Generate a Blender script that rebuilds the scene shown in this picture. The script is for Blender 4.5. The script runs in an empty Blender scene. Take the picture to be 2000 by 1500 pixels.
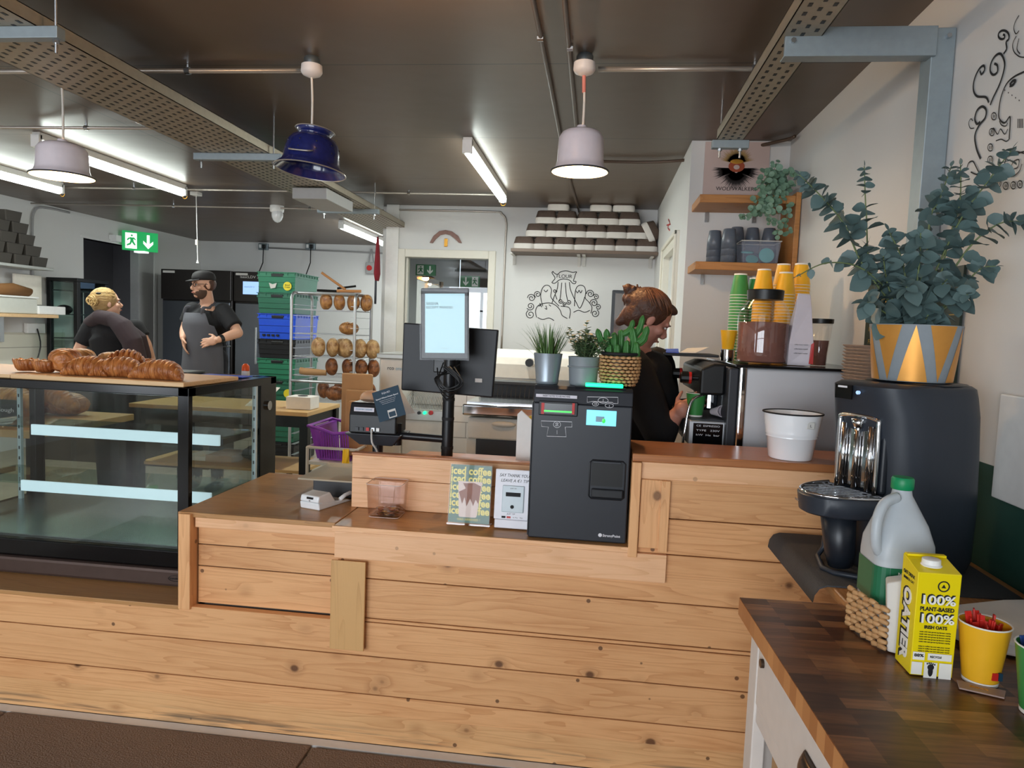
import bpy, bmesh, math, random
from mathutils import Vector, Matrix, noise
R = math.radians; PI = math.pi; random.seed(7)
scn = bpy.context.scene; COL = scn.collection
# ---------------------------------------------------------------- camera
FPX = 1380.0; CH = 1.5
yaw, pitch, roll = R(-6.67), R(-4.4), R(2.24)
_f = Vector((math.sin(yaw)*math.cos(pitch), math.cos(yaw)*math.cos(pitch), math.sin(pitch)))
_r = Vector((math.cos(yaw), -math.sin(yaw), 0)); _u = _r.cross(_f)
RT = _r*math.cos(roll) + _u*math.sin(roll); UP = _u*math.cos(roll) - _r*math.sin(roll)
cd = bpy.data.cameras.new('camera'); cam = bpy.data.objects.new('camera', cd); COL.objects.link(cam)
cam.matrix_world = Matrix(((RT.x, UP.x, -_f.x, 0), (RT.y, UP.y, -_f.y, 0), (RT.z, UP.z, -_f.z, CH), (0, 0, 0, 1)))
cd.sensor_width = 36; cd.lens = FPX/2000*36; cd.clip_start = 0.05
scn.camera = cam
def W(px, py, x=None, y=None, z=None):        # photo measurement -> point on a plane of the room
    d = RT*((px-1000)/FPX) - UP*((py-750)/FPX) + _f
    t = x/d.x if x is not None else (y/d.y if y is not None else (z-CH)/d.z)
    return Vector((0, 0, CH)) + d*t
# ---------------------------------------------------------------- world, light, exposure
scn.view_settings.view_transform = 'Standard'; scn.view_settings.look = 'None'
scn.view_settings.gamma = 1.0; scn.view_settings.use_curve_mapping = False
scn.view_settings.exposure = 0.12
wd = bpy.data.worlds.new('sky'); scn.world = wd; wd.use_nodes = True
bg = wd.node_tree.nodes['Background']; bg.inputs[0].default_value = (0.75, 0.86, 1.0, 1); bg.inputs[1].default_value = 1.6
def area(name, loc, rot, sx, sy, power, col):
    l = bpy.data.lights.new(name, 'AREA'); l.shape = 'RECTANGLE'; l.size = sx; l.size_y = sy
    l.energy = power; l.color = col
    o = bpy.data.objects.new(name, l); COL.objects.link(o); o.location = loc; o.rotation_euler = rot; return o
# daylight entering through the shop windows behind the camera and through the open front on the left
area('window_daylight_front', (-1.9, -3.4, 1.5), (R(90), 0, 0), 3.6, 2.1, 185, (0.88, 0.94, 1.0))
area('window_daylight_side', (-5.6, -3.4, 1.5), (R(90), 0, 0), 1.6, 2.1, 60, (0.88, 0.94, 1.0))
area('window_daylight_kitchen', (-2.28, 8.7, 1.5), (R(90), 0, R(90)), 1.2, 1.6, 14, (0.86, 0.93, 1.0))
def point(name, loc, power, col, r=0.03):
    l = bpy.data.lights.new(name, 'POINT'); l.energy = power; l.color = col; l.shadow_soft_size = r
    o = bpy.data.objects.new(name, l); COL.objects.link(o); o.location = loc; return o

# ---------------------------------------------------------------- materials
def lin(c):
    if isinstance(c, str): c = tuple(int(c[i:i+2], 16)/255 for i in (0, 2, 4))
    return tuple((v/12.92 if v <= 0.04045 else ((v+0.055)/1.055)**2.4) for v in c) + (1,)
MATS = {}
def newmat(n):
    m = bpy.data.materials.new(n); m.use_nodes = True; MATS[n] = m
    return m, m.node_tree, m.node_tree.nodes['Principled BSDF']
def N(t, ty, **k):
    n = t.nodes.new('ShaderNode'+ty)
    for a, b in k.items():
        if a[0] == '_': n.inputs[int(a[1:])].default_value = b
        else: setattr(n, a, b)
    return n
def L(t, a, b): t.links.new(a, b)
def P(n, c, rough=0.5, metal=0.0, var=0.06, vs=30, bump=0.0, bs=80, emit=None, es=0, trans=0, ior=1.45, coat=0, sheen=0, alpha=1):
    m, t, b = newmat(n); c = lin(c)
    b.inputs['Roughness'].default_value = rough; b.inputs['Metallic'].default_value = metal
    b.inputs['IOR'].default_value = ior; b.inputs['Transmission Weight'].default_value = trans
    b.inputs['Coat Weight'].default_value = coat; b.inputs['Sheen Weight'].default_value = sheen; b.inputs['Alpha'].default_value = alpha
    tc = N(t, 'TexCoord'); nz = N(t, 'TexNoise'); nz.inputs['Scale'].default_value = vs; nz.inputs['Detail'].default_value = 3
    L(t, tc.outputs['Object'], nz.inputs['Vector'])
    mx = N(t, 'MixRGB'); mx.inputs[1].default_value = tuple(v*(1-var) for v in c[:3])+(1,); mx.inputs[2].default_value = tuple(min(1, v*(1+var)) for v in c[:3])+(1,)
    L(t, nz.outputs[0], mx.inputs[0]); L(t, mx.outputs[0], b.inputs['Base Color'])
    if bump:
        n2 = N(t, 'TexNoise'); n2.inputs['Scale'].default_value = bs; L(t, tc.outputs['Object'], n2.inputs['Vector'])
        bp = N(t, 'Bump'); bp.inputs['Strength'].default_value = bump; bp.inputs['Distance'].default_value = 0.01
        L(t, n2.outputs[0], bp.inputs['Height']); L(t, bp.outputs[0], b.inputs['Normal'])
    if emit: b.inputs['Emission Color'].default_value = lin(emit); b.inputs['Emission Strength'].default_value = es
    return m
def glass(n, c=(0.93, 0.97, 0.96), rough=0.0, opac=0.12, refl=1.0):
    m, t, b = newmat(n); t.nodes.remove(b); o = t.nodes['Material Output']
    tr = N(t, 'BsdfTransparent'); tr.inputs[0].default_value = tuple(c)+(1,)
    gl = N(t, 'BsdfGlossy'); gl.inputs['Roughness'].default_value = rough
    fr = N(t, 'Fresnel'); fr.inputs[0].default_value = 1.5
    ge = N(t, 'NewGeometry'); iv = N(t, 'Math', operation='SUBTRACT'); iv.inputs[0].default_value = 1; L(t, ge.outputs['Backfacing'], iv.inputs[1])
    f2 = N(t, 'Math', operation='MULTIPLY'); L(t, fr.outputs[0], f2.inputs[0]); L(t, iv.outputs[0], f2.inputs[1])
    ad = N(t, 'Math', operation='ADD', use_clamp=True); ad.inputs[1].default_value = opac*0.15; f3 = N(t, 'Math', operation='MULTIPLY'); f3.inputs[1].default_value = refl; L(t, f2.outputs[0], f3.inputs[0]); L(t, f3.outputs[0], ad.inputs[0])
    ml = N(t, 'MixShader'); L(t, ad.outputs[0], ml.inputs[0]); L(t, tr.outputs[0], ml.inputs[1]); L(t, gl.outputs[0], ml.inputs[2])
    L(t, ml.outputs[0], o.inputs[0]); return m
def pine(n, light, dark, ax='X', knots=1.0, rough=0.45, dirt=False, scale=1.0):
    m, t, b = newmat(n); b.inputs['Roughness'].default_value = rough
    tc = N(t, 'TexCoord'); ge = N(t, 'NewGeometry'); rnd = N(t, 'VectorMath', operation='SCALE')
    cb = N(t, 'CombineXYZ'); L(t, ge.outputs['Random Per Island'], cb.inputs[0]); L(t, ge.outputs['Random Per Island'], cb.inputs[1]); L(t, ge.outputs['Random Per Island'], cb.inputs[2])
    L(t, cb.outputs[0], rnd.inputs[0]); rnd.inputs['Scale'].default_value = 37.0
    ad = N(t, 'VectorMath', operation='ADD'); L(t, tc.outputs['Object'], ad.inputs[0]); L(t, rnd.outputs[0], ad.inputs[1])
    kn = N(t, 'Mapping'); kn.inputs['Scale'].default_value = {'X': (6.2, 2.5, 7.5), 'Z': (7.5, 2.5, 6.2), 'Y': (7.5, 6.2, 2.5)}[ax]
    L(t, ad.outputs[0], kn.inputs[0])
    vo = N(t, 'TexVoronoi', voronoi_dimensions='3D'); vo.inputs['Scale'].default_value = 1*scale; L(t, kn.outputs[0], vo.inputs['Vector'])
    sep = N(t, 'SeparateColor'); L(t, vo.outputs['Color'], sep.inputs[0])
    # knot strength: gaussian-like falloff of the cell distance
    def math_(op, a, c=None, clamp=False):
        q = N(t, 'Math', operation=op, use_clamp=clamp)
        for i, v in enumerate((a, c)):
            if v is None: continue
            if hasattr(v, 'node') or isinstance(v, bpy.types.NodeSocket): L(t, v, q.inputs[i])
            else: q.inputs[i].default_value = v
        return q.outputs[0]
    gate = math_('GREATER_THAN', sep.outputs[0], 0.45)
    fall = math_('MULTIPLY', math_('POWER', math_('SUBTRACT', 1.0, math_('MULTIPLY', vo.outputs['Distance'], 2.1), True), 3.0), gate)
    st = {'X': (0.55, 9, 9), 'Z': (9, 9, 0.55), 'Y': (9, 0.55, 9)}[ax]
    mp = N(t, 'Mapping'); mp.inputs['Scale'].default_value = st; L(t, ad.outputs[0], mp.inputs[0])
    n1 = N(t, 'TexNoise'); n1.inputs['Scale'].default_value = 1.3; n1.inputs['Detail'].default_value = 2; n1.inputs['Distortion'].default_value = 0.3
    L(t, mp.outputs[0], n1.inputs['Vector'])
    ring = math_('FRACT', math_('ADD', math_('MULTIPLY', n1.outputs[0], 13.0), math_('MULTIPLY', fall, 2.2*knots)))
    ring = math_('POWER', ring, 2.5)
    mf = N(t, 'Mapping'); mf.inputs['Scale'].default_value = tuple(v*8 for v in st); L(t, ad.outputs[0], mf.inputs[0])
    n2 = N(t, 'TexNoise'); n2.inputs['Scale'].default_value = 3; n2.inputs['Detail'].default_value = 4; L(t, mf.outputs[0], n2.inputs['Vector'])
    n3 = N(t, 'TexNoise'); n3.inputs['Scale'].default_value = 2.2; n3.inputs['Detail'].default_value = 2; L(t, ad.outputs[0], n3.inputs['Vector'])
    fac = math_('ADD', math_('MULTIPLY', ring, 0.42), math_('MULTIPLY', math_('SUBTRACT', n2.outputs[0], 0.4), 0.5), True)
    fac = math_('ADD', fac, math_('MULTIPLY', math_('SUBTRACT', n3.outputs[0], 0.5), 0.9), True)
    mx = N(t, 'MixRGB'); mx.inputs[1].default_value = lin(light); mx.inputs[2].default_value = lin(dark); L(t, fac, mx.inputs[0])
    hs = N(t, 'HueSaturation'); L(t, mx.outputs[0], hs.inputs['Color'])
    L(t, math_('ADD', math_('MULTIPLY', ge.outputs['Random Per Island'], 0.22), 0.9), hs.inputs['Value'])
    # knot disc
    kd = math_('MULTIPLY', math_('MULTIPLY', math_('SUBTRACT', 0.125, vo.outputs['Distance']), 24.0, True), gate)
    kh = math_('MULTIPLY', math_('MULTIPLY', math_('SUBTRACT', 0.30, vo.outputs['Distance']), 1.6, True), gate)
    m2 = N(t, 'MixRGB'); m2.inputs[2].default_value = lin('8a5a34'); L(t, hs.outputs[0], m2.inputs[1]); L(t, math_('MULTIPLY', kh, knots), m2.inputs[0])
    m3 = N(t, 'MixRGB'); m3.inputs[2].default_value = lin('4d2a18'); L(t, m2.outputs[0], m3.inputs[1]); L(t, math_('MULTIPLY', kd, 0.8*knots), m3.inputs[0])
    out = m3.outputs[0]
    # small dark pin knots and nail holes
    v2 = N(t, 'TexVoronoi'); v2.inputs['Scale'].default_value = 9; L(t, ad.outputs[0], v2.inputs['Vector'])
    pk = math_('MULTIPLY', math_('SUBTRACT', 0.075, v2.outputs['Distance']), 60.0, True)
    m4 = N(t, 'MixRGB'); m4.inputs[2].default_value = lin('4a2c1a'); L(t, out, m4.inputs[1]); L(t, math_('MULTIPLY', pk, 0.8*knots), m4.inputs[0]); out = m4.outputs[0]
    if dirt:   # scuffs along the foot of the board
        md = N(t, 'Mapping'); md.inputs['Scale'].default_value = (1.6, 1, 38); L(t, tc.outputs['Object'], md.inputs[0])
        nd = N(t, 'TexNoise'); nd.inputs['Scale'].default_value = 2; nd.inputs['Detail'].default_value = 6; L(t, md.outputs[0], nd.inputs['Vector'])
        sx = N(t, 'SeparateXYZ'); L(t, tc.outputs['Object'], sx.inputs[0])
        low = math_('MULTIPLY', math_('SUBTRACT', 0.075, sx.outputs[2]), 30.0, True)
        dm = math_('MULTIPLY', math_('MULTIPLY', math_('SUBTRACT', nd.outputs[0], 0.5), 6.0, True), low)
        m5 = N(t, 'MixRGB'); m5.inputs[2].default_value = lin('5d5142'); L(t, out, m5.inputs[1]); L(t, math_('MULTIPLY', dm, 0.8), m5.inputs[0]); out = m5.outputs[0]
    L(t, out, b.inputs['Base Color'])
    bp = N(t, 'Bump'); bp.inputs['Strength'].default_value = 0.12; bp.inputs['Distance'].default_value = 0.004; L(t, n2.outputs[0], bp.inputs['Height']); L(t, bp.outputs[0], b.inputs['Normal'])
    return m

# ---------------------------------------------------------------- mesh builder
def WM(o):
    m = Matrix.LocRotScale(o.location, o.rotation_euler, o.scale)
    return WM(o.parent) @ m if o.parent else m
class MB:
    def __init__(s): s.b = bmesh.new(); s.m = Matrix()
    def tf(s, m): s.m = m; return s
    def v(s, p): return s.b.verts.new(s.m @ Vector(p))
    def face(s, ps):
        try: return s.b.faces.new([s.v(p) for p in ps])
        except ValueError: pass
    def box(s, x0, x1, y0, y1, z0, z1):
        c = [s.v((x, y, z)) for x in (x0, x1) for y in (y0, y1) for z in (z0, z1)]
        for f in ((0, 1, 3, 2), (4, 6, 7, 5), (0, 4, 5, 1), (2, 3, 7, 6), (0, 2, 6, 4), (1, 5, 7, 3)): s.b.faces.new([c[i] for i in f])
        return s
    def hexa(s, p):           # 8 points: bottom 4 ccw, top 4 ccw
        c = [s.v(q) for q in p]
        for f in ((3, 2, 1, 0), (4, 5, 6, 7), (0, 1, 5, 4), (1, 2, 6, 5), (2, 3, 7, 6), (3, 0, 4, 7)): s.b.faces.new([c[i] for i in f])
        return s
    def prism(s, pts, d):     # polygon extruded by vector d
        d = Vector(d); a = [s.v(p) for p in pts]; q = [s.v(Vector(p)+d) for p in pts]; n = len(a)
        s.b.faces.new(a); s.b.faces.new(q[::-1])
        for i in range(n): s.b.faces.new((a[(i+1) % n], a[i], q[i], q[(i+1) % n]))
        return s
    def rings(s, rs, cap=True, close=False):
        vs = [[s.v(p) for p in r] for r in rs]; n = len(vs[0]); m = len(vs)
        for i in range(m if close else m-1):
            A = vs[i]; B = vs[(i+1) % m]
            for j in range(n): s.b.faces.new((A[j], A[(j+1) % n], B[(j+1) % n], B[j]))
        if cap and not close: s.b.faces.new(vs[0][::-1]); s.b.faces.new(vs[-1])
        return s
    def tube(s, pts, r, seg=8, cap=True, close=False):
        pts = [Vector(p) for p in pts]; n = len(pts); rs = r if isinstance(r, (list, tuple)) else [r]*n; out = []; pu = None
        for i, p in enumerate(pts):
            if close: d = pts[(i+1) % n]-pts[i-1]
            else: d = pts[min(i+1, n-1)]-pts[max(i-1, 0)]
            d.normalize()
            if pu is None: pu = d.orthogonal().normalized()
            else:
                pu = pu - d*pu.dot(d); pu = pu.normalized() if pu.length > 1e-6 else d.orthogonal().normalized()
            w = d.cross(pu); q = rs[i]; a, c = (q if isinstance(q, tuple) else (q, q))
            out.append([p + pu*(a*math.cos(2*PI*k/seg)) + w*(c*math.sin(2*PI*k/seg)) for k in range(seg)])
        return s.rings(out, cap, close)
    def lathe(s, prof, c=(0, 0, 0), seg=24, cap=True, close=False, sy=1.0):
        c = Vector(c)
        return s.rings([[c+Vector((r*math.cos(2*PI*k/seg), r*sy*math.sin(2*PI*k/seg), z)) for k in range(seg)] for r, z in prof], cap, close)
    def cyl(s, a, b, r, seg=16, r2=None): return s.tube([a, b], [r, r if r2 is None else r2], seg)
    def ell(s, c, r, seg=14, rg=8, rot=None):
        c = Vector(c); m = rot if rot else Matrix(); rs = []
        for i in range(rg+1):
            t = PI*(0.02+0.96*i/rg)
            rs.append([c + m @ Vector((r[0]*math.sin(t)*math.cos(2*PI*k/seg), r[1]*math.sin(t)*math.sin(2*PI*k/seg), -r[2]*math.cos(t))) for k in range(seg)])
        return s.rings(rs)
    def build(s, name, mat, parent=None, smooth=False, bevel=0, bseg=2, sub=0, local=False, solid=0, auto=None, each=False):
        if each:
            kw = dict(smooth=smooth, bevel=bevel, bseg=bseg, sub=sub, local=local, solid=solid, auto=auto); left = set(s.b.verts); outs = []
            while left:
                st = [next(iter(left))]; isl = {st[0]}
                while st:
                    for e in st.pop().link_edges:
                        for v in e.verts:
                            if v not in isl: isl.add(v); st.append(v)
                left -= isl; q = MB(); mp = {v: q.b.verts.new(v.co) for v in isl}
                for f in {f for v in isl for f in v.link_faces}: q.b.faces.new([mp[v] for v in f.verts])
                outs.append((min(v.co.x for v in isl), q))
            s.b.free(); outs.sort(key=lambda e: e[0]); return [q.build(name, mat, parent, **kw) for _, q in outs]
        if parent is not None and not local: s.b.transform(WM(parent).inverted())
        bmesh.ops.recalc_face_normals(s.b, faces=s.b.faces)
        me = bpy.data.meshes.new(name); s.b.to_mesh(me); s.b.free()
        if smooth:
            for p in me.polygons: p.use_smooth = True
            if auto: 
                me.set_sharp_from_angle(angle=R(auto))
        if mat is not None: me.materials.append(MATS[mat] if isinstance(mat, str) else mat)
        o = bpy.data.objects.new(name, me); COL.objects.link(o)
        if parent is not None: o.parent = parent
        if solid: q = o.modifiers.new('s', 'SOLIDIFY'); q.thickness = solid; q.offset = 0
        if bevel:
            q = o.modifiers.new('b', 'BEVEL'); q.width = bevel; q.segments = bseg; q.limit_method = 'ANGLE'; q.angle_limit = R(40)
        if sub: q = o.modifiers.new('u', 'SUBSURF'); q.levels = sub; q.render_levels = sub
        return o
def tag(o, label, cat, group=None, kind=None):
    if label: o['label'] = label
    if cat: o['category'] = cat
    if group: o['group'] = group
    if kind: o['kind'] = kind
    return o
def thing(name, label, cat, loc=(0, 0, 0), rz=0, group=None):
    o = bpy.data.objects.new(name, None); COL.objects.link(o); o.empty_display_size = 0.05
    o.location = loc; o.rotation_euler = (0, 0, rz); return tag(o, label, cat, group)
def struct(o): o['kind'] = 'structure'; return o
def dup(o, loc=None, rot=None, label=None, parent=None, scale=None):
    c = o.copy(); COL.objects.link(c)
    if parent is not None: c.parent = parent
    if loc is not None: c.location = loc
    if rot is not None: c.rotation_euler = rot
    if scale is not None: c.scale = (scale,)*3 if not isinstance(scale, tuple) else scale
    if label: c['label'] = label
    for ch in list(o.children): dup(ch, parent=c)
    return c
ORD = ['first', 'second', 'third', 'fourth', 'fifth', 'sixth', 'seventh', 'eighth', 'ninth', 'tenth', 'eleventh', 'twelfth', 'thirteenth', 'fourteenth', 'fifteenth', 'sixteenth', 'seventeenth', 'eighteenth', 'nineteenth', 'twentieth']
def frame(o, ux, uz, loc=None):    # matrix whose X axis is ux, Z axis is uz
    ux = Vector(ux).normalized(); uz = Vector(uz); uz = (uz-ux*uz.dot(ux)).normalized(); uy = uz.cross(ux)
    return Matrix(((ux.x, uy.x, uz.x, o[0]), (ux.y, uy.y, uz.y, o[1]), (ux.z, uy.z, uz.z, o[2]), (0, 0, 0, 1)))
def text(name, body, mat, parent, o, ux=(1, 0, 0), up=(0, 0, 1), size=0.03, align='CENTER', bold=0.0, ext=0.0004, width=None, shear=0.0, height=None):
    """writing lying on a surface: origin o, reading direction ux, up direction up"""
    cu = bpy.data.curves.new(name, 'FONT'); cu.body = body; cu.size = 1; cu.align_x = align; cu.align_y = 'CENTER'; cu.extrude = 0.01; cu.offset = bold; cu.shear = shear; cu.resolution_u = 3
    t = bpy.data.objects.new(name, cu); COL.objects.link(t)
    dg = bpy.context.evaluated_depsgraph_get(); me = bpy.data.meshes.new_from_object(t.evaluated_get(dg))
    bpy.data.objects.remove(t); bpy.data.curves.remove(cu)
    xs = [v.co.x for v in me.vertices]; ys = [v.co.y for v in me.vertices]
    sx = size; 
    if width: sx = width/(max(xs)-min(xs))
    sy = height/(max(ys)-min(ys)) if height else (sx if width else size)
    ux = Vector(ux).normalized(); up = Vector(up); up = (up-ux*up.dot(ux)).normalized(); n = ux.cross(up); o = Vector(o)
    inv = WM(parent).inverted() if parent is not None else Matrix()
    for v in me.vertices: v.co = inv @ (o + ux*(v.co.x*sx) + up*(v.co.y*sy) + n*(v.co.z*100*ext))
    me.materials.clear(); me.materials.append(MATS[mat])
    q = bpy.data.objects.new(name, me); COL.objects.link(q)
    if parent is not None: q.parent = parent
    return q
def arc(c, r, a0, a1, n, ax=(1, 0, 0), ay=(0, 0, 1)):
    c = Vector(c); ax = Vector(ax); ay = Vector(ay)
    return [c + ax*(r*math.cos(R(a0+(a1-a0)*i/n))) + ay*(r*math.sin(R(a0+(a1-a0)*i/n))) for i in range(n+1)]
def smooth_path(pts, k=6):
    pts = [Vector(p) for p in pts]; out = []
    for i in range(len(pts)-1):
        p0 = pts[max(i-1, 0)]; p1 = pts[i]; p2 = pts[i+1]; p3 = pts[min(i+2, len(pts)-1)]
        for j in range(k):
            t = j/k; out.append(0.5*((2*p1)+(p2-p0)*t+(2*p0-5*p1+4*p2-p3)*t*t+(3*p1-p0-3*p2+p3)*t**3))
    return out+[pts[-1]]

P('white_wall', 'd9d8d6', 0.6, var=0.035, vs=2.2, bump=0.05, bs=25)
P('cream_paint', 'e2ddd0', 0.45, var=0.03)
P('green_paint', '264a40', 0.5)
P('white_paint', 'e6e4e0', 0.4)
P('galv', '8f9aa0', 0.38, 0.85, var=0.15, vs=60)
P('galv_blue', '96a1a6', 0.5, 0.5, var=0.1, vs=40)
P('conduit', 'b5ada4', 0.35, 0.6)
P('conduit_brown', '59493e', 0.4, 0.2)
P('tray_metal', 'ada392', 0.45, 0.6, var=0.12)
P('black', '101112', 0.4); P('black_gloss', '0c0d0f', 0.15); P('black_soft', '17171a', 0.8)
P('charcoal', '33363c', 0.42); P('dark_grey', '3a3b3e', 0.5); P('rubber', '1c1c1e', 0.7)
P('white', 'eeeeec', 0.35); P('white_gloss', 'f2f4f5', 0.12, coat=0.5); P('white_matt', 'e9e6e1', 0.8)
P('steel', 'b9bcbf', 0.25, 0.95, var=0.06, vs=8); P('steel_brushed', 'c0c2c5', 0.42, 0.95, var=0.12, vs=4); P('chrome', 'd8dadd', 0.08, 1.0, var=0)
P('red', 'c0241f', 0.4); P('yellow', 'f2c21b', 0.5); P('gold', 'd39a3e', 0.35, 0.7); P('blue_plastic', '1f4fd8', 0.4)
P('ink', '1b1a1c', 0.7, var=0); P('warm_white', 'f6efe2', 0.5)
P('brown_dark', '4b4038', 0.75, var=0.15)
pine('pine', 'e8b07a', 'bd7b45'); pine('pine_z', 'e8b07a', 'bd7b45', 'Z', knots=0.8); pine('pine_dirty', 'e4b27c', 'b87c48', dirt=True)
pine('pine_top', 'b98a58', '8e6236', rough=0.34, knots=0.5); pine('pine_pale', 'eebb8e', 'd2965f', knots=0.45, scale=0.7)
pine('pine_bar', 'b5774a', '8b5230', rough=0.3, knots=0.4); pine('shelf_wood', 'b87f45', '96602e', rough=0.5, knots=0.6)
pine('board_wood', 'dcb88a', 'c49a68', knots=0.15); pine('oak_board', 'b98450', '8f5d32', rough=0.4, knots=0.1, ax='Y'); pine('pine_cover', 'd3a56c', 'b5854f', 'Z', knots=0.8)
# ================================================================ THE ROOM
XR, XL, YB, YD, ZC, YF = 1.1, -6.2, 6.95, 10.5, 2.69, -3.2
def tiles(n, c1, c2, bw, bh, mortar, mc, rough=0.2, proj=None, off=0.5):
    m, t, b = newmat(n); b.inputs['Roughness'].default_value = rough
    tc = N(t, 'TexCoord'); mp = N(t, 'Mapping'); L(t, tc.outputs['Object'], mp.inputs[0])
    if proj: mp.inputs['Rotation'].default_value = proj
    br = N(t, 'TexBrick', offset=off); br.inputs['Color1'].default_value = lin(c1); br.inputs['Color2'].default_value = lin(c2); br.inputs['Mortar'].default_value = lin(mc)
    br.inputs['Scale'].default_value = 1; br.inputs['Mortar Size'].default_value = mortar; br.inputs['Brick Width'].default_value = bw; br.inputs['Row Height'].default_value = bh
    L(t, mp.outputs[0], br.inputs['Vector']); L(t, br.outputs[0], b.inputs['Base Color'])
    bp = N(t, 'Bump', invert=True); bp.inputs['Strength'].default_value = 0.4; bp.inputs['Distance'].default_value = 0.002; L(t, br.outputs[1], bp.inputs['Height']); L(t, bp.outputs[0], b.inputs['Normal'])
    return m
tiles('floor_tile', 'a39684', 'b0a390', 0.45, 0.45, 0.004, '7c7263', 0.35, off=0.0)
tiles('metro_back', 'e3e0d8', 'dcd9d0', 0.2, 0.1, 0.003, 'a5a198', 0.15, (R(90), 0, 0))
tiles('metro_side', 'd9d5c6', 'd3cfc0', 0.2, 0.1, 0.003, '8d897e', 0.15, (R(90), 0, R(90)))
def ceiling_mat():
    m, t, b = newmat('ceiling_paint'); b.inputs['Roughness'].default_value = 0.36
    tc = N(t, 'TexCoord'); br = N(t, 'TexBrick', offset=0.0); c = lin('625245')
    br.inputs['Color1'].default_value = c; br.inputs['Color2'].default_value = c; br.inputs['Mortar'].default_value = lin('2a2420')
    br.inputs['Scale'].default_value = 1; br.inputs['Mortar Size'].default_value = 0.004; br.inputs['Brick Width'].default_value = 9; br.inputs['Row Height'].default_value = 1.22
    mp = N(t, 'Mapping'); mp.inputs['Location'].default_value = (3, 0.41, 0); L(t, tc.outputs['Object'], mp.inputs[0]); L(t, mp.outputs[0], br.inputs[0])
    L(t, br.outputs[0], b.inputs['Base Color'])
    nz = N(t, 'TexNoise'); nz.inputs['Scale'].default_value = 3; L(t, tc.outputs['Object'], nz.inputs[0])
    bp = N(t, 'Bump'); bp.inputs['Strength'].default_value = 0.08; bp.inputs['Distance'].default_value = 0.05; L(t, nz.outputs[0], bp.inputs['Height']); L(t, bp.outputs[0], b.inputs['Normal'])
ceiling_mat()
struct(MB().box(XL-.2, XR+.2, YF, YD+.2, -.1, 0).build('floor', 'floor_tile'))
struct(MB().box(XL-.2, XR+.2, YF-.1, YD+.2, ZC, ZC+.1).build('ceiling', 'ceiling_paint'))
# right wall: white above, green dado in the customer area
wr = struct(MB().box(XR, XR+.1, YF, YB+.1, 0, ZC).build('wall_right', 'white_wall'))
struct(MB().box(XR-.004, XR+.002, YF, 3.0, 0.0, 1.178).build('trim_1', 'green_paint'))
# left wall with a doorway
dy0, dy1, dz = 7.95, 9.3, 2.40
struct(MB().box(XL-.1, XL, YF, dy0, 0, ZC).box(XL-.1, XL, dy1, YD+.1, 0, ZC).box(XL-.1, XL, dy0, dy1, dz, ZC).build('wall_left', 'white_wall'))
struct(MB().box(XL-.005, XL+.012, 4.0, 7.62, 0.6, 1.262).build('trim_2', 'metro_side'))
P('door_grey', '6f6c6c', 0.5); P('jamb_grey', 'a3a2a2', 0.5)
d = struct(MB().box(XL-1.2, XL-1.15, dy0-.3, dy1+1, 0, dz+.2).box(XL-1.2, XL-.1, dy0-.3, dy0-.25, 0, dz+.2).box(XL-1.2, XL-.1, dy0-.3, dy1+.8, dz+.15, dz+.2).box(XL-1.2, XL-.1, dy1+.75, dy1+.8, 0, dz+.2).build('wall_passage', 'door_grey'))
struct(MB().box(XL-.12, XL+.01, dy1-.32, dy1, 0, dz).build('door_1', 'jamb_grey', bevel=.004))
struct(MB().box(XL-.1, XL+.02, dy1, dy1+.05, 0, dz+.05).box(XL-.1, XL+.02, dy0-.05, dy1+.05, dz, dz+.04).build('trim_3', 'white_wall'))
# deep wall of the kitchen and its right hand return
struct(MB().box(XL-.1, -2.1, YD, YD+.1, 0, ZC).build('wall_kitchen', 'white_wall'))
struct(MB().box(-2.2, -2.08, YB+.1, YD, 0, 0.6).box(-2.2, -2.08, YB+.1, YD, 2.1, ZC).box(-2.2, -2.08, 9.4, YD, .6, 2.1).box(-2.2, -2.08, YB+.1, 8.0, .6, 2.1).build('wall_return', 'white_wall'))
w = struct(MB().box(-2.16, -2.12, 8.0, 8.05, .6, 2.1).box(-2.16, -2.12, 9.35, 9.4, .6, 2.1).box(-2.16, -2.12, 8.68, 8.72, .6, 2.1).box(-2.16, -2.12, 8.0, 9.4, .6, .65).box(-2.16, -2.12, 8.0, 9.4, 2.05, 2.1).build('window_1', 'white_paint'))
# partition across the back with a window opening
wx0, wx1, wz0, wz1 = -1.93, -1.09, 0.95, 2.18
struct(MB().box(-2.10, wx0, YB, YB+.12, 0, ZC).box(wx1, XR, YB, YB+.12, 0, ZC).box(wx0, wx1, YB, YB+.12, 0, wz0).box(wx0, wx1, YB, YB+.12, wz1, ZC).build('wall_back', 'white_wall'))
struct(MB().box(-2.13, -2.0, YB-.03, YB+.15, 0, ZC).build('trim_4', 'white_paint', bevel=.005))
struct(MB().box(-.93, .5, YB-.012, YB+.001, 0.4, 1.262).build('trim_5', 'metro_back'))
struct(MB().box(-2.0, -.93, YB-.011, YB+.001, 0.4, 0.95).build('trim_8', 'metro_back'))
w = struct(MB().box(wx0-.07, wx0, YB-.03, YB+.02, wz0-.07, wz1+.08).box(wx1, wx1+.07, YB-.03, YB+.02, wz0-.07, wz1+.08).box(wx0, wx1, YB-.03, YB+.02, wz1, wz1+.08).box(wx0, wx1, YB-.03, YB+.02, wz0-.07, wz0)
   .box(wx0-.05, wx0+.02, YB+.02, YB+.1, wz0, wz1).box(wx0, wx1, YB+.02, YB+.1, wz0-.01, wz0+.02).build('window_2', 'cream_paint', bevel=.006))
glass('pane_glass', (.95, .97, .96)); MB().box(wx0, wx1, YB+.05, YB+.056, wz0, wz1).build('pane', 'pane_glass', w)
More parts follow.
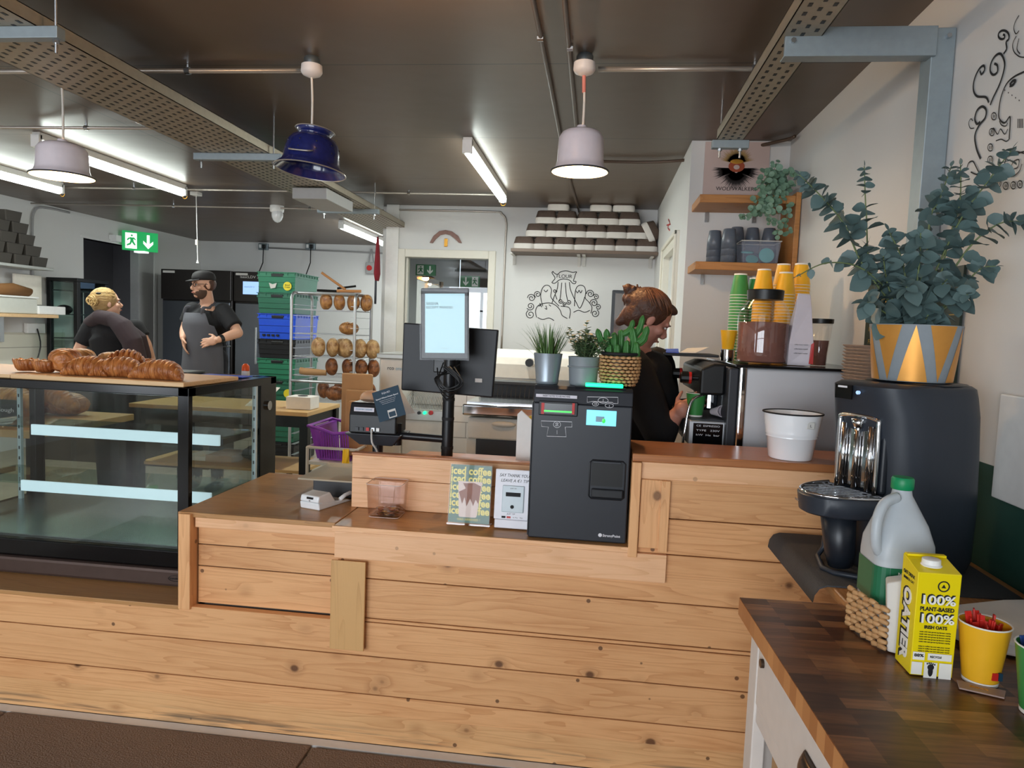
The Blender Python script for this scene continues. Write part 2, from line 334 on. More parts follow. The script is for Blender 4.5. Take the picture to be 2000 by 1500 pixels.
# side partition (plane x=.52) with a doorway, and its end wall that carries the shelves
SX = 0.52; sy0, sy1, sdz = 5.0, 5.85, 2.12
struct(MB().box(SX, SX+.1, 4.5, sy0, 0, ZC).box(SX, SX+.1, sy1, YB, 0, ZC).box(SX, SX+.1, sy0, sy1, sdz, ZC).box(SX+.1, XR, 4.5, 4.6, 0, ZC).build('wall_side', 'white_wall'))
struct(MB().box(SX-.02, SX+.12, sy0-.1, sy0+.004, 0, sdz+.09).box(SX-.02, SX+.12, sy1-.004, sy1+.1, 0, sdz+.09).box(SX-.02, SX+.12, sy0, sy1, sdz-.004, sdz+.09).box(SX-.035, SX-.02, sy0-.1, sy0-.07, 0, sdz+.09).box(SX-.035, SX-.02, sy1+.07, sy1+.1, 0, sdz+.09).box(SX-.035, SX-.02, sy0-.1, sy1+.1, sdz+.06, sdz+.09).build('door_2', 'cream_paint', bevel=.004))
P('door_leaf', 'cfd0ce', 0.45); struct(MB().box(SX+.03, SX+.06, sy0+.001, sy1-.005, 0, sdz-.001).build('door_3', 'door_leaf'))
# room seen through the back window: dark ceiling and a bright shop window
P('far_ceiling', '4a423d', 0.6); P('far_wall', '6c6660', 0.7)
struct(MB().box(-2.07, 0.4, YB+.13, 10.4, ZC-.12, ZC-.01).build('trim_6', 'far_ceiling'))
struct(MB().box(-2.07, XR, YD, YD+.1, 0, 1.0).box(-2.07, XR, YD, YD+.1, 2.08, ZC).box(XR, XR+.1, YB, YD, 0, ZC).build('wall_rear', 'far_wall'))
m, t, b = newmat('daylight_pane'); b.inputs['Base Color'].default_value = (0, 0, 0, 1); b.inputs['Emission Color'].default_value = (.82, .93, 1, 1); b.inputs['Emission Strength'].default_value = 1.5
rw = struct(MB().box(-2.07, XR, YD-.02, YD+.02, 1.0, 1.05).box(-2.07, XR, YD-.02, YD+.02, 2.03, 2.08).box(-1.75, -1.71, YD-.02, YD+.02, 1.0, 2.08).box(-.9, -.86, YD-.02, YD+.02, 1.0, 2.08).build('window_3', 'dark_grey'))
MB().box(-2.07, XR, YD+.03, YD+.04, 1.0, 2.08).build('pane', 'daylight_pane', rw)
# shop front behind the camera
fw = MB()
for x0, x1 in ((XL, -6.1), (-5.0, -3.9), (-.1, XR)): fw.box(x0, x1, YF-.1, YF, 0, ZC)
fw.box(-6.1, -5.0, YF-.1, YF, 2.5, ZC).box(-3.9, -.1, YF-.1, YF, 2.5, ZC).box(-6.1, -5.0, YF-.1, YF, 0, .5).box(-3.9, -.1, YF-.1, YF, 0, .5)
struct(fw.build('wall_front', 'white_wall'))
fr = MB()
for x in (-3.9, -2.65, -1.4, -.15, -6.1, -5.05): fr.box(x, x+.05, YF-.07, YF-.02, .5, 2.5)
struct(fr.box(-3.9, -.1, YF-.07, YF-.02, 1.9, 1.94).build('window_4', 'dark_grey'))
# ================================================================ CEILING SERVICES
P('tube_glow', 'ffffff', emit='f4fff8', es=14); P('bulb_warm', 'ffe0a0', emit='ffb45e', es=55)
def tube_light(x, y0, y1, label, cord=True, on=True):
    t = thing('tube_light', label, 'light', (x, (y0+y1)/2, ZC), group='fluorescent ceiling tubes')
    MB().box(x-.03, x+.03, y0, y1, ZC-.05, ZC).build('housing', 'white_paint', t, bevel=.005)
    MB().tube([(x, y0+.02, ZC-.075), (x, y1-.02, ZC-.075)], (.032), 12).build('tube', 'tube_glow', t, smooth=True, auto=40)
    MB().box(x-.03, x+.03, y0-.01, y0+.02, ZC-.1, ZC-.02).box(x-.03, x+.03, y1-.02, y1+.01, ZC-.1, ZC-.02).build('end_cap', 'white', t, each=True)
    MB().tube(arc((x+.0, y1+.02, ZC-.1), .022, 0, 360, 14)[:-1], .0035, 6, close=True).build('ring', 'gold', t)
    l = area('tube_light_lamp', (x, (y0+y1)/2, ZC-.115), (0, 0, 0), .06, y1-y0-.1, 26, (.93, 1, .95)); return t
tube_light(-.86, 4.45, 6.15, 'white fluorescent tube light between blue and white pendant shades')
tube_light(-3.77, 4.4, 6.1, 'lit fluorescent tube light behind the left glowing pendant')
tube_light(-4.98, 4.3, 6.1, 'lit fluorescent tube light at left edge of the photo')
tube_light(-3.0, 8.0, 9.7, 'farthest fluorescent tube light, above the bread rack')
def conduit(label, pts, r=.011, mat='conduit', clips=()):
    t = thing('conduit_pipe', label, 'pipe', pts[0])
    MB().tube(pts, r, 10).build('pipe', mat, t, smooth=True)
    if clips:
        for p in clips:
            p = Vector(p); MB().cyl(p+Vector((-.012, 0, 0)), p+Vector((.012, 0, 0)), r+.006, 10).cyl(p, p+Vector((0, 0, .029)), .008, 8).build('clip', 'steel', t)
    return t
def xs(y, z, *a): return [(x, y, z) for x in a]
conduit('grey conduit running left from the blue shade rose', xs(3.235, 2.66, -4.6, -1.42), clips=xs(3.235, 2.66, -1.98, -3.4))
conduit('steel conduit running right from the white shade rose', xs(3.235, 2.66, -.05, .70), clips=xs(3.235, 2.66, .62))
conduit('conduit crossing ceiling above the smoke detector', xs(4.2, 2.66, -6.15, -2.35), .009, clips=xs(4.2, 2.66, -3.25))
conduit('long conduit crossing ceiling at the tube light ends', xs(6.17, 2.66, -5.0, -.85), .009, clips=xs(6.17, 2.66, -4.3, -2.6, -1.7))
conduit('conduit crossing ceiling beside the white sensor', xs(7.1, 2.66, -6.15, -2.15), .009, clips=xs(7.1, 2.66, -3.0, -4.5))
conduit('brown painted conduit curving toward the white pendant shade', smooth_path([(-.28, 2.0, 2.665), (-.28, 2.55, 2.665), (-.275, 3.4, 2.665), (-.27, 5.3, 2.665), (-.23, 6.9, 2.665), (-.23, 6.93, 2.6)], 3), .010, 'conduit_brown', clips=[(-.28, 2.9, 2.665)])
conduit('second brown conduit, right of the curving one', smooth_path([(-.165, 2.0, 2.665), (-.17, 3.0, 2.665), (-.17, 4.6, 2.665), (-.14, 4.86, 2.665)], 3), .010, 'conduit_brown', clips=[(-.165, 3.0, 2.665)])
conduit('dark brown conduit running right above the white shade', smooth_path([(-.14, 4.86, 2.665), (0, 4.95, 2.665), (.5, 4.9, 2.665), (1.0, 4.42, 2.665), (1.07, 4.3, 2.665)], 4), .010, 'conduit_brown')
conduit('thin metal conduit bent down the wall beside the baskets', smooth_path([(-2.1, YB-.02, 2.64), (-1.1, YB-.02, 2.64), (-.98, YB-.02, 2.62), (-.93, YB-.02, 2.54), (-.93, YB-.02, 2.3), (-.93, YB-.02, 1.3)], 5), .010, 'conduit', clips=())
conduit('conduit dropping down the left wall from the ceiling', smooth_path([(XL+.02, 7.7, 2.66), (XL+.02, 7.3, 2.65), (XL+.02, 7.18, 2.58), (XL+.02, 7.15, 2.4), (XL+.02, 7.15, 1.75)], 4), .012, 'jamb_grey')
# pendants
P('shade_white', 'e4d9de', 0.3, coat=0.4); P('shade_in', 'fff1d8', 0.5); P('cord_white', 'ded6cc', 0.5); P('enamel_blue', '1d2560', 0.18, coat=0.6, var=0.35, vs=60); P('rose_white', 'dcd6d4', 0.4); P('pink', 'e08a7c', 0.5)
def rose(t, p):
    MB().lathe([(.03, 0), (.036, -.01), (.036, -.035), (.03, -.036)], (p.x, p.y, ZC)).build('ceiling_box', 'galv', t, smooth=True, auto=40)
    MB().lathe([(.02, -.035), (.046, -.036), (.048, -.065), (.04, -.078), (.012, -.09)], (p.x, p.y, ZC)).build('ceiling_rose', 'rose_white', t, smooth=True, auto=40)
def pendant(px, py, label, drop, rad, hgt, on=True, tilt=0, off=Vector((0, 0, 0))):
    p = W(px, py, z=2.66); p.z = ZC; t = thing('pendant_lamp', label, 'lamp', p); rose(t, p)
    q = Vector((p.x, p.y, ZC-drop))+off
    MB().tube(smooth_path([(p.x, p.y, ZC-.08), (p.x+.006, p.y, ZC-drop*.4), (q.x+.004, q.y, ZC-drop*.75), (q.x, q.y, q.z+hgt)], 4), .0055, 8).build('cord', 'cord_white', t, smooth=True)
    return t, p, q
def bell(rad, hgt, th=.004, top=.02):
    o = [(top, hgt+.02), (top*1.2, hgt+.005), (rad*.55, hgt*.985), (rad*.68, hgt*.93), (rad*.78, hgt*.80), (rad*.80, hgt*.5), (rad*.82, hgt*.2), (rad*.86, hgt*.08), (rad, 0), (rad*1.01, -.006)]
    return o, [(r-th, z-th*.5) for r, z in o[::-1]]
for px, py, lab, drop, rad, hgt in ((1142, 120, 'white enamel pendant lamp, lit, above the cactus', .46, .124, .17), (120, 135, 'glowing white pendant lamp hanging at far left', .50, .14, .15)):
    t, p, q = pendant(px, py, lab, drop+.03, rad, hgt)
    if px > 1000: MB().tube([(p.x, p.y, ZC-.085), (p.x+.003, p.y, ZC-.16)], .008, 8).build('cord_sleeve', 'pink', t)
    o, i = bell(rad, hgt)
    MB().lathe(o, q, 40, False).build('shade', 'shade_white', t, smooth=True, auto=50)
    MB().lathe(i, q, 40, False).build('shade_lining', 'shade_in', t, smooth=True)
    MB().tube(arc((q.x, q.y, q.z-.004), rad*1.0, 0, 360, 40, (1, 0, 0), (0, 1, 0))[:-1], .0035, 6, close=True).build('rim', 'dark_grey', t)
    MB().lathe([(.012, .15), (.014, .11), (.014, .105)], q+Vector((0, 0, -.01)), 12).build('socket', 'black', t)
    MB().ell(q+Vector((0, 0, .055)), (.03, .03, .04)).build('bulb', 'bulb_warm', t, smooth=True)
    point('pendant_bulb_light', q+Vector((0, 0, .0)), 13, (1, .66, .36), .03)
# colander lamp
t, p, q = pendant(609, 125, 'unlit blue enamel colander used as pendant lamp shade', .505, .13, .17)
tl = Matrix.Translation(q) @ Matrix.Rotation(R(5), 4, 'Y') @ Matrix.Rotation(R(-4), 4, 'X')
o = [(.086, .185), (.07, .17), (.058, .158), (.075, .156), (.098, .145), (.115, .118), (.122, .08), (.126, .04), (.132, .028), (.158, .004), (.160, 0)]
MB().tf(tl).lathe(o, seg=48, cap=False).build('shade', 'enamel_blue', t, smooth=True, solid=.003)
MB().tf(tl).tube(arc((0, 0, .001), .16, 0, 360, 48, (1, 0, 0), (0, 1, 0))[:-1], .003, 6, close=True).tube(arc((0, 0, .185), .087, 0, 360, 32, (1, 0, 0), (0, 1, 0))[:-1], .0025, 6, close=True).build('rim', 'conduit', t)
MB().tf(tl).tube(smooth_path([(-.052, -.118, .062), (-.04, -.142, .052), (.04, -.142, .052), (.052, -.118, .062)], 5), .0035, 8).build('handle', 'conduit', t, smooth=True)
MB().tf(tl).tube(smooth_path([(-.052, .118, .062), (-.04, .142, .052), (.04, .142, .052), (.052, .118, .062)], 5), .0035, 8).build('handle', 'conduit', t, smooth=True)
hb = MB().tf(tl)
for k in range(10):
    a = 2*PI*k/10+.2
    for rr, zz in ((.1222, .075), (.117, .11)): hb.ell((rr*math.cos(a), rr*math.sin(a), zz), (.004, .004, .004), 6, 4)
hb.build('holes', 'black', t)
# the pendant just above the frame whose bulb lights the ceiling
t, p, q = pendant(785, -172, 'blue enamel pendant lamp whose upward bulb lights the ceiling', .20, .1, .05)
MB().lathe([(.002, .0), (.06, .008), (.098, .04), (.112, .085), (.115, .085), (.101, .038), (.062, .004), (.002, -.004)], q+Vector((0, 0, -.04)), 32, False).build('shade', 'enamel_blue', t, smooth=True)
MB().ell(q+Vector((0, 0, .01)), (.02, .02, .03)).build('bulb', 'bulb_warm', t)
point('pendant_bulb_light', q+Vector((.0, -.0, .035)), 60, (1, .60, .28), .03)
# perforated cable trays
def tray(label, x0, x1, y0, y1, z, n_h, hang):
    t = thing('cable_tray', label, 'cable tray', ((x0+x1)/2, (y0+y1)/2, z))
    MB().box(x0, x1, y0, y1, z, z+.003).box(x0, x0+.003, y0, y1, z, z+.05).box(x1-.003, x1, y0, y1, z, z+.05).box(x0, x0+.018, y0, y1, z+.047, z+.05).box(x1-.018, x1, y0, y1, z+.047, z+.05).build('channel', 'tray_metal', t)
    h = MB(); w = x1-x0; step = .05; k = 0; y = y0+.03
    while y < y1:
        for j in range(n_h):
            if (k+j) % 2: continue
            x = x0+w*(j+.8)/(n_h+.6); h.box(x-.006, x+.006, y-.011, y+.011, z-.0012, z)
        y += step*.6; k += 1
    h.build('slots', 'black', t)['kind'] = 'stuff'; return t
def bracket(label, x0, x1, y, z, rods, nuts=True, group='tray brackets'):
    t = thing('strut_bracket', label, 'bracket', ((x0+x1)/2, y, z), group=group)
    MB().box(x0, x1, y-.02, y+.02, z-.04, z-.0).build('channel', 'galv_blue', t, bevel=.003)
    for x in rods:
        MB().cyl((x, y, z-.085), (x, y, ZC), .005, 8).build('threaded_rod', 'steel', t)
        MB().cyl((x, y, z-.052), (x, y, z-.04), .011, 6).build('nut', 'steel', t)
    return t
tray('wide perforated cable tray running back above the display case', -2.36, -1.95, .9, 7.6, 2.47, 9, 0)
tray('narrow perforated cable tray above right end of the counter', .55, .68, .6, 3.72, 2.49, 3, 0)
bracket('nearest tray bracket, cut by left edge of photo', -2.4, -1.87, 2.30, 2.47, (-1.89, -2.37))
bracket('tray bracket left of the blue colander shade', -2.42, -1.88, 4.03, 2.47, (-2.38, -1.93))
bracket('tray bracket above the bread rack, second from window wall', -2.42, -1.88, 5.9, 2.47, (-2.36, -1.92))
bracket('short bracket holding end of the narrow tray above poster', .53, .71, 3.74, 2.49, (.57, .67))
bracket('bracket of the narrow tray at top edge of photo', .50, .80, 2.02, 2.49, (.56, .75))
t = thing('junction_box', 'grey electrical junction box on the cable tray', 'box', W(640, 385, z=2.44))
c = W(645, 392, z=2.44); MB().box(c.x-.13, c.x+.13, c.y-.4, c.y+.15, c.z-.06, c.z+.02).build('box', 'jamb_grey', t, bevel=.006)
# galvanised strut: wall post with arm
t = thing('metal_strut', 'galvanised steel post with horizontal arm on right wall', 'metal strut', (1.06, 2.5, 1.2))
p1 = W(1848, 72, x=XR); 
MB().box(XR-.075, XR-.003, 2.49, 2.57, 1.113, 2.52).build('post', 'galv_blue', t, bevel=.003)
MB().box(.565, XR-.065, 2.475, 2.49, 2.43, 2.52).box(.565, XR-.065, 2.475, 2.53, 2.427, 2.432).build('arm', 'galv_blue', t, bevel=.002)
MB().cyl((.59, 2.465, 2.475), (.59, 2.48, 2.475), .009, 6).cyl((XR-.03, 2.475, 2.49), (XR-.03, 2.49, 2.49), .008, 6).build('bolt', 'steel', t, each=True)
# detectors
t = thing('smoke_detector', 'white smoke detector on ceiling beside the cable tray', 'smoke detector', W(276, 222, z=ZC)); p = t.location.copy()
MB().lathe([(.05, 0), (.05, -.012), (.044, -.03), (.03, -.055), (.02, -.058)], p, 24).build('body', 'white', t, smooth=True, auto=40)
MB().lathe([(.041, -.034), (.042, -.036), (.037, -.044), (.036, -.042)], p, 24).build('vents', 'dark_grey', t)
t = thing('motion_sensor', 'white bullet shaped sensor on ceiling beyond blue shade', 'sensor', W(541, 402, z=ZC)); p = t.location.copy()
MB().lathe([(.07, 0), (.073, -.03), (.07, -.06), (.06, -.07)], p, 24).build('mount', 'white', t, smooth=True, auto=40)
MB().ell(p+Vector((.01, -.01, -.09)), (.06, .06, .085)).build('lens', 'white_gloss', t, smooth=True)
p = W(383, 375, z=ZC); t = thing('light_pull_cord', 'thin white light pull cord hanging from ceiling', 'pull cord', p)
MB().box(p.x-.04, p.x+.04, p.y-.04, p.y+.04, ZC-.035, ZC).build('switch_box', 'white', t, bevel=.005)
e = W(386, 508, y=p.y); MB().tube([p, e], .004, 6).build('cord', 'white', t); MB().cyl(e, e+Vector((0, 0, -.03)), .006, 8, .014).build('knob', 'white', t)
g = W(384, 468, y=p.y); MB().cyl(g, g+Vector((0, 0, -.05)), .012, 8).build('coupling', 'warm_white', t)
# ================================================================ THE COUNTER
YC = 2.33
ct = thing('shop_counter', 'long stepped pine plank counter with knotty boards', 'counter', (-.8, 2.6, 0))
def planks(name, mat, x0, x1, y0, y1, zs, gap=.0018, bev=.0015):
    b = MB()
    for a, c in zip(zs[:-1], zs[1:]): b.box(x0, x1, y0, y1, a+gap, c-gap)
    return b.build(name, mat, ct, bevel=bev, bseg=1)
XE = XR-.006; XW = -3.6
MB().box(XW, XE, 2.36, 2.40, 0.002, .45).box(-1.38, XE, 2.375, 2.40, .45, .78).box(.145, XE, 2.375, 2.40, .78, 1.08).build('carcass', 'brown_dark', ct)
planks('skirting_board', 'pine_dirty', XW, XE, YC+.012, 2.362, (.008, .122))
planks('lower_planks', 'pine', XW, XE, YC, 2.362, (.122, .197, .336, .46))
planks('side_planks', 'pine', -1.40, -.85, YC+.035, 2.375, (.461, .60, .68, .765))
planks('front_planks', 'pine', -.86, XE, YC, 2.375, (.46, .474, .616, .78))
MB().box(-1.45, -1.405, YC-.012, 2.40, .45, .80).build('end_board', 'pine_z', ct, bevel=.003)
MB().box(-1.40, -.875, YC+.012, YC+.036, .748, .797).build('low_fascia', 'pine_pale', ct, bevel=.003)
MB().box(-.868, .262, YC-.018, YC, .688, .782).build('fascia_board', 'pine_pale', ct, bevel=.002)
MB().box(-.875, -.752, YC-.028, YC-.019, .365, .682).build('cover_board', 'pine_cover', ct, bevel=.002)
MB().box(-1.462, -.875, YC+.006, 3.05, .785, .803).build('low_top', 'pine_top', ct, bevel=.003)
MB().box(-.872, .14, YC-.022, 2.58, .783, .802).build('till_shelf', 'pine_top', ct, bevel=.003)
MB().box(-.875, .14, YC-.0235, YC-.0225, .784, .801).build('shelf_edging', 'pine_pale', ct)
PZ = W(690, 883, y=2.562).z-.010; bp_ = MB().box(-.898, -.206, 2.562, 2.59, .803, .915).box(-.898, -.206, 2.562, 2.59, .9165, PZ); bp_.build('back_panel', 'pine_pale', ct, bevel=.002)
MB().box(-.90, -.206, 2.557, 2.597, PZ+.0005, PZ+.010).build('panel_edge', 'pine_bar', ct, bevel=.002)
# right hand high part
MB().box(.135, XE, YC-.012, 2.62, 1.086, 1.112).build('bar_top', 'pine_bar', ct, bevel=.004)
MB().box(.165, XE, YC-.006, YC+.0, 1.03, 1.085).build('bar_fascia', 'pine_pale', ct, bevel=.002)
MB().box(.135, .165, YC-.025, 2.40, .77, 1.085).build('upright_trim', 'pine_z', ct, bevel=.002)
planks('high_planks', 'pine', .165, XE, YC, 2.375, (.78, .90, 1.085))
MB().box(.168, .25, YC-.010, YC-.001, .80, 1.028).build('short_board', 'pine_z', ct, bevel=.002)
MB().box(.232, .262, YC-.016, YC-.010, .79, 1.028).build('thin_batten', 'pine_z', ct, bevel=.002)
MB().box(-3.6, -1.452, YC-.003, 3.25, .444, .460).build('case_ledge', 'pine_top', ct, bevel=.002)
MB().box(-3.6, -1.45, 2.405, 3.25, .05, .443).build('case_plinth', 'brown_dark', ct)
MB().box(-1.455, -.9, 3.0, 3.04, .05, .784).build('back_board', 'pine_pale', ct)
# floor mats and the white strip at the counter foot
struct(MB().box(-3.6, XE, YC-.03, YC+.012, 0, .008).build('baseboard_front', 'white_paint'))
P('mat_brown', '85705f', 0.95, var=0.25, vs=220, bump=0.8, bs=160)
def floor_mat(lab, x0, x1, y1):
    o = MB().box(x0, x1, .2, y1, 0.001, .013).build('floor_mat', 'mat_brown', bevel=.003); tag(o, lab, 'mat', 'brown floor mats')
floor_mat('brown textured floor mat cut by left edge of photo', -3.3, -2.115, YC-.045)
floor_mat('brown textured floor mat in the middle below the cash machine', -2.105, -.93, YC-.04)
floor_mat('brown textured floor mat below the vertical cover board', -.92, .25, YC-.05)
# ================================================================ DISPLAY CASE
glass('case_glass', (.80, .83, .81), 0, .05); glass('clear_sheet', (.97, .97, .97), .0, .02, .25); glass('shelf_glass', (.80, .90, .87), 0.02, .15)
P('led_white', 'dff2fb', 0.3, emit='cfe8f6', es=.8); P('case_brown', '5a4a44', 0.3, 0.5, var=.1); P('rail_white', 'cfe0e6', 0.35)
X0, X1, Y0, Y1, Z0, Z1 = -2.78, -1.522, 2.50, 3.24, .46, 1.232
dc = thing('display_case', 'empty black framed glass pastry display case on counter ledge', 'display case', ((X0+X1)/2, 2.87, .46))
MB().box(X0, X1, Y0-.02, Y1, Z0+.001, Z0+.07).build('base_strip', 'case_brown', dc, bevel=.012)
MB().box(X0, X1, Y0, Y1, Z0+.071, Z0+.135).build('base', 'black_gloss', dc, bevel=.004)
fr = MB()
for x in (X0, X1-.045): fr.box(x, x+.045, Y0, Y0+.028, Z0+.135, Z1-.028)
fr.box(X0, X0+.035, Y1-.06, Y1, Z0+.135, Z1-.028)
fr.box(X0, X1, Y0, Y0+.05, Z1-.035, Z1).box(X0, X1, Y1-.06, Y1, Z1-.035, Z1).box(X0, X0+.05, Y0, Y1, Z1-.035, Z1).box(X1-.045, X1, Y0, Y1, Z1-.035, Z1)
fr.build('frame', 'black_gloss', dc, bevel=.003)
MB().box(X0+.05, X1-.045, Y0+.05, Y1-.06, Z1-.01, Z1-.002).build('top_panel', 'black_gloss', dc)
MB().box(X0+.05, X1-.05, Y0+.05, Y1-.05, Z0+.136, Z0+.14).build('floor_glass', 'steel', dc)
MB().box(X0+.04, X1-.04, Y0+.006, Y0+.011, Z0+.13, Z1-.03).build('front_glass', 'case_glass', dc)
MB().box(X1-.012, X1-.006, Y0+.03, Y1-.18, Z0+.13, Z1-.03).box(X0+.006, X0+.012, Y0+.03, Y1-.06, Z0+.13, Z1-.03).build('side_glass', 'case_glass', dc, each=True)
MB().box(X1-.02, X1, Y1-.16, Y1, Z0+.135, Z1-.03).build('rear_side_panel', 'black_gloss', dc, bevel=.003)
MB().box(X0+.035, X1-.035, Y1-.02, Y1-.014, Z0+.13, Z1-.03).build('rear_glass', 'case_glass', dc)
MB().cyl((X1, Y1-.09, 1.10), (X1+.012, Y1-.09, 1.10), .022, 16).build('lock', 'chrome', dc, smooth=True, auto=40)
for x in (X0+.06, X1-.02):
    rl = MB().box(x-.0, x+.018, Y1-.20, Y1-.185, Z0+.14, Z1-.035).build('slotted_rail', 'rail_white', dc)
    s_ = MB()
    for k in range(11): s_.box(x+.006, x+.012, Y1-.2015, Y1-.2, .64+k*.05, .655+k*.05)
    s_.build('slots', 'dark_grey', rl)
for i, (pa, pb) in enumerate((((60, 833), (428, 868)), ((40, 943), (411, 980)))):
    yf = W(*pb, x=X1-.036).y
    xa = W(*pa, y=yf).x; xb = W(*pb, y=yf).x; zc = (W(*pa, y=yf).z+W(*pb, y=yf).z)/2
    g = MB().box(X0+.05, X1-.03, yf+.012, Y1-.2, zc+.006, zc+.014).build('glass_shelf', 'shelf_glass', dc)
    MB().box(xa, min(xb, X1-.03), yf, yf+.012, zc-.022, zc+.024).build('price_rail', 'led_white', dc, bevel=.002)
    MB().box(X1-.04, X1-.03, yf+.02, Y1-.19, zc-.02, zc+.006).box(X0+.03, X0+.04, yf+.02, Y1-.19, zc-.02, zc+.006).build('shelf_bracket', 'dark_grey', dc, each=True)
lg = MB().tube(arc((-1.555, 2.4785, .495), .001, 0, 360, 20)[:-1], .0004, 4, close=True); lg.b.free()
MB().tube([Vector((-1.562+.028*math.cos(R(a)), 2.4785, .497+.011*math.sin(R(a)))) for a in range(0, 360, 18)], .0008, 4, close=True).build('badge', 'ink', dc)
text('badge_text', 'Scandiline', 'ink', dc, (-1.562, 2.478, .497), size=.012)
# cutting boards on top
o = MB().prism([(-3.0, 2.56, Z1+.001), (-2.28, 2.515, Z1+.001), (-2.2, 2.97, Z1+.001), (-3.0, 3.02, Z1+.001)], (0, 0, .014)).build('serving_board', 'board_wood', bevel=.003); tag(o, 'pale wooden board under the pastries, left of the other board', 'board')
o = MB().prism([(-2.27, 2.506, Z1+.001), (-1.545, 2.503, Z1+.001), (-1.535, 2.90, Z1+.001), (-2.19, 2.96, Z1+.001)], (0, 0, .018)).build('serving_board', 'board_wood', bevel=.003); tag(o, 'wooden board under croissants at right end of case', 'board')
# pastries
def crust(n, a, b_, sc=14):
    m, t, b = newmat(n); b.inputs['Roughness'].default_value = .45; tc = N(t, 'TexCoord')
    w = N(t, 'TexWave'); w.inputs['Scale'].default_value = sc; w.inputs['Distortion'].default_value = 6; w.inputs['Detail'].default_value = 3; L(t, tc.outputs['Object'], w.inputs[0])
    nz = N(t, 'TexNoise'); nz.inputs['Scale'].default_value = 22; nz.inputs['Detail'].default_value = 5; L(t, tc.outputs['Object'], nz.inputs[0])
    mx = N(t, 'MixRGB'); mx.inputs[1].default_value = lin(a); mx.inputs[2].default_value = lin(b_)
    md = N(t, 'Math', operation='MULTIPLY_ADD', use_clamp=True); L(t, nz.outputs[0], md.inputs[0]); md.inputs[1].default_value = 2.4; md.inputs[2].default_value = -.7; L(t, md.outputs[0], mx.inputs[0])
    L(t, mx.outputs[0], b.inputs['Base Color']); bp = N(t, 'Bump'); bp.inputs['Strength'].default_value = .5; bp.inputs['Distance'].default_value = .006; L(t, w.outputs[1], bp.inputs['Height']); L(t, bp.outputs[0], b.inputs['Normal'])
crust('croissant_crust', 'cf8748', '7d3d17', 26); crust('bread_crust', 'c28c50', '74401c', 14); crust('dark_crust', 'a5673a', '542c16', 16); crust('bread_flour', 'd2ac78', '855629', 16)
def croissant(name, label, loc, rz, ln=.21, h=.04, w=.045, bend=.045, mat='croissant_crust', cat='pastry', group='pastries on the case', seg=16, segs=9, seed=1):
    rg = []; n = 60; rnd = random.Random(seed)
    ph = rnd.random()*6
    for i in range(n+1):
        t = i/n*2-1; e = max(0.02, (1-abs(t)**2.4))**.62
        ridge = 1-.14*((math.sin((t*segs/2+ph)*PI)**2)**3) ; k = e*ridge
        cx = t*ln/2; cy = -bend*t*t+rnd.uniform(-.0012, .0012)
        rg.append([Vector((cx-.03*h*math.sin(2*PI*j/seg), cy+w*k*math.cos(2*PI*j/seg), h*k*(.92+math.sin(2*PI*j/seg)) if math.sin(2*PI*j/seg) > -.7 else 0.0)) for j in range(seg)])
    o = MB().rings(rg).build(name, mat, None, smooth=True); o.location = loc; o.rotation_euler = (0, 0, rz)
    return tag(o, label, cat, group)
zt = Z1+.021
def PT(px, py, z=zt): v = W(px, py, z=z); return (v.x, v.y, z)
def on(px, y, z=zt): v = W(px, 740, y=y); return (v.x, y, z)
croissant('croissant', 'large shiny croissant at right end of the pastry row', on(318, 2.60), R(-4), .235, .040, .05, seed=3)
croissant('croissant', 'croissant second from the right end of the pastry row', on(240, 2.625), R(8), .22, .041, .05, seed=5)
croissant('croissant', 'croissant in front of the pale flaky pastry', on(178, 2.61), R(4), .19, .040, .05, seed=8)
croissant('croissant', 'raised croissant at back, behind the front row', on(250, 2.765, zt), R(20), .19, .054, .05, seed=9)
croissant('croissant', 'back croissant with its tip curving right', on(290, 2.80), R(-15), .19, .034, .04, seed=12)
def bun(name, label, loc, r, h, mat, cat='pastry', group='pastries on the case', fold=False, seed=1):
    b = MB(); rnd = random.Random(seed); rg = []
    for i in range(13):
        t = PI*(.02+.96*i/12); rr = math.sin(t)**.7; z = h*(1-math.cos(t))/2
        if fold and 3 < i < 6: rr *= .9
        rg.append([Vector((r*rr*math.cos(2*PI*k/20)*(1+.05*noise.noise(Vector((k*.7, i*.5, seed)))), r*rr*math.sin(2*PI*k/20)*(1+.05*noise.noise(Vector((k*.7, i*.4, seed+9)))), z*(1+.05*noise.noise(Vector((k*.4, seed, 3)))))) for k in range(20)])
    o = b.rings(rg).build(name, mat, None, smooth=True); o.location = loc; o.rotation_euler = (0, 0, seed)
    return tag(o, label, cat, group)
bun('brioche_bun', 'tall golden bun left of the pale flaky pastry', on(128, 2.68), .062, .098, 'croissant_crust', fold=True, seed=2)
bun('brioche_bun', 'sugared bun behind the tall golden bun', on(158, 2.84), .062, .092, 'bread_flour', seed=5)
bun('brioche_bun', 'pale glazed bun at the back, centre of the pastries', on(216, 2.88), .055, .08, 'bread_flour', seed=7)
P('icing', 'e8d6c8', 0.6, var=.15, bump=.8, bs=60)
def tart(label, loc, seed, fill='bread_flour'):
    t = thing('danish_pastry', label, 'pastry', loc, group='pastries on the case')
    rg = [[(r*math.cos(2*PI*k/14)*(1+.08*math.sin(k*2.3+seed)), r*.85*math.sin(2*PI*k/14), z*(1+.12*math.sin(k*3.1+seed))) for k in range(14)] for r, z in ((.032, 0), (.042, .012), (.052, .042), (.047, .048), (.036, .03), (.01, .028))]
    b = MB(); b.rings(rg).build('shell', 'croissant_crust', t, smooth=True, local=True)
    MB().ell((0, 0, .036), (.036, .03, .012)).build('filling', fill, t, smooth=True, local=True)
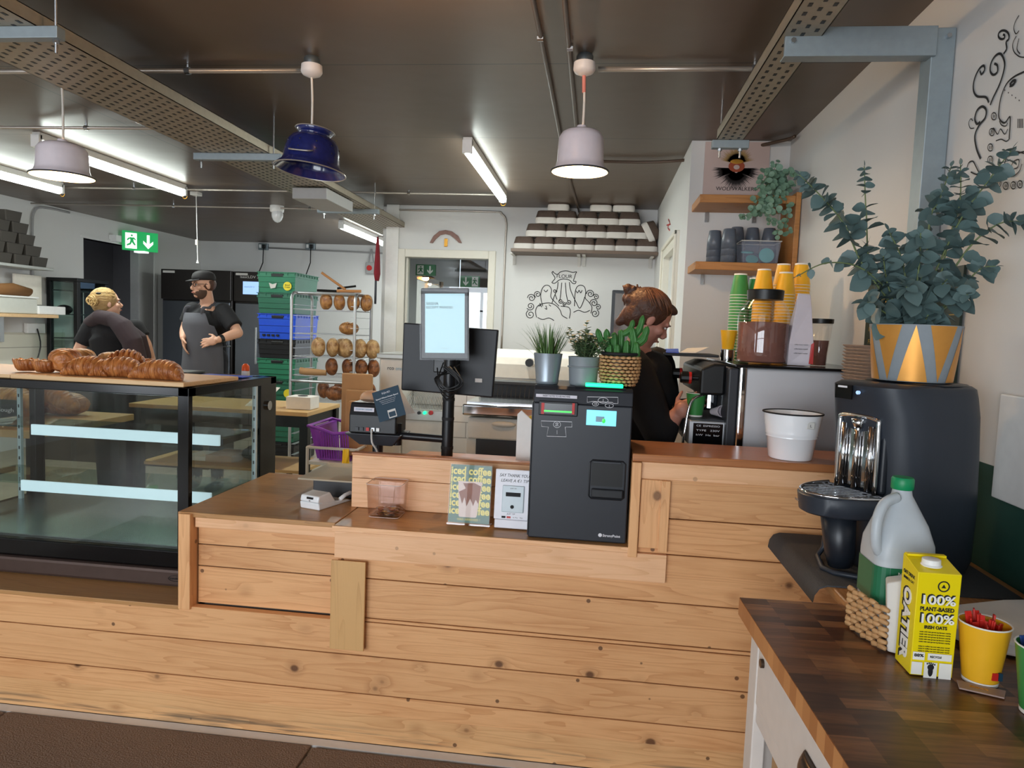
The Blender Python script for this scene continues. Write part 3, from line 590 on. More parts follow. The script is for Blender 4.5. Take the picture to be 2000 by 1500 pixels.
tart('leftmost small danish tart on the pale board', on(52, 2.66), 1); tart('danish tart in crinkled case, second from left', on(88, 2.64), 4, 'icing')
# torn flaky pastry, pale inside
b = MB(); rnd = random.Random(4)
fp = thing('flaky_pastry', 'pale torn flaky pastry behind front croissants', 'pastry', on(175, 2.71), group='pastries on the case')
MB().ell((0, 0, .03), (.075, .05, .032)).build('pastry', 'croissant_crust', fp, smooth=True, local=True)
fl = MB()
for k in range(46):
    a = rnd.uniform(0, 2*PI); q = rnd.uniform(0, 1); c = Vector((.065*q*math.cos(a), .045*q*math.sin(a), .058-.02*q*q)); m_ = Matrix.Translation(c) @ Matrix.Rotation(rnd.uniform(0, 6), 4, 'Z') @ Matrix.Rotation(rnd.uniform(-.9, .9), 4, 'X')
    fl.tf(m_).prism([(-.014, -.008, 0), (.012, -.01, 0), (.015, .006, 0), (-.01, .01, 0)], (0, 0, .002))
fl.build('flakes', 'icing', fp, local=True)
# ================================================================ THINGS ON THE PINE COUNTER
cr = thing('card_reader', 'small white card reader docked on the low counter', 'card reader', (-1.13, 2.56, .803), rz=0)
c = W(612, 992, z=.804); cr.location = (c.x, c.y, .803); rr = Matrix.Translation(cr.location) @ Matrix.Rotation(R(-18), 4, 'Z')
MB().tf(rr).hexa([(-.045, -.02, 0), (.045, -.02, 0), (.045, .18, 0), (-.045, .18, 0), (-.045, -.025, .028), (.045, -.025, .028), (.045, .15, .01), (-.045, .15, .01)]).build('dock', 'white_gloss', cr, bevel=.006, bseg=3)
MB().tf(rr).prism([(-.043, -.026, .03), (-.043, -.02, .052), (-.043, .045, .058), (-.043, .075, .02), (-.043, .14, .006), (-.043, .05, .006)], (.086, 0, 0)).build('terminal', 'white_gloss', cr, bevel=.005, bseg=3)
MB().tf(rr).box(-.01, .018, -.0265, -.021, .040, .047).build('display', 'black', cr)
MB().tf(rr).tube([(.044, .10, .02), (.044, .13, .03), (.044, .16, .034), (.044, .19, .02)], .008, 8).build('cradle', 'white_gloss', cr, smooth=True)
text('mark', '4G', 'dark_grey', cr, rr @ Vector((.004, -.0268, .034)), rr.to_3x3() @ Vector((1, 0, 0)), size=.006)
o = thing('cardboard_tray', 'flat grey cardboard sheet behind the white card reader', 'cardboard', (-1.05, 2.75, .85)); P('cardboard_grey', 'b3a792', .8)
MB().box(-1.155, -.90, 2.66, 3.0, .872, .878).build('sheet', 'cardboard_grey', o); MB().box(-1.10, -.90, 2.68, 2.98, .804, .871).build('box', 'dark_grey', o, bevel=.004)
# clear box with coins
glass('acrylic', (.95, .90, .88), .02, .4); P('acrylic_edge', 'f0d8cc', .2, alpha=.7)
c0 = W(748, 1012, z=.803); cx, cy = c0.x, c0.y+.05
ab = thing('acrylic_tip_box', 'clear acrylic box of coins on the pine counter', 'box', (cx, cy, .803))
def rsq(hx, hy, r, z, n=4, cx=0, cy=0): 
    out = []
    for sx, sy, a0 in ((1, 1, 0), (-1, 1, 90), (-1, -1, 180), (1, -1, 270)):
        for k in range(n+1): a = R(a0+90*k/n); out.append(Vector((cx+sx*(hx-r)+r*math.cos(a), cy+sy*(hy-r)+r*math.sin(a), z)))
    return out
TT = Matrix.Translation((cx, cy, 0))
MB().tf(TT).rings([rsq(.054, .05, .012, .804), rsq(.059, .055, .014, .812), rsq(.065, .060, .014, .925), rsq(.063, .058, .013, .925), rsq(.057, .053, .013, .813)]).build('box', 'acrylic', ab, smooth=True, auto=40)
MB().tf(TT).tube(rsq(.065, .060, .014, .9255), .0016, 6, close=True).tube(rsq(.055, .051, .012, .805), .0014, 6, close=True).build('rim', 'acrylic_edge', ab)
P('coin_copper', 'a5663a', .3, .9); P('coin_gold', 'c9a55a', .3, .9); P('coin_silver', 'b9b9b5', .3, .9)
rnd = random.Random(3); coin = {}
for k in range(42):
    mt = ('coin_copper', 'coin_gold', 'coin_silver')[k % 3]; mb = None
    loc = (cx+rnd.uniform(-.036, .036), cy+rnd.uniform(-.036, .036), .8145+.0035*(k//9)); rot = (rnd.uniform(-.2, .2), rnd.uniform(-.2, .2), 0)
    if mt not in coin:
        mb = MB().cyl((0, 0, 0), (0, 0, .002), .011, 14).build('coin', mt); coin[mt] = mb; mb.location = loc
        tag(mb, {'coin_copper': 'small copper coin lying in the clear acrylic box', 'coin_gold': 'small brass coloured coin lying in the clear acrylic box', 'coin_silver': 'small silver coin lying in the clear acrylic box'}[mt], 'coin', {'coin_copper': 'copper coins in the acrylic box', 'coin_gold': 'brass coins in the acrylic box', 'coin_silver': 'silver coins in the acrylic box'}[mt])
    else: dup(coin[mt], loc, rot)
# iced coffee sign, leaning slightly back
P('sign_green', '3f6a55', .35); P('sign_yellow', 'efe07a', .4); P('coffee_brown', '8a4a2c', .4, var=.3, vs=30); P('milk', 'e2cdc4', .4); P('cup_clear', 'dcd2d2', .3)
def leaned(pbl, pbr, y, z0, tilt):   # frame of a sign whose foot is seen between two points
    a = W(*pbl, y=y); c = W(*pbr, y=y); return a, c
ic = thing('counter_sign', 'green iced coffee sign in clear acrylic holder', 'sign', (-.60, 2.43, .803)); 
a = W(873, 1018, y=2.42); c = W(955, 1025, y=2.42); w_ = (c-a).length; M_ = frame((a.x, 2.42, .808), (1, 0, 0), (0, .14, 1)); M_ = M_ @ Matrix.Shear('XZ', 4, (0.0, 0.0)) if False else M_
MB().tf(M_).box(0, .153, 0, .0025, 0, .212).build('holder_front', 'clear_sheet', ic); MB().tf(M_).box(-.001, .154, -.003, .045, -.004, .0015).build('holder_foot', 'acrylic', ic)
MB().tf(M_).box(.003, .150, .003, .0045, .004, .208).build('card', 'sign_green', ic)
for k in range(6):
    text('lettering', 'iced coffee', 'sign_yellow', ic, M_ @ Vector((.0765, .0022, .186-k*.028)), M_.to_3x3() @ Vector((1, 0, 0)), M_.to_3x3() @ Vector((0, 0, 1)), width=.144, height=.0285, bold=.03)
text('caption', 'HAS ARRIVED !', 'sign_yellow', ic, M_ @ Vector((.0765, .0022, .016)), M_.to_3x3() @ Vector((1, 0, 0)), M_.to_3x3() @ Vector((0, 0, 1)), width=.08, height=.008)
MB().tf(M_).prism([(.04, .0015, .028), (.044, .0015, .024), (.1, .0015, .024), (.104, .0015, .028), (.119, .0015, .150), (.032, .0015, .150)], (0, .0004, 0)).build('printed_cup', 'milk', ic)
MB().tf(M_).prism([(.036, .0008, .112), (.05, .0008, .07), (.058, .0008, .095), (.066, .0008, .062), (.078, .0008, .09), (.09, .0008, .065), (.098, .0008, .088), (.109, .0008, .072), (.115, .0008, .135), (.09, .0008, .146), (.05, .0008, .143), (.06, .0008, .125)], (0, .0004, 0)).build('printed_coffee', 'coffee_brown', ic)
# tip sign
P('tip_white', 'e9e9f0', .35); P('tip_grey', 'c9d6dc', .3)
tp = thing('tip_sign', 'white tip sign with contactless pad beside the cash machine', 'sign', (-.32, 2.42, .803))
a = W(962, 1026, y=2.41); M2 = frame((a.x+.002, 2.41, .807), (1, 0, 0), (0, .10, 1)); X2 = M2.to_3x3() @ Vector((1, 0, 0)); Z2 = M2.to_3x3() @ Vector((0, 0, 1))
MB().tf(M2).box(.0, .128, 0, .006, .03, .205).box(.004, .124, -.004, .03, 0, .03).build('board', 'tip_white', tp, bevel=.005, bseg=3)
text('lettering', 'SAY THANK YOU', 'ink', tp, M2 @ Vector((.066, -.0002, .184)), X2, Z2, width=.105, height=.011, shear=.25, bold=.0); text('lettering', 'LEAVE A €1 TIP', 'ink', tp, M2 @ Vector((.068, -.0002, .166)), X2, Z2, width=.098, height=.011, shear=.25, bold=.0)
pd = MB().tf(M2).box(.027, .104, -.006, 0, .056, .15).build('pad', 'tip_grey', tp, bevel=.006, bseg=3)
MB().tf(M2).box(.040, .092, -.0068, -.005, .112, .126).build('screen', 'ink', pd); MB().tf(M2).cyl((.064, -.0075, .076), (.064, -.005, .076), .0065, 20).build('button', 'ink', pd)
text('pad_text', 'JUST TIP', 'dark_grey', pd, M2 @ Vector((.066, -.0068, .14)), X2, Z2, width=.022, height=.004); text('lettering', 'JUST TIP', 'ink', tp, M2 @ Vector((.06, -.0002, .050)), X2, Z2, width=.03, height=.006, shear=.25)
MB().tf(M2).box(.028, .042, -.0008, 0, .035, .042).build('card_mark', 'ink', tp); MB().tf(M2).box(.046, .060, -.0008, 0, .035, .042).build('card_mark', 'red', tp); text('card_text', 'G Pay   Pay', 'ink', tp, M2 @ Vector((.085, -.0002, .0385)), X2, Z2, width=.035, height=.004)
# ------------------------------------------------ cash machine
P('kiosk', '292c33', .38, var=.05); P('kiosk_side', '1d1f23', .4); P('screen_cyan', '7fd3ea', .2, emit='74cfe8', es=.9, var=0); P('green_glow', '10d060', .2, emit='16e888', es=2.6); P('green_bar', '30c040', .2, emit='38d850', es=1.0); P('label_white', 'd9d6e0', .5); P('line_white', 'e5e5ea', .5, var=0)
km = thing('cash_machine', 'tall black cash recycler machine standing on the counter', 'cash machine', (-.035, 2.5, .803))
kx0, kx1, ky, kd, kz = -.199, .128, 2.335, 2.62, 1.262
MB().box(kx0, kx1, ky, kd, .804, kz).build('body', 'kiosk', km, bevel=.004)
MB().prism([(kx0, ky+.0, kz+.001), (kx0, ky+.012, kz+.045), (kx0, ky+.03, kz+.056), (kx0, kd, kz+.056), (kx0, kd, kz+.001)], (kx1-kx0, 0, 0)).build('lid', 'kiosk', km, bevel=.003)
MB().box(kx0-.004, kx0-.001, ky+.004, kd, .81, kz).build('side_strip', 'kiosk_side', km)
gz = kz+.058
MB().box(-.065, .105, ky+.024, ky+.06, gz-.004, gz+.0).build('light_tray', 'kiosk_side', km, bevel=.002)
MB().box(-.03, .095, ky+.026, ky+.045, gz, gz+.013).build('light_bar', 'green_glow', km, bevel=.003)
MB().ell((.02, ky+.008, kz+.018), (.002, .003, .002), 8, 5).ell((.037, ky+.008, kz+.018), (.002, .003, .002), 8, 5).build('status_light', 'green_glow', km)
KX = lambda px, py: W(px, py, y=ky)
def kbox(n, mat, pa, pb, d0, d1, bev=0): a = KX(*pa); c = KX(*pb); return MB().box(a.x, c.x, ky-d1, ky-d0, c.z, a.z).build(n, mat, km, bevel=bev)
kbox('note_surround', 'kiosk_side', (1053, 782), (1128, 814), 0, .006, .004); kbox('note_slot', 'black_gloss', (1062, 786), (1120, 810), .006, .0085, .001)
kbox('note_side', 'red', (1058, 786), (1063, 808), .006, .010); kbox('note_side', 'red', (1118, 787), (1122, 809), .006, .010); kbox('slot_light', 'green_bar', (1063, 800), (1117, 806), .0086, .011)
kbox('paper_label', 'label_white', (1047, 769), (1127, 779), 0, .0008); text('label_text', 'INSERT NOTES TO USE MACHINE', 'ink', km, KX(1087, 774)+Vector((0, -.0012, 0)), width=.09, height=.006)
kbox('touch_screen', 'screen_cyan', (1146, 800), (1203, 833), 0, .002, .001)
P('teal', '3aa8a8', .4); P('icon_blue', '8fb0c4', .4)
q = KX(1172, 818); MB().box(q.x-.014, q.x+.014, ky-.0032, ky-.002, q.z-.010, q.z+.008).build('screen_icon', 'icon_blue', km, bevel=.001); MB().ell((q.x+.012, ky-.003, q.z-.006), (.006, .001, .008), 12, 6).build('screen_icon', 'green_bar', km)
def outline(pts, r=.0011, close=True): return MB().tube([KX(*p)+Vector((0, -.0006, 0)) for p in pts], r, 4, close=close)
outline([(1147, 775), (1207, 776), (1207, 788), (1198, 788), (1196, 786), (1158, 784), (1147, 786)]).build('coin_icon', 'line_white', km)
for px, py, rx, rz_ in ((1178, 782, .0165, .009), (1163, 789, .010, .006), (1190, 792, .0135, .007)):
    q = KX(px, py); MB().tube([(q.x+rx*math.cos(R(a)), ky-.0012, q.z+rz_*math.sin(R(a))) for a in range(0, 360, 15)], .0009, 4, close=True).build('coin_icon', 'line_white', km)
text('coin_text', '1', 'line_white', km, KX(1178, 782)+Vector((0, -.0012, 0)), size=.012); text('coin_text', '10', 'line_white', km, KX(1163, 789)+Vector((0, -.0012, 0)), size=.009); text('coin_text', '2', 'line_white', km, KX(1190, 793)+Vector((0, -.0012, 0)), size=.009)
outline([(1057, 822), (1117, 824), (1117, 834), (1104, 834), (1106, 853), (1068, 852), (1071, 834), (1058, 833)]).build('note_icon', 'line_white', km)
q = KX(1088, 829); MB().tube([(q.x+.012*math.cos(R(a)), ky-.0012, q.z+.0105*math.sin(R(a))) for a in range(0, 360, 15)], .0009, 4, close=True).build('note_icon', 'line_white', km)
text('note_text', '50', 'line_white', km, q+Vector((0, -.0012, 0)), (0, 0, 1), (-1, 0, 0), size=.014); outline([(1088, 840), (1088, 848)], .0006, False).build('note_icon', 'line_white', km)
# change recess
a = KX(1153, 898); c = KX(1218, 977)
sr = MB(); sr.tube([(x, ky-.001, z) for x, z in ((a.x, a.z-.008), (a.x+.008, a.z), (c.x-.008, a.z), (c.x, a.z-.008), (c.x, c.z+.008), (c.x-.008, c.z), (a.x+.008, c.z), (a.x, c.z+.008))], .003, 6, close=True); sr.build('tray_frame', 'kiosk_side', km)
kbox('change_opening', 'black', (1156, 902), (1215, 952), -.001, .0012); kbox('change_tray', 'kiosk_side', (1155, 953), (1216, 974), 0, .014, .004); kbox('tray_lip', 'charcoal', (1158, 900), (1213, 907), .001, .005, .001)
text('maker_mark', 'StrongPoint', 'line_white', km, KX(1194, 1047)+Vector((0, -.0008, 0)), width=.058, height=.0115, bold=.02); q = KX(1172, 1045); MB().ell((q.x, ky-.001, q.z), (.0065, .001, .0065), 16, 6).build('maker_mark', 'line_white', km)
# ================================================================ KITCHEN BEHIND THE COUNTER
P('prover_dark', '2b2725', 0.3, .3); P('prover_door', '6a6e74', 0.33, .85, var=.15, vs=2); P('screen_blue', 'a9c8ee', .2, emit='9cc2f2', es=.8, var=0); P('sticker', 'cfccc6', .5)
def prover(label, px0, px1, pytop, y, num, groove=False):
    a = W(px0, pytop, y=y); b_ = W(px1, pytop, y=y); x0, x1, zt_ = a.x, b_.x, a.z
    t = thing('prover_cabinet', label, 'proving cabinet', ((x0+x1)/2, y+.4, 0), group='tall dark proving cabinets')
    MB().box(x0, x1, y+.03, y+.9, .1, zt_).build('body', 'prover_dark', t, bevel=.01); MB().box(x0+.02, x1-.02, y, y+.029, .12, zt_-.42).build('door', 'prover_door', t, bevel=.008)
    MB().box(x0, x1, y-.01, y+.029, zt_-.40, zt_).build('control_panel', 'prover_dark', t, bevel=.008)
    cx = x0+.62*(x1-x0); MB().box(cx-.11, cx+.11, y-.016, y-.01, zt_-.30, zt_-.13).build('screen', 'screen_blue', t)
    text('brand_text', 'isaacLDV '+num, 'sticker', t, (cx-.02, y-.011, zt_-.07), width=.26, height=.035); text('screen_text', 'isaacLDV '+num, 'icon_blue', t, (cx-.02, y-.0165, zt_-.2), width=.14, height=.02)
    MB().box(x0+.03, x0+.2, y-.012, y-.01, zt_-.05, zt_-.02).build('sticker', 'sticker', t); MB().box(x1-.07, x1-.045, y-.05, y, .9, 1.4).build('handle', 'steel', t, bevel=.006)
    for q_ in [(x0+.06, y+.1), (x1-.06, y+.1), (x0+.06, y+.8), (x1-.06, y+.8)]: MB().cyl((q_[0], q_[1], .0), (q_[0], q_[1], .1), .03, 10).build('foot', 'steel', t)
prover('tall dark proving cabinet on left, partly behind the capped man', 315, 452, 525, 9.0, '1')
prover('tall dark proving cabinet between the capped man and the crates', 457, 512, 530, 9.05, '3')
# crates
P('crate_green', '2f7d5d', .45); P('crate_green_dark', '2c6a52', .45); P('crate_blue', '2355d8', .4); P('crate_black', '1c1d20', .4); P('sticker_yellow', 'e8d22e', .5)
def crate(label, x0, y0, z0, h, mat, dx=.42, dy=.6):
    t = thing('plastic_crate', label, 'crate', (x0+dx/2, y0+dy/2, z0), group='stacked plastic crates'); x1 = x0+dx; y1 = y0+dy; z1 = z0+h; i = .02
    MB().hexa([(x0+i, y0+i, z0), (x1-i, y0+i, z0), (x1-i, y1-i, z0), (x0+i, y1-i, z0), (x0+.008, y0+.008, z1-.05), (x1-.008, y0+.008, z1-.05), (x1-.008, y1-.008, z1-.05), (x0+.008, y1-.008, z1-.05)]).build('box', mat, t)
    r = MB(); r.box(x0, x1, y0, y1, z1-.05, z1-.035).box(x0-.003, x1+.003, y0-.003, y1+.003, z1-.008, z1-.001)
    for k in range(6): x = x0+.01+k*(dx-.03)/5; r.box(x, x+.008, y0+.001, y0+.006, z1-.04, z1-.004)
    for k in range(9): y = y0+.01+k*(dy-.03)/8; r.box(x1-.006, x1-.001, y, y+.008, z1-.04, z1-.004)
    r.box(x0+.01, x1-.01, y0+.008, y1-.01, z1-.035, z1-.008).build('rim', mat, t)
    for k in (.33, .66): MB().box(x0+.015, x1-.015, y0+.004, y0+.02, z0+(h-.05)*k, z0+(h-.05)*k+.006).build('rib', mat, t)
    MB().box(x0+dx*.36, x0+dx*.68, y0-.001, y0+.012, z1-.052, z1-.018).build('hand_hole', 'black', t, bevel=.006)
    return t
cr_x, cr_y = -3.515, 7.0; z = 2.0
cl = [('crate_green', .215, 'green crate with yellow round sticker, topmost of the stack'), ('crate_green_dark', .215, 'green crate directly above the blue crate'), ('crate_blue', .265, 'bright blue crate in the crate stack'), ('crate_black', .20, 'black crate below the blue crate'),
      ('crate_green', .215, 'green crate directly below the black crate'), ('crate_green_dark', .215, 'green crate fourth from the floor, with yellow sticker'), ('crate_green', .215, 'green crate third from the floor in the stack'), ('crate_green_dark', .23, 'green crate second from the floor in the stack'), ('crate_black', .229, 'black bottom crate of the stack on the floor')]
for i, (mt, h, lab) in enumerate(cl):
    z -= h; zz = max(z, .0); t = crate(lab, cr_x+(.01 if i > 1 else 0), cr_y, zz+.002, h-.003, mt)
    if i == 0:
        q = MB().cyl((cr_x+.33, cr_y+.004, zz+.07), (cr_x+.33, cr_y+.0, zz+.07), .045, 20).build('sticker', 'sticker_yellow', t); text('sticker_text', 'Bread\nCrates', 'ink', t, (cr_x+.33, cr_y-.001, zz+.07), size=.022)
        MB().prism([(cr_x+.13, cr_y+.003, zz+.10), (cr_x+.15, cr_y+.003, zz+.04), (cr_x+.20, cr_y+.003, zz+.05), (cr_x+.215, cr_y+.003, zz+.10), (cr_x+.17, cr_y+.003, zz+.085)], (0, -.003, 0)).build('sticker', 'sticker', t)
    if i == 5: MB().cyl((cr_x+.35, cr_y+.004, zz+.07), (cr_x+.35, cr_y+.0, zz+.07), .045, 20).build('sticker', 'sticker_yellow', t)
    if i == 2:
        for k in range(4): MB().box(cr_x+.06+k*.05, cr_x+.09+k*.05, cr_y+.008, cr_y+.016, zz+.03, zz+.05).build('vent_hole', 'crate_black', t)
# sockets with cables to the provers, stop button
for px, lab in ((515, 'grey wall socket near ceiling, left one'), (607, 'grey wall socket near ceiling, right one')):
    c = W(px, 482, y=YD-.02); t = thing('wall_socket', lab, 'socket', c, group='wall sockets near the ceiling')
    MB().box(c.x-.075, c.x+.075, YD-.05, YD-.001, c.z-.05, c.z+.05).build('box', 'galv', t, bevel=.006); MB().box(c.x-.055, c.x-.02, YD-.06, YD-.05, c.z-.02, c.z+.03).build('switch', 'white', t); MB().box(c.x+.0, c.x+.05, YD-.08, YD-.05, c.z-.03, c.z+.03).build('plug', 'black', t, bevel=.006)
    MB().tube([(c.x+.02, YD-.07, c.z-.03), (c.x+.04, YD-.12, c.z-.25), (c.x+.05, YD-.3, c.z-.45)], .008, 6).build('cable', 'black', t)
conduit('conduit joining the two sockets along the kitchen wall', [(W(515, 480, y=YD).x, YD-.02, 2.61), (-2.25, YD-.02, 2.55)], .012, 'jamb_grey')
c = W(725, 524, y=YD-.03); t = thing('emergency_stop', 'grey box with round red button on kitchen wall', 'emergency button', c)
MB().box(c.x-.07, c.x+.07, YD-.08, YD-.002, c.z-.085, c.z+.085).build('box', 'jamb_grey', t, bevel=.008); MB().cyl((c.x-.01, YD-.1, c.z), (c.x-.01, YD-.08, c.z), .04, 20).build('button', 'red', t)
MB().tube([(c.x-.04, YD-.03, c.z+.08), (c.x-.01, YD-.03, c.z+.28), (c.x, YD-.03, c.z+.29), (c.x+.04, YD-.03, c.z+.08)], .01, 6).build('cable', 'jamb_grey', t)
P('apron_red', '8c2732', .85, var=.2); t = thing('red_apron', 'red cloth hanging from hook at left end of partition', 'apron', (-2.19, 6.85, 2.3))
MB().rings([[(-2.19+.02*math.cos(a*PI/4)*s_+.004*math.sin(3*a), 6.85+.05*math.sin(a*PI/4)*s_, zz) for a in range(8)] for zz, s_ in ((1.93, .9), (2.0, 1.4), (2.15, 1.1), (2.3, .7), (2.36, .35))]).build('cloth', 'apron_red', t, smooth=True)
MB().box(-2.205, -2.185, 6.83, 6.84, 1.7, 1.95).build('strap', 'charcoal', t)
MB().tube([(-2.13, 6.86, 2.37), (-2.19, 6.86, 2.365), (-2.20, 6.86, 2.385)], .005, 6).build('hook', 'steel', t)
# bread rack
rx0, rx1, ry0, ry1, rzt = -2.80, -2.195, 6.25, 6.72, 1.765
rk = thing('bread_rack', 'steel bakery rack on which loaves are cooling', 'rack', ((rx0+rx1)/2, (ry0+ry1)/2, 0))
for x in (rx0, rx1):
    pts = [(x, ry0, .08)]+arc((x, ry0+.07, rzt-.07), .07, 180, 90, 5, (0, 1, 0))+arc((x, ry1-.07, rzt-.07), .07, 90, 0, 5, (0, 1, 0))+[(x, ry1, .08)]
    MB().tube(pts, .014, 8).build('side_hoop', 'steel_brushed', rk, smooth=True, auto=40)
    for k in range(15):
        z = .25+k*.1; MB().box(x+(.012 if x == rx0 else -.045), x+(.045 if x == rx0 else -.012), ry0+.01, ry1-.01, z, z+.004).build('runner', 'steel_brushed', rk)
for y in (ry0+.1, ry1-.1): MB().tube([(rx0, y, rzt), (rx1, y, rzt)], .012, 8).build('top_bar', 'steel_brushed', rk)
MB().tube([(rx0, ry0, .95), (rx1, ry0, .95)], .014, 8).build('front_bar', 'steel_brushed', rk)
for x in (rx0, rx1):
    for y in (ry0, ry1): MB().cyl((x-.015, y, .045), (x+.015, y, .045), .044, 16).build('caster', 'rubber', rk)
def wire_tray(label, z, solid=False):
    t = thing('wire_tray', label, 'tray', ((rx0+rx1)/2, (ry0+ry1)/2, z), group='wire trays on the bread rack')
    MB().tube([(rx0+.016, ry0+.01, z), (rx1-.016, ry0+.01, z), (rx1-.016, ry1-.01, z), (rx0+.016, ry1-.01, z)], .004, 6, close=True).build('rim', 'steel_brushed', t)
    w = MB()
    for k in range(16): x = rx0+.04+k*.035; w.box(x, x+.002, ry0+.01, ry1-.01, z-.001, z+.001)
    for k in range(3): y = ry0+.1+k*.13; w.box(rx0+.02, rx1-.02, y, y+.002, z-.003, z-.001)
    w.build('mesh', 'steel_brushed', t)
trz = [W(600, p, y=ry0).z for p in (604, 652, 697, 734, 782)]
for i, z in enumerate(trz): wire_tray(['topmost wire tray of bread rack', 'wire tray holding a single loaf, second from top of bread rack', 'wire tray holding seeded loaves, third from top of bread rack', 'wire tray below seeded loaves, fourth from top of bread rack', 'lowest visible wire tray of bread rack'][i], z)
def loaf(label, px, py, level, r=.085, mat='bread_crust', seed=1, rz=None, y=6.42, asp=(1, .58, .86)):
    r *= 1.16
    z0 = trz[level]+.006; c = W(px, py, y=y); rnd = random.Random(seed); rg = []
    for i in range(13):
        t = PI*(.02+.96*i/12)
        rg.append([Vector((r*math.sin(t)**.85*math.cos(2*PI*k/20)*asp[0], r*math.sin(t)**.85*math.sin(2*PI*k/20)*asp[1], -r*math.cos(t)*asp[2]))*(1+.10*noise.noise(Vector((math.cos(2*PI*k/20)*1.6, math.sin(2*PI*k/20)*1.6+i*.25, seed*3.3)))) for k in range(20)])
    o = MB().rings(rg).build('bread_loaf', mat, None, smooth=True); o.location = (c.x, y, z0+r*asp[2]*.98); o.rotation_euler = (0, 0, (rz if rz is not None else R(rnd.uniform(-62, -48))))
    tag(o, label, 'bread', 'loaves on the bread rack'); return o
od = ['leftmost', 'second from left', 'third from left', 'fourth from left', 'fifth from left', 'rightmost']
for k, px in enumerate((637, 663, 690, 716)): loaf('round golden loaf, %s of four on topmost tray' % od[k], px, 585, 0, .078, seed=k)
loaf('single loaf lying on the second tray of the rack', 682, 637, 1, .075, seed=9, rz=0, asp=(1.05, 1, .68))
for k, (px, y) in enumerate(((622, 6.35), (650, 6.38), (676, 6.36), (703, 6.38), (728, 6.36))): loaf('seeded loaf, %s of the five on the third tray' % od[k], px, 675, 2, .088, 'bread_flour', seed=20+k, y=y)
loaf('seeded loaf at the back of the third tray', 668, 668, 2, .085, 'bread_flour', seed=30, y=6.58)
for k, (px, y) in enumerate(((648, 6.4), (680, 6.42), (706, 6.4), (730, 6.42))): loaf('dark loaf, %s of four on the fourth tray' % od[k], px, 718, 3, .082, 'dark_crust', seed=40+k, y=y)
for k, (px, y) in enumerate(((632, 6.5), (662, 6.52), (694, 6.5), (722, 6.52))): loaf('dark cracked loaf, %s of back row on lowest tray' % od[k], px, 762, 4, .08, 'dark_crust', seed=50+k, y=y)
loaf('dark loaf in front of the others on lowest tray', 655, 775, 4, .07, 'dark_crust', seed=60, y=6.33, rz=0, asp=(1.2, .9, .8))
P('paper_kraft', 'b98f63', .8, var=.12, vs=12); b = MB(); z = trz[3]+.028
b.tube([(-2.74, 6.33, z+.012), (-2.70, 6.33, z+.006), (-2.60, 6.34, z+.003), (-2.50, 6.36, z)], [(.030, .036), (.032, .036), (.03, .034), (.022, .03)], 14, cap=True)
tag(b.build('baguette_bag', 'paper_kraft', None, smooth=True, auto=50), 'brown paper bag lying beside dark loaves on rack', 'paper bag')
# baker's tools on top of the rack
def tool(name, label, a, c, r, mat, blade=None):
    t = thing(name, label, 'baking tool', a, group='tools on top of the bread rack'); MB().tube([a, c], r, 8).build('handle', mat, t)
    if blade: MB().hexa([Vector(p) for p in blade]).build('blade', 'dark_grey', t)
    return t
P('tool_wood', 'b77f4e', .5); P('tan_plastic', 'c49a78', .5)
zt2 = rzt+.03
tool('wooden_peel', 'wooden handle sticking up from tools atop bread rack', (-2.60, 6.45, zt2+.17), (-2.38, 6.5, zt2+.02), .012, 'tool_wood')
tool('bread_knife', 'black handled knife lying on top of the rack', (-2.62, 6.4, zt2), (-2.42, 6.45, zt2), .012, 'black', [(-2.42, 6.44, zt2-.01), (-2.28, 6.46, zt2-.01), (-2.28, 6.465, zt2-.01), (-2.42, 6.446, zt2-.01), (-2.42, 6.44, zt2+.015), (-2.28, 6.46, zt2+.01), (-2.28, 6.465, zt2+.01), (-2.42, 6.446, zt2+.015)])
tool('wooden_scraper', 'reddish brown wooden tool at right end of rack top', (-2.42, 6.38, zt2), (-2.2, 6.42, zt2+.005), .014, 'tool_wood')
tool('bread_knife', 'black knife pointing right above the wooden tool', (-2.47, 6.52, zt2+.03), (-2.3, 6.56, zt2+.06), .01, 'black')
# ---- prep table
P('table_top', 'd0aa72', .4, var=.1, vs=6)
a = W(600, 806, z=.88); bk = W(640, 787, z=.88); fx = a.x; fy = a.y
t = thing('prep_table', 'wooden topped prep table with black legs behind display case', 'table', (fx-.9, fy+.4, 0))
MB().box(-3.25, fx, fy, bk.y, .85, .88).build('table_top', 'table_top', t, bevel=.004)
MB().box(-3.2, fx-.04, fy+.02, fy+.06, .77, .849).build('apron', 'black', t)
MB().box(fx-.06, fx-.02, fy+.06, bk.y-.1, .77, .849).build('apron', 'black', t)
for x, y in ((fx-.03, fy+.01), (fx-.03, bk.y-.08), (-3.2, fy+.01), (-3.2, bk.y-.08)): MB().box(x-.03, x+.03, y, y+.06, 0, .849).build('leg', 'black', t, bevel=.003)
MB().box(-3.2, fx-.05, fy+.05, bk.y-.08, .44, .46).build('lower_shelf', 'table_top', t)
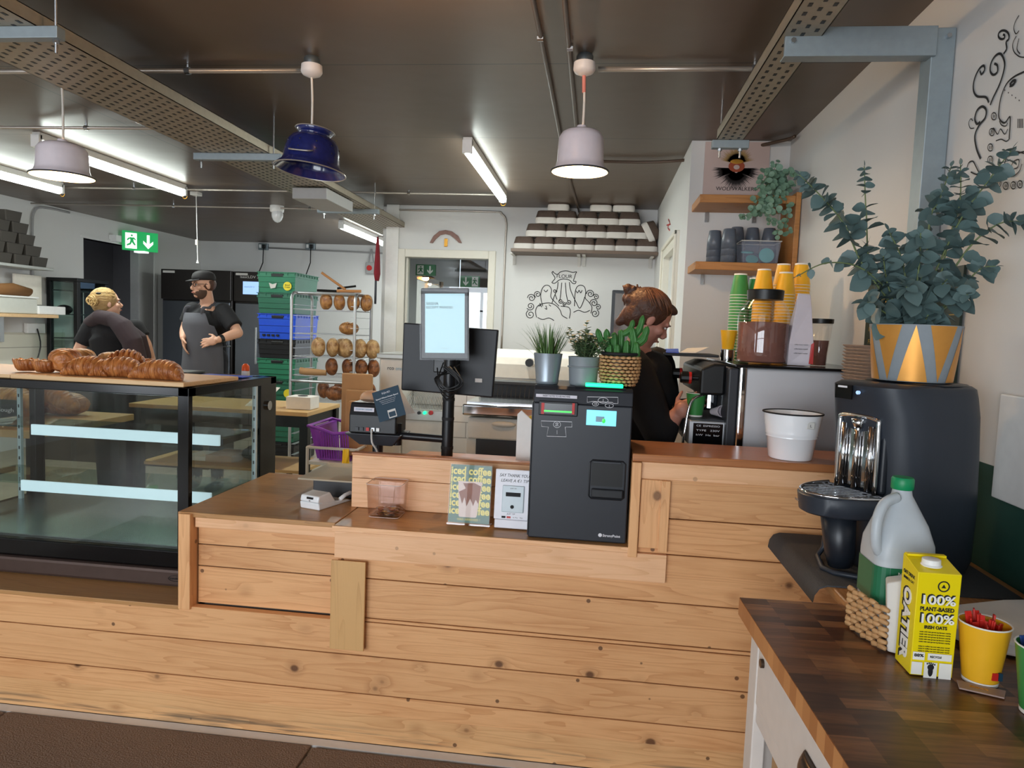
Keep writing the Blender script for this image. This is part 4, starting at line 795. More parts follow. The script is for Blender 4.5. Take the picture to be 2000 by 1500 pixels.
for k, (px, py, nm, mt, sz_, lab) in enumerate(((402, 905, 'paper_pile', 'white_matt', (.09, .12, .03), 'pile of white papers on lower shelf of prep table'), (446, 900, 'paper_box', 'paper_kraft', (.10, .14, .05), 'flat brown box on lower shelf of prep table'), (500, 890, 'black_cloth', 'shirt_dark', (.12, .1, .09), 'crumpled black cloth on lower shelf of prep table'))):
    if 'shirt_dark' not in MATS: P('shirt_dark', '1e1d24', .9)
    q = W(px, py, y=fy+.3); b = MB(); rnd = random.Random(k)
    if mt == 'shirt_dark':
        for j in range(9): b.ell((q.x+rnd.uniform(-.06, .06), fy+.3+rnd.uniform(-.06, .06), .505+rnd.uniform(0, .03)), (.05, .05, .04), 8, 6)
    else: b.box(q.x-sz_[0], q.x+sz_[0], fy+.3-sz_[1], fy+.3+sz_[1], .461, .461+sz_[2])
    tag(b.build(nm, mt, None, smooth=mt == 'shirt_dark'), lab, 'clutter')
c = W(582, 800, z=.881); t = thing('white_carton_box', 'white cardboard box with round black mark on prep table', 'box', c)
MB().box(c.x-.09, c.x+.09, c.y, c.y+.16, .882, .97).build('box', 'white_matt', t, bevel=.003); MB().cyl((c.x, c.y+.08, .971), (c.x, c.y+.08, .973), .035, 20).build('mark', 'ink', t)
# white paper stack and sheets seen through the case
t = tag(MB().prism([(c.x-.42, c.y+.05, .882), (c.x-.28, c.y+.02, .882), (c.x-.18, c.y+.1, 1.02), (c.x-.3, c.y+.14, 1.02)], (0, .004, .0)).build('paper_sheet', 'white_matt'), 'white paper propped on the prep table, seen through glass', 'paper')
# trolley with purple basket
P('basket_purple', '8a3fb0', .35); P('trolley_white', 'd8d5cf', .4)
c = W(600, 925, y=4.05); ty0, ty1 = 4.05, 4.5; tx0 = W(600, 900, y=ty0).x; tx1 = W(690, 900, y=ty0).x+.02; tz = W(640, 903, y=ty0).z
t = thing('white_trolley', 'white metal trolley carrying the purple basket', 'trolley', ((tx0+tx1)/2, 4.3, 0))
MB().box(tx0, tx1, ty0, ty1, tz-.02, tz).build('shelf', 'trolley_white', t, bevel=.003)
MB().tube([(tx0, ty0, tz+.085), (tx1, ty0, tz+.085), (tx1, ty1, tz+.085), (tx0, ty1, tz+.085)], .009, 8, close=True).build('rail', 'trolley_white', t)
for x in (tx0, tx1):
    for y in (ty0, ty1): MB().tube([(x, y, 0), (x, y, tz+.085)], .01, 8).build('leg', 'trolley_white', t)
MB().box(tx0, tx1, ty0, ty1, .2, .22).build('shelf', 'trolley_white', t)
bt = thing('purple_basket', 'purple plastic basket on the white trolley', 'basket', ((tx0+tx1)/2, 4.28, tz)); bx0, bx1 = tx0+.02, tx1-.03
rim = [(bx0-.03, 4.08, tz+.21), (bx0+.05, 4.08, tz+.195), ((bx0+bx1)/2, 4.08, tz+.17), (bx1, 4.08, tz+.185), (bx1+.01, 4.46, tz+.19), ((bx0+bx1)/2, 4.46, tz+.18), (bx0-.03, 4.46, tz+.21)]
MB().tube(rim, .010, 8, close=True).build('rim', 'basket_purple', bt, smooth=True)
w = MB().box(bx0+.03, bx1-.03, 4.11, 4.43, tz+.002, tz+.012)
w.hexa([(bx0+.02, 4.105, tz+.01), (bx0+.04, 4.105, tz+.01), (bx0+.04, 4.43, tz+.01), (bx0+.02, 4.43, tz+.01), (bx0-.02, 4.08, tz+.2), (bx0+.01, 4.08, tz+.2), (bx0+.01, 4.45, tz+.2), (bx0-.02, 4.45, tz+.2)])
for k in range(12): x = bx0+.045+k*(bx1-bx0-.09)/11; w.hexa([(x, 4.11, tz+.01), (x+.008, 4.11, tz+.01), (x+.008, 4.116, tz+.01), (x, 4.116, tz+.01), (x, 4.08, tz+.18), (x+.008, 4.08, tz+.18), (x+.008, 4.086, tz+.18), (x, 4.086, tz+.18)])
w.box(bx0+.02, bx1-.02, 4.098, 4.106, tz+.07, tz+.085); w.build('lattice', 'basket_purple', bt)
for k, (dx, ry, hgt, sh) in enumerate(((.02, 4.36, .52, 0), (.07, 4.30, .42, .02), (.12, 4.22, .36, .03))):
    x = bx0+.05+dx; b = MB().box(x, x+.20, ry, ry+.035, tz+.013, tz+hgt)
    o = b.build('paper_bag', 'paper_kraft', None, bevel=.008); o.rotation_euler = (0, 0, 0); tag(o, ['tallest brown paper bag standing in the purple basket', 'middle brown paper bag in the purple basket', 'front brown paper bag in the purple basket'][k], 'paper bag', 'paper bags in the basket')
o = MB().tube([(tx1-.06, ty0-.02, tz+.09), (tx1-.06, ty0-.02, tz-.12), (tx1-.05, ty0-.02, tz-.2)], [(.02, .01), (.03, .012), (.028, .01)], 8).build('yellow_cloth', 'yellow', None, smooth=True); tag(o, 'yellow strip of cloth hanging over trolley rail', 'cloth')
# ---- bread slicers and sheeter behind the till
P('slicer_cream', 'd8d5cc', .4); P('slicer_steel', 'a9aaa6', .35, .5)
sl = thing('bread_slicer', 'cream bread slicer with green and red buttons, behind leaflet', 'bread slicer', (-1.25, 4.9, 0))
sy = 4.7; q0 = W(742, 715, y=sy); q1 = W(868, 820, y=sy)
MB().box(q0.x, q0.x+.16, sy, sy+.46, .0, W(745, 700, y=sy).z).build('side_column', 'slicer_cream', sl, bevel=.01)
MB().box(q0.x-.02, q0.x+.20, sy-.02, sy+.47, W(745, 700, y=sy).z, W(745, 690, y=sy).z).build('top_cap', 'slicer_steel', sl, bevel=.006)
text('brand_text', 'rco', 'dark_grey', sl, W(763, 719, y=sy-.004), width=.045, height=.018); text('brand_text', 'one', 'icon_blue', sl, W(779, 720, y=sy-.004), width=.045, height=.018)
MB().box(q0.x+.161, q1.x, sy+.02, sy+.46, .0, W(830, 822, y=sy).z).build('body', 'slicer_cream', sl, bevel=.008)
pz0 = W(830, 822, y=sy).z; pz1 = W(830, 800, y=sy).z
MB().box(q0.x+.165, q1.x, sy-.01, sy+.3, pz0, pz1).build('control_panel', 'slicer_steel', sl, bevel=.006)
for px, mt, rr in ((819, 'black', .011), (830, 'green_glow', .011), (842, 'red', .015)):
    c = W(px, 806, y=sy-.012); MB().cyl(c, c+Vector((0, -.018, 0)), rr, 16).build('button', mt, sl)
for k in range(24):
    x = q0.x+.18+k*(q1.x-q0.x-.2)/23; MB().tube([(x, sy+.02, pz1), (x, sy+.1, pz1+.08), (x, sy+.28, pz1+.12)], .0022, 4).build('blade', 'steel', sl)
MB().box(q0.x+.165, q1.x, sy+.28, sy+.46, pz1, pz1+.3).build('hood', 'slicer_cream', sl, bevel=.01)
# dough sheeter / slicer with steel tray to the right of the pole
sh = thing('dough_machine', 'white bakery machine with steel tray beside the cash machine', 'bakery machine', (-.6, 4.2, 0)); my = 4.0
g = lambda px, py, y=my: W(px, py, y=y)
x0 = g(912, 800).x; x1 = x0+1.0
MB().box(x0, x1, my, my+.5, 0, g(960, 858).z).build('body', 'slicer_cream', sh, bevel=.008)
MB().box(x0+.06, x1, my-.012, my, .2, g(960, 852).z-.0).build('dark_opening', 'charcoal', sh, bevel=.02)
MB().box(x0+.01, x1, my-.02, my+.48, g(960, 858).z, g(960, 816).z).build('drawer', 'slicer_cream', sh, bevel=.01); 
MB().ell((g(985, 828).x, my-.025, g(985, 828).z), (.07, .02, .018)).build('grip', 'slicer_cream', sh, smooth=True)
MB().box(x0-.02, x1, my-.05, my+.45, g(960, 812).z, g(960, 790).z).build('steel_front', 'chrome', sh, bevel=.012, bseg=3)
MB().box(x0, x1, my, my+.45, g(960, 790).z, g(960, 786).z).build('steel_tray', 'steel', sh)
zb0 = g(960, 778).z; 
for k in range(34):
    x = x0+.02+k*.028; MB().tube([(x, my+.3, zb0-.02), (x, my+.36, zb0+.07)], .003, 4).build('blade', 'dark_grey', sh)
MB().box(x0, x1, my+.33, my+.46, zb0+.06, zb0+.075).box(x0, x1, my+.46, my+.5, zb0-.05, zb0+.075).build('blade_frame', 'dark_grey', sh)
for k, (dx, a_) in enumerate(((.12, .2), (.36, -.3), (.5, .25))):
    o = MB().tf(Matrix.Translation((x0+.1+dx, my+.15, zb0-.035)) @ Matrix.Rotation(a_, 4, 'Z')).box(-.11, .11, -.012, .012, 0, .004).build('wooden_strip', 'board_wood'); tag(o, ['left pale strip lying on steel tray', 'middle pale strip lying on steel tray', 'right pale strip lying on steel tray'][k], 'strip')
hd = thing('white_hood', 'long white appliance cover below the flour mural', 'appliance', (-.3, 5.4, 0)); hy = 5.2
z1 = W(960, 686, y=hy).z; z0_ = W(960, 770, y=hy).z; xa = W(862, 700, y=hy).x
MB().prism([(xa, hy+.03, z1-.03), (xa, hy+.15, z1), (xa, hy+.8, z1), (xa, hy+.8, 0), (xa, hy, 0), (xa, hy, z1-.09)], (1.2, 0, 0)).build('body', 'warm_white', hd, bevel=.012); MB().box(xa+.02, xa+1.18, hy-.012, hy-.001, z1-.2, z1-.19).box(xa+.02, xa+1.18, hy-.012, hy-.001, z1-.34, z1-.33).build('seam', 'jamb_grey', hd)
MB().cyl((W(1035, 708, y=hy).x, hy-.06, W(1035, 708, y=hy).z), (W(1035, 708, y=hy).x, hy, W(1035, 708, y=hy).z), .03, 12).build('knob', 'black', hd)
tl_ = thing('tiled_pier', 'small tiled pier between the till pole and white machine', 'wall', (-1.0, 4.6, 0)); P('tile_cream', 'dad8cf', .2)
MB().box(g(880, 800, 4.4).x, g(912, 800, 4.4).x+.05, 4.4, 4.5, 0, g(895, 770, 4.4).z).build('pier', 'metro_back', tl_)
# items on the staff side of the counter beside the cash machine
wk = thing('back_worktop', 'low worktop behind the counter, mostly hidden', 'worktop', (-.4, 2.9, 0)); MB().box(-.86, -.14, 2.61, 3.3, .86, .90).build('top', 'pine_bar', wk); MB().box(-.84, -.16, 2.65, 3.28, 0.0, .859).build('cabinet', 'brown_dark', wk)
o = MB().prism([(-.29, 2.7, .901), (-.29, 2.7, 1.175), (-.275, 2.7, 1.19), (-.17, 2.7, 1.10), (-.17, 2.7, .901)], (0, .012, 0)).build('paper_stack', 'white_matt'); tag(o, 'white card standing behind counter beside the cash machine', 'card')
P('wrap_yellow', 'd8b83e', .4, var=.25, vs=25); o = MB().ell((-.235, 2.85, 1.03), (.07, .05, .13)).build('yellow_package', 'wrap_yellow', None, smooth=True); tag(o, 'yellow and white crumpled package behind the white card', 'package')
# ---- left wall: shelf of tins, metro tiles, cabinet, clutter
P('tin_dark', '4b4640', .55, .3)
tag(MB().box(XL+.002, XL+.33, 4.2, W(100, 525, x=XL+.3).y, W(100, 524, x=XL+.3).z-.03, W(100, 524, x=XL+.3).z).build('wall_shelf', 'slicer_steel', None, bevel=.003), 'steel shelf on left wall carrying dark bread tins', 'shelf')
zs = W(100, 524, x=XL+.3).z+.002; ye = W(92, 520, x=XL+.2).y; first = None; n = 0
for lv in range(5):
    for k in range(5-lv if lv else 5):
        y = ye-.16-k*.235-lv*.085
        if y < 5.4: continue
        z = zs+lv*.108
        if first is None:
            o = MB().rings([rsq(.05, .09, .01, .0), rsq(.062, .108, .012, .104), rsq(.056, .10, .012, .104), rsq(.046, .085, .01, .006)]).build('bread_tin', 'tin_dark', None); first = o; o.location = (XL+.2, y, z); tag(o, 'x', 'bread tin', 'dark bread tins on the left shelf')
        else: o = dup(first, (XL+.2, y, z))
        o['label'] = 'dark bread tin, %s from the right end, in %s row of the left shelf' % (ORD[k], ['bottom', 'second', 'third', 'fourth', 'top'][lv]); n += 1
ls = W(105, 615, x=XL+.3)
tag(MB().box(XL+.002, XL+.36, 4.2, ls.y, ls.z-.035, ls.z).build('wall_shelf', 'board_wood', None, bevel=.003), 'wooden lower shelf on left wall, below the bread tins', 'shelf')
z = ls.z+.002; P('bread_brown', '8a6038', .7); P('tub_clear', 'c9cac2', .3)
q = W(20, 600, x=XL+.2)
t = thing('storage_tub', 'clear tub on the lower left shelf, at photo edge', 'tub', (XL+.2, q.y, z)); MB().box(XL+.08, XL+.32, q.y-.28, q.y+.22, z, z+.16).build('tub', 'tub_clear', t, bevel=.01); MB().box(XL+.07, XL+.33, q.y-.29, q.y+.23, z+.161, z+.18).build('lid', 'white', t, bevel=.005)
o = MB().tube([(XL+.2, q.y-.3, z+.23), (XL+.2, q.y, z+.245), (XL+.2, q.y+.25, z+.225)], [(.06, .045), (.08, .045), (.05, .035)], 12).build('bread_basket', 'bread_brown', None, smooth=True); tag(o, 'brown wicker lid lying on the clear tub', 'basket')
q2 = W(62, 600, x=XL+.1); o = MB().box(XL+.05, XL+.08, q2.y-.2, q2.y+.17, z+.1, z+.42).build('white_board', 'warm_white', None, bevel=.006); tag(o, 'cream board leaning on left wall above the shelf', 'board')
o = MB().box(XL+.1, XL+.34, q2.y-.18, q2.y+.2, z+.0, z+.09).build('white_tray', 'white', None, bevel=.008); tag(o, 'stack of white plastic trays on lower left shelf', 'tray')
o = MB().ell((XL+.24, q2.y+.30, z+.06), (.07, .1, .055)).build('black_scanner', 'black', None, smooth=True); tag(o, 'small black device at right end of lower left shelf', 'device')
t = thing('wall_socket', 'white socket with cables under the lower left shelf', 'socket', (XL, q2.y+.2, 1.5)); sz = ls.z-.16
MB().box(XL+.001, XL+.05, q2.y+.0, q2.y+.25, sz-.05, sz+.06).build('box', 'white', t, bevel=.006); MB().tube(smooth_path([(XL+.06, q2.y+.12, sz), (XL+.07, q2.y+.15, sz-.2), (XL+.06, q2.y+.05, sz-.45), (XL+.05, q2.y-.1, sz-.6)], 4), .007, 6).build('cable', 'black', t)
MB().box(XL+.01, XL+.04, q2.y-.35, q2.y-.3, ls.z-.3, ls.z-.036).build('shelf_support', 'steel', bpy.data.objects['wall_shelf.001'])
# black glazed cabinet
ca = W(90, 541, x=XL+.03); cx0 = XL+.03; cy0 = ca.y; cx1 = W(151, 545, y=cy0).x; cy1 = min(W(212, 550, x=cx1).y, 8.4); cz = ca.z
t = thing('display_cabinet', 'upright black glazed cabinet left of the kitchen doorway', 'cabinet', ((cx0+cx1)/2, (cy0+cy1)/2, 0))
f = MB()
for x in (cx0, cx1-.05):
    for y in (cy0, cy1-.05): f.box(x, x+.05, y, y+.05, 0, cz-.041)
f.box(cx0, cx1, cy0, cy1, cz-.04, cz).box(cx0+.05, cx1-.05, cy0, cy1-.05, 0, 1.0).box(cx0+.05, cx1-.05, cy1-.05, cy1, cz-.12, cz-.04)
f.build('frame', 'black', t, bevel=.003)
for k in range(3): MB().box(cx0+.05, cx1-.05, cy0+.03, cy1-.03, 1.2+k*.27, 1.212+k*.27).build('shelf', 'dark_grey', t)
MB().box(cx0+.05, cx1-.05, cy0+.02, cy0+.025, 1.0, cz-.04).build('front_glass', 'shelf_glass', t); MB().box(cx1-.025, cx1-.02, cy0+.05, cy1-.05, 1.0, cz-.04).build('side_glass', 'shelf_glass', t)
# exit signs
P('sign_exit', '1f9a52', .35, emit='22b060', es=.55, var=0); P('sign_white', 'f2fff6', .3, emit='ffffff', es=.9, var=0)
def exit_sign(label, o, ux, w=.36, h=.19, flip=False, es=True, group=None):
    t = thing('exit_sign', label, 'exit sign', o, group=group); M = frame(o, ux, (0, 0, 1)); mg = 'sign_exit' if es else 'sign_plain'; mw = 'sign_white' if es else 'white'
    MB().tf(M).box(-w/2, w/2, 0, .03, -h/2, h/2).build('panel', mg, t, bevel=.004); s = -1 if flip else 1
    q = lambda x, z: (s*x*w, -.0015, z*h)
    MB().tf(M).prism([q(-.42, -.4), q(-.1, -.4), q(-.1, .4), q(-.42, .4)], (0, .0012, 0)).build('door_symbol', mw, t)
    def pl(pts): return MB().tf(M).prism([(s*x*w, -.0028, z*h) for x, z in pts], (0, .001, 0))
    MB().tf(M).cyl((s*-.24*w, -.0028, .27*h), (s*-.24*w, -.0018, .27*h), .02*w+.004, 12).build('runner_symbol', mg, t)
    pl([(-.30, .18), (-.20, .16), (-.19, -.02), (-.13, -.2), (-.17, -.24), (-.24, -.08), (-.27, -.2), (-.38, -.28), (-.38, -.2), (-.30, -.12), (-.28, .02)]).build('runner_symbol', mg, t)
    pl([(-.38, .04), (-.34, .14), (-.18, .18), (-.12, .06), (-.15, .04), (-.2, .1), (-.31, .08), (-.35, .0)]).build('runner_symbol', mg, t)
    MB().tf(M).prism([q(*p) for p in ((.18, .36), (.26, .36), (.26, -.1), (.36, .05), (.36, -.1), (.22, -.36), (.08, -.1), (.08, .05), (.18, -.1))], (0, .0012, 0)).build('arrow_symbol', mw, t)
    return t
P('sign_plain', '1c7a48', .4)
e0 = W(233, 467, x=XL+.25); e1 = W(268, 470, x=XL+.25)
ex = exit_sign('lit green exit sign with arrow above kitchen doorway', (XL+.21, 8.72, 2.46), Vector((.72, .70, 0)), .42, .25)
MB().box(XL+.002, XL+.10, 8.40, 8.5, 2.42, 2.5).build('wall_mount', 'white', ex); MB().box(XL+.16, XL+.3, 8.66, 8.76, 2.31, 2.332).build('lamp_strip', 'sign_white', ex)
exit_sign('green exit sign at top left of the back window', (-1.86, 7.5, W(818, 527, y=7.5).z), (1, 0, 0), .22, .12, es=False)
exit_sign('green exit sign seen at right in the back window', (W(918, 550, y=7.9).x, 7.9, W(918, 550, y=7.9).z), (1, 0, 0), .22, .13, flip=True, es=False)
q = W(833, 542, y=8.5); t = thing('pendant_lamp', 'small warm lamp glowing inside the back window', 'lamp', q); MB().lathe([(.01, .05), (.1, .0), (.105, -.005)], q, 20, False).build('shade', 'dark_grey', t); MB().ell(q+Vector((0, 0, -.01)), (.03, .03, .03)).build('bulb', 'bulb_warm', t); MB().tube([q+Vector((0, 0, .05)), (q.x, q.y, ZC-.12)], .004, 6).build('cord', 'black', t)
# boomerang and gauge above the window
P('boomerang_wood', '8c6a60', .5, var=.25, vs=40); pts = []; A_ = []
for px, py in ((839, 474), (846, 461), (858, 451), (870, 449), (883, 452), (895, 461), (902, 475), (896, 474), (888, 466), (879, 459), (870, 457), (860, 459), (851, 467), (845, 475)): pts.append(W(px, py, y=YB-.02))
tag(MB().prism(pts, (0, .012, 0)).build('boomerang', 'boomerang_wood', None, bevel=.003), 'brown wooden boomerang mounted above the back window', 'boomerang')
c = W(871, 474, y=YB-.01); tag(MB().box(c.x-.016, c.x+.016, YB-.02, YB-.001, c.z-.04, c.z+.04).build('wall_gauge', 'gold', None, bevel=.004), 'small brass plate on wall under the boomerang', 'plate')
# shelf with proofing baskets
P('basket_brown', '5d4d44', .75, var=.2, vs=60, bump=.3, bs=120); P('liner_white', 'd9d3cc', .8, var=.06); P('shelf_brown', '6c5a4d', .5)
sz = W(1140, 488, y=6.6).z; s0 = W(998, 488, y=6.62).x; s1 = SX-.003
t = thing('wall_shelf', 'long brown wall shelf stacked with proofing baskets', 'shelf', ((s0+s1)/2, 6.78, sz))
MB().box(s0, s1, 6.60, YB-.002, sz-.03, sz).build('board', 'shelf_brown', t, bevel=.003)
for px in (1004, 1131, 1141, 1271): x = W(px, 500, y=6.9).x; MB().box(x-.015, x+.015, YB-.02, YB-.002, sz-.12, sz-.031).box(x-.015, x+.015, 6.7, YB-.02, sz-.04, sz-.031).build('bracket', 'sticker', t)
proto = None
def basket(label, x, z, rot=0, y=6.76):
    global proto
    if proto is None:
        t = thing('proofing_basket', label, 'basket', (0, 0, 0), group='proofing baskets on the shelf')
        MB().rings([rsq(.098, .085, .05, .0, 5), rsq(.104, .09, .05, .02, 5), rsq(.100, .088, .05, .055, 5), rsq(.09, .08, .05, .056, 5)]).build('rim_band', 'liner_white', t, smooth=True, auto=50, local=True)
        MB().rings([rsq(.099, .087, .05, .0565, 5), rsq(.082, .07, .04, .118, 5), rsq(.077, .065, .04, .121, 5)]).build('basket', 'basket_brown', t, smooth=True, auto=50, local=True)
        proto = t
    else: t = dup(proto, label=label)
    t.location = (x, y, z); t.rotation_euler = (0, rot, 0); return t
rows = [(7, W(1017+6, 480, y=6.7).x, W(1263, 480, y=6.7).x, 0), (6, W(1047, 460, y=6.7).x, W(1244, 460, y=6.7).x, 1), (5, W(1066, 438, y=6.7).x, W(1229, 438, y=6.7).x, 2)]
rn = ['bottom', 'second', 'third', 'top']; H_ = .122
for n_, xa, xb, lv in rows:
    for k in range(n_): basket('brown proofing basket with white band, %s from left in the %s row of wall shelf' % (ORD[k], rn[lv]), xa+(xb-xa)*k/(n_-1), sz+.001+lv*H_)
for k, px in enumerate((1090, 1173, 1218)): basket('brown proofing basket with white band, %s from left in the top row under ceiling' % ORD[k], W(px, 418, y=6.7).x, sz+.001+3*H_)
basket('tilted proofing basket leaning on its side at right end of pile', W(1272, 462, y=6.7).x-.055, sz+.17, R(62))
# first aid sign, mirror
P('aid_green', '1f6b4f', .4); c = W(1289, 514, y=YB-.01)
t = thing('first_aid_sign', 'green first aid sign with white cross beside doorway', 'sign', c); c = W(1290, 514, y=YB-.01); MB().box(c.x-.05, c.x+.055, YB-.008, YB-.001, c.z-.07, c.z+.08).build('panel', 'aid_green', t); MB().box(c.x-.02, c.x+.05, YB-.010, YB-.008, c.z+.0, c.z+.03).box(c.x+.0, c.x+.03, YB-.010, YB-.008, c.z-.02, c.z+.05).build('cross', 'white', t)
glass('mirror_glass', (.5, .5, .55), .02, .8); a = W(1196, 566, y=6.6); c = W(1228, 640, y=6.6)
t = thing('wall_mirror', 'dark framed glossy tray leaning behind the barista head', 'tray', (a.x+.1, 6.6, c.z)); MB().box(a.x, a.x+.28, 6.62, 6.64, 1.15, a.z).build('frame', 'charcoal', t, bevel=.01); MB().box(a.x+.03, a.x+.25, 6.615, 6.62, 1.2, a.z-.03).build('surface', 'chrome', t)
# ================================================================ RIGHT HAND SIDE: TILL, PLANTS, MACHINES, TABLE
def nth(n): return ORD[n] if n < len(ORD) else '%d%s' % (n+1, {1: 'st', 2: 'nd', 3: 'rd'}.get((n+1) % 10, 'th'))
# till pole with screens
ps = thing('till_stand', 'black pole mount with till screens, cables and side arm', 'till', (-.59, 2.85, .9))
P('till_black', '15171b', .35); P('screen_back', '11141b', .45); P('screen_till', '8fb8c2', .2, emit='a4d6e2', es=.42, var=0); P('text_teal', '35606a', .5, var=0)
pc = W(873, 880, y=2.83); px_ = pc.x
MB().tube([(px_, 2.83, .901), (px_, 2.83, 1.42)], .024, 20).build('pole', 'till_black', ps, smooth=True, auto=40)
for z in (1.0, 1.12, 1.2): MB().tube([(px_, 2.83, z), (px_, 2.83, z+.012)], .0255, 20).build('pole_ring', 'rubber', ps)
ma, mb_, mc, md = [W(*p, y=2.92) for p in ((788, 630), (973, 644), (962, 777), (783, 762))]
MB().hexa([md, mc, mc+Vector((0, .03, 0)), md+Vector((0, .03, 0)), ma, mb_, mb_+Vector((0, .03, 0)), ma+Vector((0, .03, 0))]).build('main_screen', 'screen_back', ps, bevel=.006, bseg=3)
ce = (ma+mb_+mc+md)/4; MB().box(ce.x-.05, ce.x+.05, 2.86, 2.915, ce.z-.05, ce.z+.05).build('mount_plate', 'till_black', ps, bevel=.004)
q = W(935, 743, y=2.918); MB().box(q.x-.015, q.x+.015, 2.914, 2.918, q.z-.008, q.z+.008).build('sticker', 'sticker', ps)
ta, tb, tc_, td = [W(*p, y=2.76) for p in ((823, 561), (917, 561), (914, 704), (823, 700))]
F = frame(((td+tc_)/2), (tb-ta), (0, 0, 1)); tw = (tb-ta).length; th = (ta-td).length
cs = MB().tf(F).box(-tw/2, tw/2, 0, .014, 0, th).build('customer_screen', 'till_black', ps, bevel=.005)
MB().tf(F).box(-tw/2+.018, tw/2-.016, -.0015, 0, .026, th-.022).build('display', 'screen_till', cs)
MB().tf(F).box(-tw/2-.003, tw/2+.003, -.006, -.003, -.003, th+.003).build('cover_glass', 'clear_sheet', cs)
X3 = F.to_3x3() @ Vector((1, 0, 0)); Z3 = F.to_3x3() @ Vector((0, 0, 1))
text('screen_text', 'SASHA', 'text_teal', cs, F @ Vector((-tw/2+.022, -.002, th-.062)), X3, Z3, size=.017, align='LEFT'); text('screen_text', 'RECEIPT PRINTED', 'text_teal', cs, F @ Vector((-tw/2+.022, -.002, th-.077)), X3, Z3, width=.108, height=.0095, align='LEFT')
text('screen_text', 'powered by', 'text_teal', cs, F @ Vector((0, -.002, .045)), X3, Z3, width=.03, height=.004)
MB().tube([F @ Vector((0, .02, .05)), Vector((px_, 2.83, 1.40))], .014, 10).build('screen_bracket', 'till_black', ps)
rnd = random.Random(5)
for k in range(6):
    o1 = rnd.uniform(-.05, .05); MB().tube(smooth_path([(px_+o1, 2.81, 1.33+rnd.uniform(-.02, .03)), (px_-.05+rnd.uniform(0, .02), 2.78, 1.29), (px_+rnd.uniform(-.02, .02), 2.77, 1.24+rnd.uniform(-.03, .02)), (px_+.05+rnd.uniform(0, .02), 2.78, 1.28), (px_+o1*.5, 2.8, 1.34)], 5), .0028, 6).build('cable_loop', 'black', ps)
zr = W(820, 855, y=2.83).z; xa = W(775, 855, y=2.83).x
MB().tube([(px_, 2.83, zr+.0), (xa, 2.83, zr+.005)], .016, 14).build('arm', 'till_black', ps, smooth=True, auto=40)
MB().tube([(xa, 2.83, zr-.035), (xa, 2.83, zr+.055)], .021, 16).build('arm_joint', 'till_black', ps, smooth=True, auto=40)
tl = W(682, 786, y=2.78); tr = W(775, 786, y=2.78); bl = W(683, 845, y=2.78)
pr = thing('receipt_printer', 'black receipt printer on the till arm with cables behind', 'printer', ((tl.x+tr.x)/2, 2.86, bl.z))
MB().prism([(tl.x, 2.78, bl.z), (tl.x, 2.78, tl.z-.05), (tl.x, 2.80, tl.z), (tl.x, 2.93, tl.z), (tl.x, 2.93, bl.z)], (tr.x-tl.x, 0, 0)).build('body', 'till_black', pr, bevel=.006)
MB().box(tl.x+.02, tl.x+.105, 2.783, 2.786, tl.z-.035, tl.z-.018).build('label', 'label_white', pr); text('label_text', 'STRONGPOINT CASHGUARD', 'icon_blue', pr, (tl.x+.062, 2.782, tl.z-.026), width=.07, height=.007)
for dx, mt in ((.03, 'charcoal'), (.05, 'charcoal'), (.075, 'red'), (.098, 'steel'), (.118, 'white')): MB().box(tl.x+dx, tl.x+dx+.013, 2.774, 2.779, bl.z+.012, bl.z+.026).build('port', mt, pr)
MB().tube(smooth_path([(tl.x+.10, 2.77, bl.z+.02), (tl.x+.11, 2.75, bl.z-.03), (tl.x+.13, 2.76, bl.z-.07), (tl.x+.13, 2.78, .905)], 4), .004, 6).build('cable', 'sticker', pr)
MB().hexa([(tl.x+.04, 2.80, bl.z-.05), (tr.x-.02, 2.80, bl.z-.05), (tr.x-.02, 2.92, bl.z-.05), (tl.x+.04, 2.92, bl.z-.05), (tl.x-.02, 2.78, bl.z-.002), (tr.x+.02, 2.78, bl.z-.002), (tr.x+.02, 2.94, bl.z-.002), (tl.x-.02, 2.94, bl.z-.002)]).build('cradle', 'charcoal', pr, bevel=.003)
MB().tube([((tl.x+tr.x)/2, 2.86, .90), ((tl.x+tr.x)/2, 2.86, bl.z-.05)], .022, 14).build('stand', 'till_black', pr)
P('leaflet_blue', '0f3448', .6, var=.2, vs=5)
la = W(735, 765, y=2.74); M = frame(W(742, 824, y=2.74), W(798, 807, y=2.74)-W(742, 824, y=2.74), Vector((-.1, .15, 1)))
lf = thing('payment_leaflet', 'dark blue folded leaflet leaning on the till arm', 'leaflet', W(768, 824, y=2.74))
MB().tf(M).box(-.002, .112, 0, .001, -.002, .122).build('front_page', 'leaflet_blue', lf); MB().tf(M).prism([(.112, .001, 0), (.112, .001, .12), (.135, .05, .0)], (0, .001, 0)).build('back_page', 'sticker', lf)
XX = M.to_3x3() @ Vector((1, 0, 0)); ZZ = M.to_3x3() @ Vector((0, 0, 1))
text('lettering', 'SQUID', 'line_white', lf, M @ Vector((.055, -.0008, .107)), XX, ZZ, width=.036, height=.008); text('lettering', 'Spend Where Points Spend', 'line_white', lf, M @ Vector((.055, -.0008, .089)), XX, ZZ, width=.096, height=.007, bold=.02)
for k in range(3): text('lettering', 'download the app and collect points', 'line_white', lf, M @ Vector((.055, -.0008, .079-k*.007)), XX, ZZ, width=.07-k*.008, height=.003)
MB().tf(M).box(.042, .076, -.001, 0, .002, .035).build('phone_picture', 'sticker', lf); MB().tf(M).box(.045, .073, -.0016, -.001, .006, .026).build('phone_picture', 'leaflet_blue', lf)
q = W(722, 779, y=2.95); tag(MB().ell((q.x, 2.97, q.z-.0), (.05, .04, .035)).build('tan_cloth', 'tan_plastic', None, smooth=True), 'tan rounded item behind the receipt printer', 'cloth')
